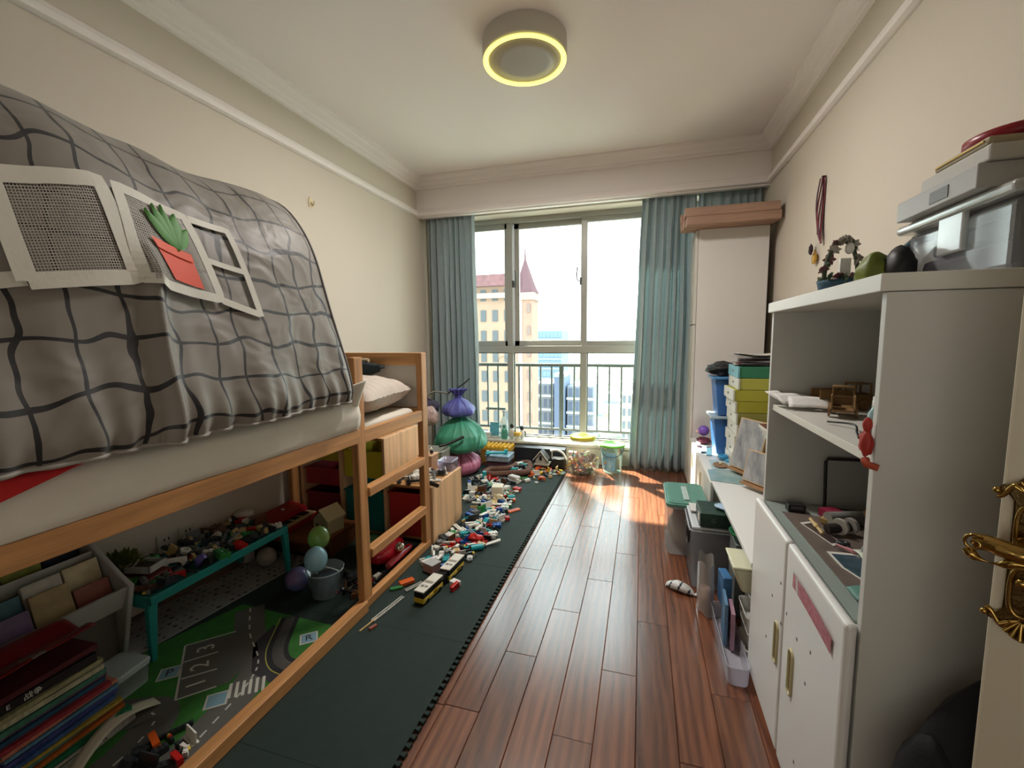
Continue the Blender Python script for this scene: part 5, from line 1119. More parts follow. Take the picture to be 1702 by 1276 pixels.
# ================================================================ TALL CUPBOARD
CAB = M('#d4d1cb', .38); EDGE = M('#c9c6bd', .35)
t = thing('tall_cupboard', 'tall narrow white cupboard in the right window corner', 'cupboard', (.66, 3.93, 0))
MB().bx(.405, .895, 3.77, 4.08, .0, 2.06).build('cupboard_body', CAB, t, bevel=.002)
for z0, z1, nm in ((.03, 1.325, 'lower'), (1.335, 2.055, 'upper')):
    d_ = MB().bx(.384, .403, 3.775, 4.075, z0, z1).build('cupboard_door', EDGE, t, bevel=.003)
    MB().bx(.379, .385, 3.80, 3.812, (z0 + z1) / 2 - .05, (z0 + z1) / 2 + .05).build('door_pull', M('#b8b09a', .3), d_, bevel=.002)
rnd = random.Random(8)
for i, (yy, zz, x0) in enumerate(((3.60, 2.061, .30), (3.69, 2.061, .285), (3.78, 2.061, .275), (3.60, 2.124, .285), (3.69, 2.124, .295), (3.78, 2.124, .27))):
    tag(MB().bx(x0, .925 - .01 * (i % 2), yy, yy + .088, zz, zz + .062).build('wooden_plank', M('#a07f6a', .6, var=.3, vs=2, stretch=(.8, 10, 10)), bevel=.003), 'brown wooden plank on the tall cupboard, %s' % ['bottom layer nearest', 'bottom layer middle', 'bottom layer by the window', 'top layer nearest', 'top layer middle', 'top layer by the window'][i], 'plank', 'planks stacked on the cupboard')
# ================================================================ LOW DESK WITH DRAWER UNIT
DK = M('#dcdcda', .28)
t = thing('low_bench_desk', 'low white bench desk with a drawer unit along the right wall', 'desk', (.66, 2.7, 0))
MB().bx(.395, .935, 1.69, 3.765, .402, .420).build('desk_top', DK, t, bevel=.002)
MB().bx(.41, .93, 2.63, 3.76, .0, .40).build('drawer_carcass', CAB, t)
for k_, (a, b) in enumerate(((2.622, 3.19), (3.196, 3.765))):
    d_ = MB().bx(.385, .408, a, b, .03, .418).build('cupboard_door', CAB, t, bevel=.006); yy = b - .10 if k_ == 0 else b - .12
    yy = 3.03 if k_ == 0 else 3.52
    MB().tube([(.384, yy + .013 * math.cos(a_ * PI / 12), .30 + (.045 if math.sin(a_ * PI / 12) > 0 else -.045) + .013 * math.sin(a_ * PI / 12)) for a_ in range(24)], .004, closed=True).build('oval_handle', M('#c0b68e', .3), d_)
MB().bx(.905, .93, 1.70, 2.63, .0, .40).build('back_panel', CAB, t)
# ---- items on the desk
Z = .421
t = thing('purple_ball_toy', 'shiny purple ball toy at the window end of the desk', 'toy', (.475, 3.68, Z + .04)); MB().ball((.475, 3.66, Z + .083), (.042, .042, .040)).build('purple_ball', M('#7a55b0', .25), t); MB().ball((.435, 3.66, Z + .075), .016).build('pink_knob', M('#c9a0a0', .4), t); MB().ball((.448, 3.70, Z + .068), .014).build('pink_knob', M('#c9a0a0', .4), t)
tag(MB().ball((.47, 3.60, Z + .020), (.05, .085, .017), lump=.3, seed=4).build('crumpled_cloth', M('#5e2336', .8, bump=.4, bs=30, dist=.01)), 'dark red crumpled doll cloth beneath the purple ball toy', 'cloth')
tag(MB().ball((.418, 3.48, Z + .016), (.018, .05, .012), lump=.3, seed=6).build('pink_cloth', M('#c69aa0', .8)), 'pale pink cloth scrap at the desk edge by the purple ball', 'cloth')
BLUE = M('#3467a8', .4)
for k_, z_ in enumerate((Z, Z + .272)):
    t = thing('storage_tub', 'blue plastic tub, %s' % ('lower of the two stacked on the desk' if k_ == 0 else 'upper of the two, under the black clutter'), 'tub', (.60, 3.37, z_))
    mb = MB(); mb.prism([(.51, z_), (.70, z_), (.725, z_ + .25), (.485, z_ + .25)], 3.26, 3.46, axis='y'); mb.build('tub_shell', BLUE, t, bevel=.008)
    MB().bx(.465, .735, 3.24, 3.48, z_ + .25, z_ + .268).build('tub_lid', M('#a8bcc8', .3) if k_ == 0 else M('#4f86bd', .3), t, bevel=.005)
tag(MB().ball((.55, 3.36, Z + .585), (.11, .10, .045), lump=.6, seed=5).build('black_clutter', M('#1d1e20', .5, bump=.5, bs=30, dist=.02)), 'black tangled straps and gadgets on the upper blue tub', 'clutter', None, 'stuff')
# stack of file drawers
fc = ['#b5b6ac', '#b6b6a8', '#b8b79c', '#b5b392', '#a9a76e', '#b3ad3c', '#bdb84a', '#c9c772', '#3f8a66']
wc = ['#c9c8bf'] * 8 + ['#6fa8b5']
ff = ['#8e8c7c', '#918e78', '#94906c', '#8f8b60', '#8f8c48', '#a09c2e', '#a8a638', '#b0b04c', '#2f7a58']
for i in range(9):
    z_ = Z + i * .0705; dx = [0, .004, -.004, .006, .0, -.008, -.022, .004, 0][i]
    t = thing('file_box', ['lowest white file box of the tall stack', 'second white file box from the desk', 'third file box up, off-white', 'fourth file box up, cream', 'olive-sided file box in mid stack', 'strong yellow file box in mid stack', 'yellow file box jutting out above mid stack', 'pale yellow file box under the green one', 'green and blue box topping the file stack'][i], 'file box', (.70, 3.05, z_), 0, 'file boxes stacked on the desk')
    MB().bx(.565 + dx, .90, 2.905, 3.20, z_, z_ + .068).build('box_side', M(ff[i], .5), t, bevel=.002)
    MB().bx(.555 + dx, .566 + dx, 2.90, 3.205, z_, z_ + .068).build('box_front', M(wc[i], .4), t, bevel=.002)
    MB().tube([(.553 + dx, 3.05 + .012 * math.cos(a_ * PI / 8), z_ + .036 + .006 * math.sin(a_ * PI / 8)) for a_ in range(16)], .0018, closed=True).build('finger_ring', M('#8e8c80', .4), t)
rnd = random.Random(3); zt = Z + 9 * .0705
for i in range(7):
    an = rnd.uniform(-.3, .3); cx_, cy_ = .70 + rnd.uniform(-.03, .03), 3.04 + rnd.uniform(-.02, .02)
    def pf(u, v, an=an, cx_=cx_, cy_=cy_, z_=zt + .002 + i * .010, sd=i):
        x_ = (u - .5) * .30; y_ = (v - .5) * .22
        return (cx_ + x_ * math.cos(an) - y_ * math.sin(an), cy_ + x_ * math.sin(an) + y_ * math.cos(an), z_ + .020 * (u - .45) ** 2 * 3 * (1 if i > 3 else .2) + .004 * noise.noise(Vector((u * 3, v * 3, sd))) + .004)
    tag(MB().grid(pf, 14, 10).build('paper_sheet', M(['#b9b5aa', '#8d8790', '#c9c6bd', '#6d6673', '#a8a39a', '#7b7680', '#c4c0b5'][i], .6, var=.3, vs=14), solid=.0012), 'loose papers heaped on the green topmost file box, %s sheet' % ['bottom', 'second', 'third', 'fourth', 'fifth', 'sixth', 'top'][i], 'paper', 'papers on the file stack')
tag(MB().ball((.585, 3.02, zt + .014), (.02, .03, .013), lump=.3).build('red_toy_bit', PL['red']), 'small red toy at the corner of the file stack papers', 'toy')
# books beside the shelf
t = thing('grey_carton', 'grey carton under the books between easels and shelf unit', 'box', (.85, 2.5, Z)); MB().bx(.765, .93, 2.36, 2.62, Z, Z + .27).build('carton_body', M('#8b8884', .6, var=.1, vs=20), t, bevel=.003); MB().bx(.760, .766, 2.40, 2.52, Z + .12, Z + .2).build('dark_gap', BLACK, t)
for i, (c_, lb) in enumerate((('#a9a6a0', 'pale grey book lowest of the pile on the carton'), ('#7fa0a8', 'light blue book in the pile on the carton'), ('#9a2438', 'crimson book near the top of the pile on the carton'), ('#5d3030', 'dark brown book topping the pile on the carton'))):
    z_ = Z + .271 + i * .0195; dx = -.05 - .01 * i; t = thing('stacked_book', lb, 'book', (.70, 2.52, z_), 0, 'books on the grey carton')
    MB().bx(.69 + dx, .92 + dx, 2.40, 2.60, z_, z_ + .018).build('cover', M(c_, .4), t, bevel=.001); MB().bx(.6885 + dx, .69 + dx, 2.405, 2.595, z_ + .002, z_ + .016).build('pages', M('#c9c5ba', .7), t)
# two canvases on little easels
def easel(label, c, w_, h_, rz, seed):
    t_ = thing('mini_easel', label + ' wooden mini easel standing on the desk', 'easel', (c[0], c[1], Z)); E_ = M('#a27a54', .5); m4 = Matrix.Translation((c[0], c[1], Z)) @ Matrix.Rotation(rz, 4, 'Z')
    for s_ in (-1, 1): mb_ = MB(); mb_.xf = m4; mb_.tube([(s_ * w_ * .42, -.003, .007), (s_ * .02, .085, h_ * .95)], .006, n=6); mb_.build('easel_leg', E_, t_)
    mb_ = MB(); mb_.xf = m4; mb_.tube([(0, .15, .007), (0, .085, h_ * .9)], .006, n=6); mb_.build('rear_leg', E_, t_); mb_ = MB(); mb_.xf = m4; mb_.bx(-w_ * .5, w_ * .5, -.045, -.006, .02, .032); mb_.build('ledge', E_, t_)
    t2 = thing('small_canvas', label + ' canvas painting in grey and white strokes', 'painting', (c[0], c[1], Z + .033)); m5 = m4 @ Matrix.Translation((0, -.032, .039)) @ Matrix.Rotation(R(-14), 4, 'X')
    mb_ = MB(); mb_.xf = m5; mb_.bx(-w_ / 2, w_ / 2, 0, .015, 0, h_); mb_.build('canvas_edge', M('#c6a77c', .6), t2, bevel=.002)
    mb_ = MB(); mb_.xf = m5; mb_.grid(lambda u, v: (-w_ / 2 + .006 + (w_ - .012) * u, -.001 - .0015 * noise.noise(Vector((u * 8, v * 8, seed))), .006 + (h_ - .012) * v), 10, 10); mb_.build('painting', M('#b9b8b6', .5, var=.45, vs=7, stretch=(4, 1, 1), c2='#6f7479', bump=.3, bs=30), t2)
easel('taller rear', (.60, 2.78), .22, .30, R(-62), 1)
easel('lower front', (.63, 2.50), .24, .17, R(-55), 5)
tag(MB().prism([(.39, 2.64), (.55, 2.60), (.60, 2.84), (.47, 2.90), (.40, 2.85)], Z, Z + .0025).build('painted_card', M('#6c979a', .25, var=.45, vs=5, c2='#a9b8b4')), 'teal glossy painted card lying at the desk edge', 'card')
tag(MB().prism([(.43, 2.88), (.55, 2.88), (.56, 3.08), (.44, 3.10)], Z, Z + .0015).build('pale_blue_sheet', M('#a9bfc4', .4)), 'pale blue sheet on the desk beyond the painted card', 'paper')
t = thing('wooden_trinket', 'round brown wooden trinket on the pale blue sheet', 'trinket', (.49, 2.93, Z + .002)); MB().lathe([(.040, .002), (.046, .007), (.040, .012), (.026, .009), (.0, .010)], (.49, 2.96, Z), 24, sy=1.4).build('wood_ring', M('#8d6f52', .5, var=.3, vs=30), t); MB().ball((.49, 2.96, Z + .018), .010).build('pale_bead', M('#d8c9a8', .4), t)
t = thing('tape_dispenser', 'blue plastic tape dispenser lying beside the lower blue tub', 'tape dispenser', (.53, 3.14, Z)); MB().tube([(.53 + .022 * math.cos(a_ * PI / 8), 3.12 + .03 * math.sin(a_ * PI / 8), Z + .022) for a_ in range(16)], .013, closed=True).build('tape_roll', M('#2f86b5', .25), t); MB().box((.55, 3.07, Z + .010), (.03, .05, .015)).build('cutter', M('#5aa7cc', .3), t)
t = thing('clear_cube', 'small blue clear cube standing near the desk edge', 'cube', (.455, 3.22, Z)); MB().bx(.44, .475, 3.20, 3.25, Z, Z + .055).build('cube_shell', M('#7fb2cc', .15, trans=.5), t, bevel=.003); MB().box((.430, 3.27, Z + .006), (.03, .02, .01), .4).build('dark_clip', M('#2b3c55', .4), t)

# ================================================================ UNDER THE DESK
def long_lid(parent, x0, x1, y0, y1, z_):
    GL = M('#5f8f80', .4)
    def rr_(m_, r_=.03):
        o_ = []
        for cx_, cy_, a0 in ((x1 - m_ - r_, y1 - m_ - r_, 0), (x0 + m_ + r_, y1 - m_ - r_, 90), (x0 + m_ + r_, y0 + m_ + r_, 180), (x1 - m_ - r_, y0 + m_ + r_, 270)):
            for k_ in range(6): a = R(a0 + 18 * k_); o_.append((cx_ + r_ * math.cos(a), cy_ + r_ * math.sin(a)))
        return o_
    mb_ = MB(); mb_.prism(rr_(0), z_, z_ + .02); mb_.build('box_lid', GL, parent, bevel=.004)
    mb_ = MB(); mb_.prism(rr_(.012), z_ + .02, z_ + .026)
    mb_.build('lid_panel', GL, parent, bevel=.002)
    rb = MB()
    for i in range(22):
        x_ = x0 + .025 + (x1 - x0 - .05) * i / 21
        if abs(x_ - (x0 + x1) / 2) < .018: continue
        rb.bx(x_ - .0016, x_ + .0016, y0 + .03, y1 - .03, z_ + .0255, z_ + .0285)
    o_ = rb.build('lid_ribs', GL, parent); o_['kind'] = 'stuff'
    MB().bx((x0 + x1) / 2 - .016, (x0 + x1) / 2 + .016, y0 + .06, y1 - .10, z_ + .026, z_ + .034).build('lid_handle', M('#a9b9b4', .3), parent, bevel=.004)
t = clear_box('storage_box', 'clear box of white fluff with a ribbed green lid beside the desk', 'plastic box', (.262, 2.71, .001), (.215, .36, .285), '#f0f2f2', .36, taper=1.08)
long_lid(t, .147, .375, 2.515, 2.905, .288)
tag(MB().ball((.255, 2.71, .105), (.082, .145, .09), lump=.12, seed=2, nu=40, nv=24).build('white_stuffing', M('#c4bab0', .95, bump=1.0, bs=60, dist=.01, var=.2, vs=30)), 'cream fluffy stuffing in the green-lidded clear box', 'stuffing', None, 'stuff')
tag(MB().ball((.26, 2.70, .225), (.075, .13, .025), lump=.5, seed=7).build('pink_packets', M('#b28a84', .5, var=.4, vs=30)), 'pinkish packets on top of the fluff in the green-lidded box', 'packets', None, 'stuff')
t = clear_box('storage_box', 'large clear box with black carry handle under the desk', 'plastic box', (.40, 2.355, .001), (.31, .29, .30), '#d9dee2', .38, lid=None, taper=1.08)
MB().bx(.252, .556, 2.21, 2.50, .302, .316).build('box_lid', M('#c4c6c8', .4), t, bevel=.005)
MB().bx(.285, .54, 2.23, 2.48, .316, .324).build('lid_inset', M('#3a3532', .5), t)
MB().tube([(.243, 2.30 + .04 * math.cos(a_ * PI / 8), .245 + .045 * math.sin(a_ * PI / 8)) for a_ in range(16)], .007, closed=True).build('carry_handle', M('#1d1a1a', .4), t)
tag(MB().bx(.285, .52, 2.25, 2.46, .02, .27).build('folded_fabric', M('#7c868c', .8, var=.4, vs=8, bump=.4, bs=14, dist=.02), bevel=.03, seg=3), 'dark blue-grey folded fabric inside the large clear box', 'fabric')
t = thing('green_carton', 'dark green printed carton on the large clear box', 'box', (.41, 2.30, .325)); MB().bx(.285, .53, 2.20, 2.38, .325, .392).build('carton_body', M('#1f3a2c', .35, var=.4, vs=14), t, bevel=.003); MB().bx(.283, .286, 2.23, 2.27, .34, .375).build('white_print', WHITE, t)
text_part('carton_print', 'G', .03, M('#5b7a68', .4), t, (.345, 2.1985, .358), (R(90), 0, 0))
tag(MB().ball((.41, 2.29, .401), (.05, .045, .009), lump=.3, seed=3).build('blue_wrapper', M('#9db9cf', .25, bump=.6, bs=40, dist=.01)), 'pale blue crumpled wrapper on the green carton', 'wrapper')
tag(MB().bx(.262, .34, 2.385, 2.50, .325, .331).build('white_folder', M('#cfcdc8', .4)), 'white folder edge beside the green carton', 'folder')
# candy wrapper on the floor
t = thing('snack_wrapper', 'white and black twisted snack wrapper on the floor before the boxes', 'wrapper', (.225, 2.13, .002))
def wrp(u, v):
    x_ = .135 + .19 * u; y_ = 2.20 - .085 * u; w_ = .030 * (math.sin(PI * min(1, max(0, u / .68))) ** .5 if u < .68 else .25 + 1.6 * (u - .68))
    a = 2 * PI * v; return (x_ + w_ * .3 * math.cos(a), y_ + w_ * math.cos(a), .003 + abs(w_) * (.75 + .7 * math.sin(a)) + .003 * noise.noise(Vector((u * 9, v * 6, 0))))
MB().grid(wrp, 40, 20, mfn=lambda u, v: 1 if (abs(math.sin(u * 14 + 3 * v)) < .28 and u < .6) else 0).build('wrapper_film', [M('#c9c8c4', .3, bump=.4, bs=60), M('#23303a', .3)], t)
# clear bag
t = thing('plastic_bag', 'clear crinkled plastic bag standing between the boxes', 'bag', (.30, 2.00, .0)); mb = MB()
MB().grid(lambda u, v: (.262 + .075 * (.5 + .5 * math.cos(2 * PI * u)) * (1 - .1 * v), 2.05 + .07 * math.sin(2 * PI * u), .005 + .235 * v + .012 * math.sin(u * 22)) , 40, 12).build('bag_film', glassy('#e4e2de', .1, .35), t)
MB().ball((.30, 2.05, .06), (.03, .05, .05), lump=.5, seed=8).build('bag_contents', M('#b69a90', .6, var=.5, vs=40), t)
tag(MB().box((.365, 1.99, .145), (.035, .09, .14), R(6)).build('blue_book_box', M('#4f86bc', .4, var=.3, vs=10), bevel=.004), 'blue boxed books standing in the crinkled bag', 'book box')
# long tray with little boxes
t = thing('long_tray', 'long clear tray of stationery pulled out on the floor', 'tray', (.40, 1.82, .001))
mb = MB(); rings = []
for s_, z_ in ((.92, .001), (.94, .006), (1.0, .068), (1.03, .072), (1.03, .066)):
    o_ = []
    hx, hy = .0365 * s_, .205 * (1 + (s_ - 1) * .2)
    for cx_, cy_, a0 in ((1, 1, 0), (-1, 1, 90), (-1, -1, 180), (1, -1, 270)):
        for k_ in range(5): a = R(a0 + k_ * 22.5); o_.append((.352 + cx_ * (hx - .02) + .02 * math.cos(a), 1.80 + cy_ * (hy - .02) + .02 * math.sin(a), z_))
    rings.append(o_)
V = [p for q in rings for p in q]; mb.add(V, [(k_ * 20 + i, k_ * 20 + (i + 1) % 20, (k_ + 1) * 20 + (i + 1) % 20, (k_ + 1) * 20 + i) for k_ in range(4) for i in range(20)], 0, True); mb.add(rings[0], [tuple(range(20))])
mb.build('tray_shell', glassy('#dcdbe6', .2, .55), t)
for i, (z_, dx) in enumerate(((.008, .0), (.075, .004), (.142, -.004), (.209, .012))):
    clear_box('small_box', ['lowest small translucent box of the pile beside the long tray', 'second small translucent box beside the long tray', 'third small translucent box beside the long tray', 'topmost small translucent box beside the long tray'][i], 'plastic box', (.448 + dx, 1.785, z_ - .006), (.10, .15, .06), '#e8e8e0', .6)
tag(MB().box((.366, 1.83, .085), (.014, .11, .15), R(-4)).build('pink_notebook', M('#b58c9e', .5, var=.4, vs=14)), 'pink patterned notebook standing in the long tray', 'notebook')
tag(MB().box((.346, 1.86, .095), (.012, .12, .17), R(-4)).build('blue_notebook', M('#5f86a8', .5, var=.3, vs=14)), 'blue notebook standing in the long tray beside the pink one', 'notebook')
t = thing('cream_tub', 'cream plastic tub with a thick rim perched over the small boxes under the desk end', 'tub', (.425, 1.76, .28)); mb = MB()
mb.prism([(.375, .285), (.475, .285), (.490, .375), (.345, .375), (.350, .345)], 1.715, 1.865, axis='y'); mb.build('tub_shell', M('#c6c5a6', .35), t, bevel=.012, seg=3); MB().bx(.340, .495, 1.708, 1.872, .376, .386).build('tub_rim', M('#cfceb2', .3), t, bevel=.004)
text_part('oval_mark', 'o', .03, M('#77764f', .4), t, (.43, 1.7145, .335), (R(90), 0, 0))
t = thing('green_bowl', 'small green bowl behind the cream tub', 'bowl', (.44, 2.05, .30)); MB().lathe([(.025, .335), (.05, .35), (.065, .378), (.067, .378), (.06, .36), (.03, .345)], (.455, 2.07, 0), 24, capt=False).build('bowl_body', M('#2f7f52', .35), t)
tag(MB().bx(.41, .53, 2.02, 2.16, .001, .333).build('grey_carton', M('#6d7474', .6), bevel=.004), 'grey carton under the green bowl below the desk', 'box')

# ================================================================ SHELF UNIT WITH BASE DOORS
UY0, UY1, UX0, UX1 = .975, 1.685, .420, .935
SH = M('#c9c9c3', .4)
t = thing('shelf_unit', 'white open shelf unit with two base doors along the right wall', 'shelf unit', (.68, 1.33, 0))
MB().bx(UX0, UX1, UY0 - .018, UY0, .0, 1.312).build('side_panel', SH, t, bevel=.0015); MB().bx(UX0, UX1, UY1 - .018, UY1, .655, 1.312).build('side_panel', SH, t, bevel=.0015); MB().bx(UX0, UX1, UY1 - .018, UY1, .0, .64).build('base_side', SH, t)
MB().bx(UX0 - .012, UX1, UY0 - .022, UY1 + .006, 1.313, 1.345).build('top_board', WHITE, t, bevel=.002)
MB().bx(UX0 + .01, UX1 - .01, UY0, UY1 - .018, .985, 1.005).build('shelf_board', WHITE, t, bevel=.001)
MB().bx(UX0 - .006, UX1, UY0, UY1, .640, .660).build('counter_board', WHITE, t, bevel=.001)
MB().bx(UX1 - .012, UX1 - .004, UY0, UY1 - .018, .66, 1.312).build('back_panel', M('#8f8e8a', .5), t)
MB().bx(UX0, UX1, UY0, UY1, .0, .03).build('plinth', SH, t)
for k_, (a, b, hy, hz) in enumerate(((1.325, 1.680, 1.365, .343), (.955, 1.318, 1.236, .350))):
    d_ = MB().bx(.394, .416, a, b, .03, .672).build('base_door', M('#e2e2df', .35), t, bevel=.010, seg=3)
    m_ = MB(); pts = []
    for a_ in range(24):
        an = a_ * PI / 12; pts.append((.393, hy + .014 * math.cos(an), hz + (.048 if math.sin(an) >= 0 else -.048) + .014 * math.sin(an)))
    m_.tube(pts, .0045, closed=True); m_.build('oval_handle', M('#c4bb92', .25), d_)
    m_ = MB(); m_.add([(.3935, p[1], p[2]) for p in pts], [tuple(range(24))]); m_.build('handle_recess', M('#7d7650', .4), d_)
    rnd = random.Random(k_)
    for q_, (dy, dz) in enumerate((((-.012, .19), (.06, .11), (-.03, .08), (.10, -.05)) if k_ == 0 else ((.055, .13), (-.12, .145), (-.03, .115), (-.06, -.20), (-.10, .05)))):
        MB().ball((.3935, hy + dy, hz + dz), (.0012, .004, .005), nu=8, nv=6).build('sticker_mark', M('#8f8e88', .5), d_)
# red banner sticker on the near door
s_ = thing('banner_sticker', 'red and pink peeling banner sticker on the nearest base door', 'sticker', (.3925, 1.12, .60))
def bs(u, v): return (.3925 - .0015 - .002 * max(0, math.sin(u * 9)) * v, 1.25 - .245 * u, .582 + .040 * v + .010 * math.sin(u * 3) * .3 - .012 * u)
MB().grid(bs, 30, 4, mfn=lambda u, v: 1 if .11 < u < .17 else 0).build('sticker_film', [M('#9a2f40', .4, var=.45, vs=70, c2='#bf6f7a'), M('#c9c0bc', .4)], s_)
# glass top and clutter on the counter
tag(MB().bx(.419, .90, .985, 1.66, .6615, .667).build('glass_mat', M('#a8b4ac', .1, trans=.3)), 'greenish glass pad covering the counter of the shelf unit', 'glass pad')
C0 = .668
tag(MB().prism([(.445, 1.56), (.80, 1.50), (.80, 1.0), (.455, 1.03)], C0, C0 + .002).build('brown_mat', M('#6e625a', .35, var=.15, vs=20)), 'brown glossy placemat under the counter clutter', 'placemat'); C1 = C0 + .003
def photo(label, pts, c_, nm='photo_card'):
    t_ = thing(nm, label, 'card', (pts[0][0], pts[0][1], C1)); MB().prism(pts, C1, C1 + .0015).build('card_border', WHITE, t_); c0 = Vector((sum(p[0] for p in pts) / len(pts), sum(p[1] for p in pts) / len(pts)))
    MB().prism([tuple(c0 + (Vector(p) - c0) * .84) for p in pts], C1 + .0015, C1 + .002).build('card_picture', M(c_, .3, var=.5, vs=40), t_)
photo('white-edged dark narrow card near the counter front', [(.470, 1.47), (.505, 1.49), (.535, 1.34), (.505, 1.325)], '#4a3c3a')
photo('white-edged dark blue card near the counter front, nearer the door', [(.475, 1.285), (.55, 1.29), (.56, 1.13), (.50, 1.14), (.478, 1.20)], '#3f5560')
t = thing('black_bracket_box', 'small black open box at the far corner of the counter', 'box', (.488, 1.58, C0)); MB().bx(.465, .515, 1.565, 1.60, C0, C0 + .024).build('box_body', BLACK, t, bevel=.002); MB().bx(.472, .508, 1.5645, 1.566, C0 + .010, C0 + .020).build('box_slot', M('#4a4a4a', .4), t)
t = thing('framed_whiteboard', 'small black-framed board leaning at the back of the lower shelf', 'board', (.75, 1.62, C0)); MB().box((.725, 1.635, C0 + .085), (.28, .006, .160), 0, rx=R(-6)).build('board_face', M('#a3a49f', .4), t)
MB().tube([(.588, 1.628, C0 + .006), (.586, 1.638, C0 + .155), (.594, 1.640, C0 + .165), (.86, 1.640, C0 + .168), (.866, 1.638, C0 + .155), (.866, 1.628, C0 + .006)], .005).build('board_frame', BLACK, t)
tag(MB().box((.575, 1.545, C0 + .016), (.05, .04, .024), .4).build('crimson_box', M('#8e2440', .5)), 'little crimson box beside the black-framed board', 'box')
tag(MB().cyl((.54, 1.47, C1 + .021), (.68, 1.52, C1 + .021), .020).build('grey_roll', M('#85857f', .4), bevel=.003), 'grey rolled tube lying on the counter clutter', 'roll')
t = thing('white_spool', 'white spool with dark core lying on the counter', 'spool', (.55, 1.41, C1)); MB().cyl((.545, 1.405, C1 + .024), (.552, 1.412, C1 + .024), .023).build('spool_rim', M('#c2beb6', .4), t); MB().cyl((.575, 1.42, C1 + .024), (.585, 1.427, C1 + .024), .022).build('spool_rim', M('#a9a59e', .4), t); MB().cyl((.515, 1.402, C1 + .016), (.575, 1.42, C1 + .022), .014).build('spool_core', M('#2d2624', .5), t)
t = thing('wooden_brush', 'tan wooden-handled brush resting on the clutter', 'brush', (.66, 1.47, C1 + .05)); MB().tube([(.62, 1.44, C1 + .057), (.70, 1.45, C1 + .066), (.78, 1.46, C1 + .078)], [.010, .012, .016]).build('brush_handle', M('#8d6a44', .5), t); MB().ball((.81, 1.46, C1 + .085), (.035, .025, .035), lump=.4).build('brush_head', M('#5c3c20', .8), t)
tag(MB().ball((.70, 1.36, C1 + .030), (.05, .045, .030), lump=.6, seed=9).build('foil_wrapper', M('#8f8c90', .15, .7)), 'crumpled silver foil wrapper on the counter', 'wrapper')
tag(MB().ball((.62, 1.33, C1 + .018), (.022, .03, .018), lump=.3).build('teal_toy', PL['teal']), 'dark teal rounded toy beside the foil wrapper', 'toy')
t = thing('green_snack_bag', 'white and lime green folded snack bag on the counter', 'snack bag', (.60, 1.24, C1)); MB().grid(lambda u, v: (.535 + .13 * u, 1.22 + .085 * v + .02 * u, C1 + .004 + .022 * math.sin(PI * v) * (.5 + u)), 14, 10, mfn=lambda u, v: 1 if .25 < v < .75 and u > .15 else 0).build('bag_film', [M('#c6cbb8', .4), M('#86a638', .35, var=.3, vs=40)], t, solid=.003)
t = thing('toy_flower', 'white plastic flower toy with a red centre beyond the blue card', 'toy', (.57, 1.16, C1 + .002)); 
for a_ in range(5): MB().ball((.575 + .018 * math.cos(a_ * 1.257), 1.165 + .018 * math.sin(a_ * 1.257), C1 + .022), (.013, .013, .008), nu=10, nv=6).build('petal', WHITE, t)
MB().ball((.575, 1.165, C1 + .026), .007).build('flower_centre', PL['red'], t); MB().cyl((.575, 1.165, C1 + .002), (.575, 1.165, C1 + .02), .004).build('stem', PL['green'], t)
tag(MB().box((.545, 1.215, C1 + .012), (.014, .018, .022), .3).build('red_cube_bit', PL['red']), 'tiny red cube behind the flower toy', 'toy')
tag(MB().grid(lambda u, v: (.45 + .07 * u, 1.05 + .055 * v, C1 + .002 + .008 * math.sin(PI * u)), 8, 6).build('leaf_card', M('#4f7f72', .5, var=.3, vs=40), solid=.001), 'curled dark green leaf-print card at the near counter end', 'card')
tag(MB().prism([(.50, 1.00), (.57, 1.0), (.58, 1.06), (.52, 1.07)], C1, C1 + .002).build('white_label', WHITE), 'white lined label at the near counter end', 'label')
scatter(22, reg(.50, .70, 1.10, 1.50), ['white', 'grey', 'dark', 'pink', 'blue', 'tan'], 'among the clutter on the counter', 111, C1, ['brick', 'slope', 'wheel', 'cone', 'axle'])
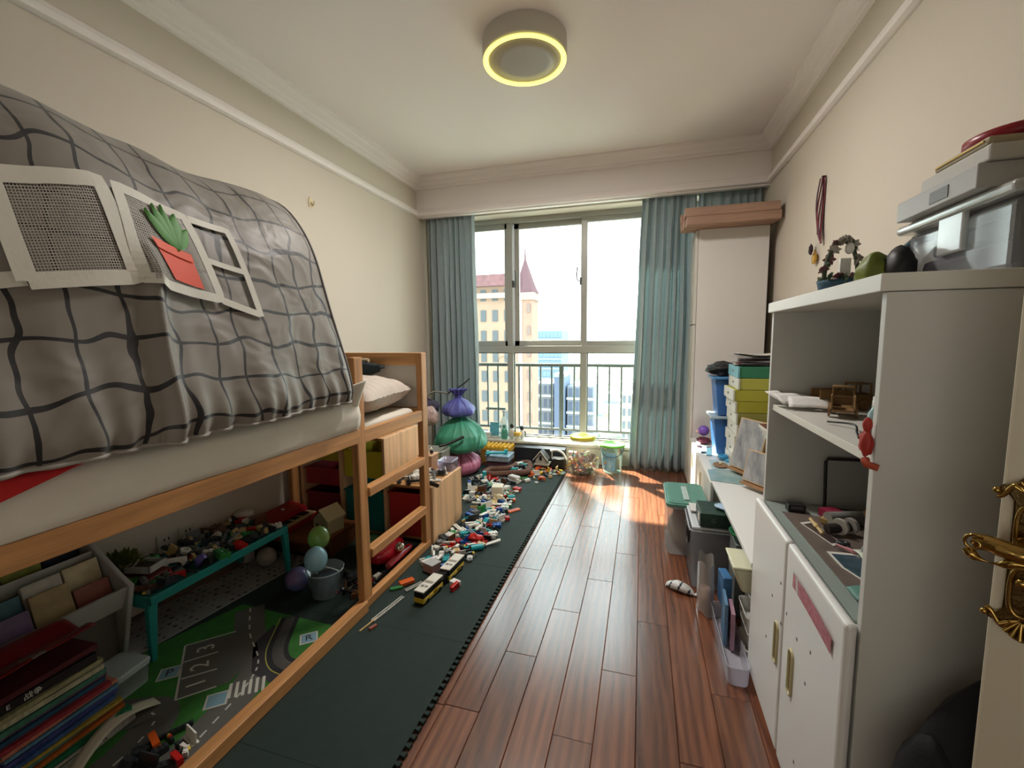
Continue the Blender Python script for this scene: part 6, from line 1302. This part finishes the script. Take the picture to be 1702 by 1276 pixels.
# middle shelf
C2 = 1.006
for i, (x_, y_, an, tl) in enumerate(((.455, 1.635, 35, .10), (.475, 1.595, 15, .06), (.50, 1.55, -12, .02))):
    m4 = Matrix.Translation((x_, y_, C2 + .022 + .004 * (2 - i))) @ Matrix.Rotation(R(an), 4, 'Z') @ Matrix.Rotation(R(24), 4, 'X') @ Matrix.Rotation(tl * .6, 4, 'Y'); mb = MB(); mb.xf = m4
    mb.grid(lambda u, v: ((u - .5) * .11, (v - .5) * .065, .004 * math.sin(u * 3)), 8, 3); o = mb.build('paper_leaflet', M('#e2e0da', .6, var=.15, vs=60), solid=.0008)
    tag(o, 'printed paper leaflet fanned at the far shelf edge, %s' % ['outermost', 'middle', 'inner'][i], 'leaflet', 'leaflets on the middle shelf')
def puzzle_truck(c, rz, L_, label):
    t_ = thing('wooden_model_truck', label, 'wooden model', c); W_ = M('#8a6a42', .6, var=.3, vs=20); m4 = Matrix.Translation(c) @ Matrix.Rotation(rz, 4, 'Z')
    def P(nm, *a, **k): mb_ = MB(); mb_.xf = m4; mb_.bx(*a); mb_.build(nm, W_, t_, bevel=.002)
    P('chassis', -L_ / 2, L_ / 2, -.025, .025, .016, .024); P('cab_roof', -L_ / 2, -L_ / 2 + .05, -.027, .027, .078, .083)
    for s1 in (-1, 1):
        P('cab_side', -L_ / 2, -L_ / 2 + .05, s1 * .024 - .002, s1 * .024 + .002, .024, .048)
        for xx in (-L_ / 2, -L_ / 2 + .044): P('cab_pillar', xx, xx + .006, s1 * .024 - .002, s1 * .024 + .002, .048, .078)
        P('cargo_side', -L_ / 2 + .058, L_ / 2, s1 * .026 - .002, s1 * .026 + .002, .024, .062)
        for xx in (-L_ / 2 + .025, L_ / 2 - .025): mb_ = MB(); mb_.xf = m4; mb_.cyl((xx, s1 * .028, .016), (xx, s1 * .034, .016), .015); mb_.build('wheel', W_, t_)
    P('grille', -L_ / 2 - .003, -L_ / 2, -.025, .025, .018, .05)
puzzle_truck((.555, 1.46, C2), R(250), .12, 'nearer wooden slot-together model truck on the middle shelf')
puzzle_truck((.60, 1.60, C2), R(190), .15, 'farther wooden slot-together model truck on the middle shelf')
tag(MB().ball((.70, 1.28, C2 + .075), (.08, .09, .060), lump=.5, seed=15).build('dark_plush_bundle', M('#33282e', .9)), 'dark plum bundle at the back of the middle shelf', 'bundle')
t = thing('small_bottle', 'white-capped clear bottle at the near end of the middle shelf', 'bottle', (.47, 1.05, C2)); MB().lathe([(.016, 0), (.018, .01), (.018, .07), (.010, .085)], (.46, 1.045, C2), 14).build('bottle_body', M('#a9cfd6', .15, trans=.4), t); MB().lathe([(.011, .085), (.011, .105), (0, .106)], (.46, 1.045, C2), 12).build('bottle_cap', WHITE, t)
t = thing('toy_robot', 'grey and yellow blocky toy behind the clear bottle on the middle shelf', 'toy', (.50, 1.09, C2)); MB().bx(.485, .52, 1.08, 1.12, C2, C2 + .05).build('robot_legs', M('#b5b5ae', .4), t, bevel=.003); MB().bx(.48, .525, 1.075, 1.125, C2 + .05, C2 + .09).build('robot_body', M('#8c8a6a', .4), t, bevel=.003); MB().bx(.49, .515, 1.085, 1.115, C2 + .09, C2 + .115).build('robot_head', M('#c9c9c0', .4), t, bevel=.003)
tag(MB().tube(cr([(.47, 1.32, C2 + .005), (.50, 1.25, C2 + .012), (.48, 1.18, C2 + .006), (.46, 1.12, C2 + .005)], 8), .0025).build('black_cable', BLACK), 'thin black cable lying on the middle shelf', 'cable')
# red clay figure stuck on the near panel edge
t = thing('clay_figure', 'small red clay figure stuck on the near panel edge of the shelf unit', 'figure', (.414, .965, .99)); CL = M('#a8352a', .6, bump=.5, bs=80)
MB().ball((.409, .966, 1.033), (.010, .013, .026), lump=.3, seed=1).build('clay_body', CL, t); MB().ball((.409, .966, 1.068), (.008, .007, .014)).build('clay_head', CL, t); MB().tube([(.411, .975, 1.045), (.408, .987, 1.042)], [.008, .004]).build('clay_arm', CL, t); MB().tube([(.410, .968, 1.0), (.408, .957, .994), (.424, .949, .990)], [.008, .007, .006]).build('clay_tail', M('#a8482e', .6), t)

# ================================================================ ON TOP OF THE SHELF UNIT
T0 = 1.346
t = thing('flower_basket', 'blue woven basket of paper flowers with an arched flowery handle', 'basket', (.545, 1.5, T0)); bc_ = (.55, 1.52)
MB().lathe([(.042, .0), (.050, .01), (.056, .04), (.058, .048), (.052, .048)], (bc_[0], bc_[1], T0), 24).build('basket_body', M('#2c5064', .7, bump=1, bs=90, dist=.003, var=.3, vs=40), t)
arch = [Vector((bc_[0] + .042 * math.cos(a), bc_[1], T0 + .05 + .11 * math.sin(a))) for a in [PI * k / 16 for k in range(17)]]
MB().tube(arch, .006).build('arched_handle', M('#4a4f3e', .7), t)
rnd = random.Random(6); FL = [M('#8c857a', .7), M('#9c958c', .7), M('#5d6e52', .7), M('#7a4f52', .7), M('#a9a296', .7), M('#3f5a48', .7)]
def rosette(c, r_, mat):
    mb_ = MB(); m4 = Matrix.Translation(c) @ Matrix.Rotation(rnd.uniform(0, 6), 4, 'Z') @ Matrix.Rotation(rnd.uniform(.4, 1.6), 4, 'X'); mb_.xf = m4
    for ring_, (n_, rad, up) in enumerate(((6, 1, .15), (5, .62, .45), (3, .3, .6))):
        for i in range(n_):
            a = 2 * PI * i / n_ + ring_ * .5; c_, s_ = math.cos(a), math.sin(a)
            mb_.add([(0, 0, 0), (r_ * rad * .6 * c_ - r_ * .32 * s_, r_ * rad * .6 * s_ + r_ * .32 * c_, r_ * up), (r_ * rad * c_, r_ * rad * s_, r_ * up * .8), (r_ * rad * .6 * c_ + r_ * .32 * s_, r_ * rad * .6 * s_ - r_ * .32 * c_, r_ * up)], [(0, 1, 2, 3)])
    mb_.ball((0, 0, r_ * .2), r_ * .16, nu=8, nv=5); mb_.build('paper_flower', mat, t)
for k_ in range(17):
    p = arch[k_]; rosette((p.x + rnd.uniform(-.008, .008), p.y - .008 + rnd.uniform(-.012, .012), p.z + rnd.uniform(-.004, .008)), rnd.uniform(.014, .020), rnd.choice(FL))
for k_ in range(16):
    a = rnd.uniform(0, 6.28); rosette((bc_[0] + .05 * math.cos(a), bc_[1] + .05 * math.sin(a), T0 + .052 + rnd.uniform(-.006, .012)), rnd.uniform(.014, .022), rnd.choice(FL))
MB().ball((bc_[0] + .01, bc_[1] - .02, T0 + .135), (.012, .008, .016)).build('white_blossom', WHITE, t); MB().bx(bc_[0] - .006, bc_[0] + .02, bc_[1] - .01, bc_[1], T0 + .06, T0 + .11).build('white_tag', WHITE, t)
tag(MB().lathe([(.04, 0), (.044, .008), (.044, .030), (.036, .036), (0, .036)], (.625, 1.48, T0), 20).build('round_tin', M('#b5a992', .4)), 'low round cream tin beside the flower basket', 'tin')
t = thing('green_pouch', 'lime and black pouch between the flower basket and the clear box', 'pouch', (.55, 1.33, T0)); MB().ball((.555, 1.34, T0 + .045), (.035, .04, .047), lump=.3, seed=2).build('pouch_body', M('#6f7d2c', .5, var=.3, vs=20), t); MB().ball((.59, 1.30, T0 + .048), (.03, .04, .05), lump=.2, seed=5).build('pouch_flap', M('#191b1a', .5), t)
t = thing('curved_band', 'blue-grey curved headband standing behind the lime pouch', 'headband', (.61, 1.36, T0)); MB().tube([(.600 + .08 * (1 - math.cos(a)), 1.36, T0 + .005 + .125 * math.sin(a)) for a in [PI / 2 * k / 10 for k in range(11)]], .012).build('band', M('#4c646e', .5), t)
# clear lidded crate and things stacked on it
cx0, cx1, cy0, cy1 = .63, .90, 1.02, 1.36
t = thing('clear_crate', 'big clear lidded crate on top of the shelf unit', 'plastic box', (.76, 1.19, T0)); mb = MB(); mb.bx(cx0, cx1, cy0, cy1, T0 + .001, T0 + .135); mb.build('crate_shell', glassy('#c9cdd0', .1, .28), t, bevel=.015, seg=3)
MB().bx(cx0 - .018, cx1 + .01, cy0 - .018, cy1 + .018, T0 + .136, T0 + .158).build('crate_lid', glassy('#d4d6d4', .15, .65), t, bevel=.008, seg=3)
MB().bx(cx0 + .10, cx0 + .125, cy0 - .024, cy0 - .004, T0 + .05, T0 + .15).build('latch', M('#9a9c9a', .3), t, bevel=.008, seg=3); MB().bx(cx0 - .012, cx0 + .0, cy0 + .12, cy0 + .20, T0 + .06, T0 + .14).build('latch', glassy('#dcdedc', .1, .5), t, bevel=.004)
tag(MB().bx(cx0 + .02, cx1 - .02, cy0 + .02, cy1 - .02, T0 + .004, T0 + .065).build('plum_fabric', M('#4a3a50', .8, bump=.4, bs=20, dist=.01), bevel=.015), 'plum fabric folded inside the clear crate', 'fabric')
tag(MB().bx(cx0 + .03, cx1 - .03, cy0 + .03, cy1 - .04, T0 + .068, T0 + .115).build('dark_case', M('#2c3236', .4), bevel=.01), 'dark case lying in the clear crate above the plum fabric', 'case')
t = thing('white_book_box', 'white boxed set with a grey label lying on the crate lid', 'box', (.75, 1.17, T0 + .16)); MB().bx(.590, .80, 1.06, 1.33, T0 + .160, T0 + .205).build('box_body', M('#a9a8a6', .4), t, bevel=.002); MB().bx(.5885, .5905, 1.14, 1.20, T0 + .168, T0 + .192).build('grey_label', M('#6a6a6a', .4), t)
tag(MB().bx(.600, .80, 1.05, 1.26, T0 + .2055, T0 + .235).build('pale_carton', M('#b5b2aa', .4), bevel=.004), 'pale grey carton above the white boxed set', 'box')
t = thing('pencil_case', 'cream pencil case with a gold zip beneath the red round lid', 'pencil case', (.72, 1.08, T0 + .236)); MB().bx(.602, .74, 1.06, 1.22, T0 + .236, T0 + .252).build('case_body', M('#a09478', .5), t, bevel=.006); MB().tube([(.601, 1.07, T0 + .245), (.601, 1.21, T0 + .245)], .002).build('zip', M('#c9a860', .3, .6), t)
tag(MB().lathe([(.075, .0), (.080, .004), (.080, .018), (.075, .021), (0, .021)], (.690, 1.13, T0 + .253), 36).build('red_round_lid', M('#8e1a24', .35)), 'dark red round tin lid topping everything on the crate', 'lid')
# medal hanging on the right wall
t = thing('hanging_medal', 'gold medal hanging from dark red ribbons on the right wall', 'medal', (.945, 2.92, 2.10)); RB = M('#6d1628', .6)
MB().cyl((.93, 2.90, 2.105), (.95, 2.90, 2.105), .006).build('nail', M('#3a2a2a', .4), t)
for k_, (dy, c_) in enumerate(((-.012, RB), (.0, M('#581f33', .6)), (.012, RB), (.022, M('#3c1f2c', .6)))):
    MB().grid(lambda u, v: (.938 - .004 * k_ + .006 * math.sin(v * 5 + k_), 2.90 + dy * (.4 + 1.2 * v) + (u - .5) * .024 + .02 * v * math.sin(v * 4), 2.10 - (.36 - .02 * k_) * v), 3, 20).build('ribbon', c_, t, solid=.001)
MB().cyl((.930, 2.955, 1.675), (.936, 2.955, 1.675), .032, n=28).build('medal_disc', M('#c99a2e', .25, .9), t, bevel=.001); MB().cyl((.9285, 2.955, 1.675), (.931, 2.955, 1.675), .020, n=20).build('medal_face', M('#d8b04a', .3, .8), t); MB().tube([(.933, 2.955 + .009 * math.cos(a * PI / 5), 1.713 + .009 * math.sin(a * PI / 5)) for a in range(10)], .002, closed=True).build('ring', M('#c99a2e', .25, .9), t)
MB().ball((.925, 2.99, 1.73), (.01, .02, .03), lump=.3).build('dark_tassel', M('#2f1c24', .8), t)

# black bag on the floor between shelf side and door
t = thing('black_backpack', 'black backpack standing between the shelf unit and the open door', 'backpack', (.60, .84, .0)); BP = M('#101318', .8, bump=.4, bs=200)
MB().ball((.590, .865, .335), (.15, .07, .332), lump=.06, seed=3, nu=40, nv=24).build('bag_body', BP, t); MB().ball((.482, .845, .39), (.05, .055, .17), lump=.1).build('side_pocket', BP, t); MB().tube(cr([(.56, .85, .64), (.60, .84, .695), (.65, .85, .63)], 6), .008).build('grab_loop', BP, t)

# ================================================================ OPEN DOOR with brass handle
dd = bpy.data.objects.new('door_1', None); col.objects.link(dd); dd.location = (.5, .785, 0); dd.rotation_euler = (0, 0, math.atan2(-.66, .75)); dd['kind'] = 'structure'
def dpart(mb_, nm, mats, **k):
    o_ = mb_.build(nm, mats, origin=(0, 0, 0), **k); o_.parent = dd; return o_
DM = M('#cdc6b0', .5, bump=.04, bs=120)
dpart(MB().bx(0, .80, .0, .042, .008, 2.06), 'door_leaf', DM, bevel=.004)
BR = M('#705d3c', .22, .95, bump=.5, bs=70, dist=.003); BR2 = M('#a98a4c', .16, .95)
PX, PZ = .034, .921
# lock plate outline with scrolled ends (x along leaf, z up, front faces -y)
def plate_half(s):
    return [(0, .122), (.008, .120), (.016, .112), (.022, .104), (.034, .100), (.038, .094), (.034, .088), (.026, .088), (.021, .080), (.0205, .06), (.0205, 0)]
top_ = plate_half(1); full = top_ + [(x, -z) for x, z in reversed(top_[:-1])]
outline = full + [(-x, z) for x, z in reversed(full[1:-1])]
hd_ = dpart(MB().prism([(PX + x, PZ + z) for x, z in outline], -.006, .0, axis='y'), 'lock_plate', BR, bevel=.0025, seg=2)
def hpart(mb_, nm, mat, **k):
    o_ = mb_.build(nm, mat, origin=(0, 0, 0), **k); o_.parent = hd_; return o_
# raised frame inside the plate
def oval(cx_, cz_, hw, hh, r_, y_):
    o_ = []
    for a in range(28):
        an = 2 * PI * a / 28; ex = math.cos(an); ez = math.sin(an); o_.append((cx_ + hw * math.copysign(abs(ex) ** .7, ex), y_, cz_ + hh * math.copysign(abs(ez) ** .7, ez)))
    return o_
hpart(MB().tube(oval(PX, PZ + .042, .0155, .036, 0, -.008), .003, closed=True), 'plate_moulding', BR2); hpart(MB().tube(oval(PX, PZ - .048, .0155, .036, 0, -.008), .003, closed=True), 'plate_moulding', BR2)
for s_ in (-1, 1):
    fan = MB()
    for k_ in range(7):
        a = R(30 + 20 * k_) if s_ > 0 else R(-30 - 20 * k_); fan.tube([(PX + .004 * math.cos(a), -.008, PZ + s_ * .088 + .004 * math.sin(a)), (PX + .024 * math.cos(a), -.010, PZ + s_ * .088 + .028 * math.sin(a) * (1 if True else 0))], [.0015, .004], n=6)
    o_ = hpart(fan, 'shell_ornament', BR2)
    for q_ in (-1, 1):
        sp_ = [(PX + q_ * (.010 + .026 * t_ / 12), -.009, PZ + s_ * (.094 + .010 * math.sin(t_ / 12 * 5))) for t_ in range(13)]
        hpart(MB().tube(sp_, .0034, n=8), 'scroll', BR2); hpart(MB().ball((PX + q_ * .037, -.009, PZ + s_ * .092), .0048, nu=10, nv=8), 'scroll_bead', BR2)
hpart(MB().cyl((PX, -.006, PZ + .022), (PX, -.016, PZ + .022), .016, .013, 24), 'rose', BR2, bevel=.001); hpart(MB().cyl((PX, -.014, PZ + .022), (PX, -.052, PZ + .022), .0085, n=16), 'spindle', BR2)
lv = cr([(PX + .014, -.052, PZ + .020), (PX + .0, -.055, PZ + .022), (PX - .016, -.056, PZ + .024), (PX - .032, -.055, PZ + .026), (PX - .044, -.053, PZ + .024)], 6)
hpart(MB().tube(lv, [.0125] * 8 + [.012] * 8 + [.0115] * 9, n=14), 'lever_grip', BR2)
spi = [(PX - .044 + (.013 - .0016 * k_ * .55) * math.cos(R(60 + k_ * 38)), -.064, PZ + .024 + (.013 - .0016 * k_ * .55) * math.sin(R(60 + k_ * 38))) for k_ in range(14)]
hpart(MB().tube(spi, .0024, n=6), 'lever_scroll', BR2)
hpart(MB().tube(cr([(PX - .054, -.058, PZ + .012), (PX - .040, -.058, PZ + .002), (PX - .020, -.058, PZ + .002), (PX, -.058, PZ + .010), (PX + .05, -.058, PZ + .008)], 6), [.004 + .003 * math.sin(k_ * .5) for k_ in range(25)], n=10), 'lever_underside', BR2)
hpart(MB().ball((PX - .004, -.010, PZ - .034), (.007, .006, .007)), 'lock_knob', BR2); hpart(MB().ball((PX + .008, -.009, PZ - .040), (.004, .004, .008)), 'key_tab', BR2)
# ================================================================ OUTSIDE THE WINDOW
RM = M('#565d5d', .5)
t = thing('balcony_railing', 'grey metal guard railing outside the window', 'railing', (-.6, 4.85, .19))
MB().bx(-2.6, 1.3, 4.83, 4.87, .915, .950).build('top_rail', RM, t, bevel=.006); MB().bx(-2.6, 1.3, 4.838, 4.862, .19, .215).build('bottom_rail', RM, t)
x_ = -1.0 - .125 * 11
while x_ < 1.2:
    MB().bx(x_ - .008, x_ + .008, 4.842, 4.858, .2, .93).build('baluster', RM, t); x_ += .1275
MB().bx(-.885, -.850, 4.835, 4.87, .0, .95).build('railing_post', RM, t); MB().bx(-1.76, -1.52, 4.835, 4.865, .40, .425).build('side_bar', RM, t)
struct(MB().bx(-2.8, 1.5, 4.60, 5.0, -.3, .10).build('balcony_ledge', M('#a9a598', .8), origin=(0, 4.8, 0)))
# unseen wing added left of the view to cut the sun patch's left edge
struct(MB().bx(-4.6, -3.52, 4.8, 7.53, -60, 9).build('sun_blocker_wing', M('#b09a88', .8), origin=(-4, 6, 0)))
def facade(name, label, x0, x1, y0, d, z0, z1, wall, nwx, fh, roof=None, wincol='#5a6168', band=None, wfrac=.5, rz=0, wallmat=None):
    t_ = thing(name, label, 'building', ((x0 + x1) / 2, y0, z0)); WM = wallmat or M(wall, .8, var=.08, vs=.3); GM = M(wincol, .3)
    MB().bx(x0, x1, y0, y0 + d, z0, z1).build('wall_block', WM, t_)
    n_ = int((z1 - z0) / fh); wx = (x1 - x0) / nwx; k_ = 0
    vis0 = -34 * y0 / 60
    for r_ in range(n_):
        zb = z1 - (r_ + 1) * fh + fh * .3
        if zb < vis0: break
        mb_ = MB()
        for c_ in range(nwx):
            xa = x0 + wx * (c_ + .5 - wfrac / 2); mb_.bx(xa, xa + wx * wfrac, y0 - .12, y0 - .02, zb, zb + fh * .55)
        o_ = mb_.build('window_row', GM, t_); o_['kind'] = 'stuff'
        if band: MB().bx(x0 - .1, x1 + .1, y0 - .5, y0, zb - fh * .26, zb - fh * .10).build('balcony_band', M(band, .8), t_)
    return t_
# pink tower with the spire
TY = 60
t = facade('apartment_tower', 'tall pink apartment tower with a pointed corner turret', -30, -17.6, TY, 12, -60, 8.6, '#86705f', 7, 2.9, wincol='#3f4549', band=None, wfrac=.45)
mb = MB(); mb.prism([(-30.6, 8.6), (-17.3, 8.6), (-18.5, 10.2), (-30.6, 10.2)], TY - .8, TY + 12, axis='y'); mb.build('tiled_roof', M('#6a4a4c', .8, var=.3, vs=2), t)
MB().bx(-30, -17.4, TY - 1.0, TY, 6.9, 7.6).build('eaves', M('#8f7c70', .8), t)
MB().bx(-17.7, -14.9, TY + .2, TY + 4, -60, 7.0).build('turret_shaft', M('#8c6e60', .8, var=.1, vs=.6), t); MB().bx(-16.9, -16.3, TY + .1, TY + .3, -60, 6.6).build('pilaster', M('#9c8a80', .8), t)
MB().bx(-18.0, -14.6, TY - .1, TY + 4.3, 6.6, 7.6).build('turret_cornice', M('#8f7c70', .8), t)
MB().lathe([(2.0, 7.6), (1.5, 8.6), (.65, 11.0), (.15, 12.4)], (-16.3, TY + 2, 0), 8, smooth=False).build('turret_spire', M('#5a4045', .8), t); MB().cyl((-16.3, TY + 2, 12.2), (-16.3, TY + 2, 14.2), .16, .06).build('finial', M('#5a4045', .8), t)
for r_ in range(14): MB().bx(-15.6, -15.1, TY + .05, TY + .22, 4.8 - r_ * 3.1, 6.0 - r_ * 3.1).build('turret_window', M('#6a5a54', .4), t)
# blue office block far
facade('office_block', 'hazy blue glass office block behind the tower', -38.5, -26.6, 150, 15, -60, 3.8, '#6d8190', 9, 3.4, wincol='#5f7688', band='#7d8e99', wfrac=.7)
# mid residential pair with grey-blue stair tower
facade('apartment_block', 'white-banded grey apartment block seen through the left balusters', -19.6, -15.8, 80, 9, -60, -7.2, '#747e8a', 4, 2.6, wincol='#4a576b', band='#9aa1a6', wfrac=.6)
facade('apartment_block', 'white-banded grey apartment block right of the slate stair tower', -13.1, -8.3, 80, 9, -60, -7.6, '#747e8a', 4, 2.6, wincol='#4a576b', band='#9aa1a6', wfrac=.6)
t = thing('stair_tower', 'slate blue windowless tower between the two banded blocks', 'building', (-14.5, 80, -60)); MB().bx(-15.4, -13.5, 79, 86, -60, -5.9).build('wall_block', M('#5c6b84', .8), t); MB().bx(-15.45, -13.45, 78.9, 86.1, -5.9, -5.3).build('parapet', M('#8c98a8', .8), t)
facade('residential_block', 'cream apartment block low on the right of the window view', -4.6, .5, 110, 10, -60, -12.5, '#948f86', 4, 3.2, wincol='#5e646c')
rnd = random.Random(12)
nm = 0
PB = []
while nm < 34:
    y_ = rnd.uniform(260, 700); x_ = rnd.uniform(-.46 * y_, .06 * y_); w_ = rnd.uniform(8, 26); h_ = rnd.uniform(6, 26)
    if any(abs(x_ - a) < 30 and abs(y_ - b) < 22 for a, b in PB): continue
    PB.append((x_, y_)); nm += 1
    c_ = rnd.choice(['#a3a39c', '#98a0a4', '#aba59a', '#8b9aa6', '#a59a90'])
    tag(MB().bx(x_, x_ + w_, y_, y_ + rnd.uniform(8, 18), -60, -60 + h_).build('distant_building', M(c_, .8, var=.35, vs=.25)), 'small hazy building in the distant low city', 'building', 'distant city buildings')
def city_mat():
    m = bpy.data.materials.new('city_ground'); m.use_nodes = True; t_ = m.node_tree; p = t_.nodes['Principled BSDF']; N = t_.nodes.new; K = t_.links.new
    tcn = N('ShaderNodeTexCoord'); vo = N('ShaderNodeTexVoronoi'); vo.inputs['Scale'].default_value = .09; K(tcn.outputs['Object'], vo.inputs['Vector'])
    nz = N('ShaderNodeTexNoise'); nz.inputs['Scale'].default_value = .03; nz.inputs['Detail'].default_value = 8; K(tcn.outputs['Object'], nz.inputs['Vector'])
    r_ = N('ShaderNodeValToRGB'); el = r_.color_ramp.elements; el[0].position = .42; el[0].color = lin('#5f7464'); el[1].position = .58; el[1].color = lin('#9aa09c'); K(nz.outputs['Fac'], r_.inputs[0])
    mx = N('ShaderNodeMix'); mx.data_type = 'RGBA'; mx.inputs[0].default_value = .25; K(r_.outputs[0], mx.inputs[6]); K(vo.outputs['Color'], mx.inputs[7]); K(mx.outputs[2], p.inputs['Base Color']); p.inputs['Roughness'].default_value = .9
    return m
struct(MB().bx(-900, 900, 20, 2500, -61, -60).build('ground', city_mat(), origin=(0, 0, -60)))
# sparse trees of the nearer park, seen through the right balusters
rnd = random.Random(2)
PB = []; k_ = 0
while k_ < 26:
    y_ = rnd.uniform(135, 240); x_ = rnd.uniform(-.16 * y_, .04 * y_); r_ = rnd.uniform(3, 5.0)
    if any(math.hypot(x_ - a, y_ - b) < r_ + c + .8 for a, b, c in PB): continue
    PB.append((x_, y_, r_)); k_ += 1
    t = thing('park_tree', 'round pale green tree in the park far below the window', 'tree', (x_, y_, -60), 0, 'park trees far below'); MB().ball((x_, y_, -52), (r_, r_, r_ * .9), lump=.4, seed=k_, nu=12, nv=8).build('crown', M('#71846c', .9, var=.4, vs=.6), t); MB().cyl((x_, y_, -60), (x_, y_, -53), .4, n=6).build('trunk', M('#6a5a4c', .9), t)
# hazy hills on the horizon
mb = MB(); V = []
for i in range(61):
    x_ = -1600 + i * 45; V += [(x_, 1900, -60), (x_, 1900 + 200, -60 + 60 + 28 * noise.noise(Vector((i * .35, 0, 3))) + 10), (x_, 2400, -60)]
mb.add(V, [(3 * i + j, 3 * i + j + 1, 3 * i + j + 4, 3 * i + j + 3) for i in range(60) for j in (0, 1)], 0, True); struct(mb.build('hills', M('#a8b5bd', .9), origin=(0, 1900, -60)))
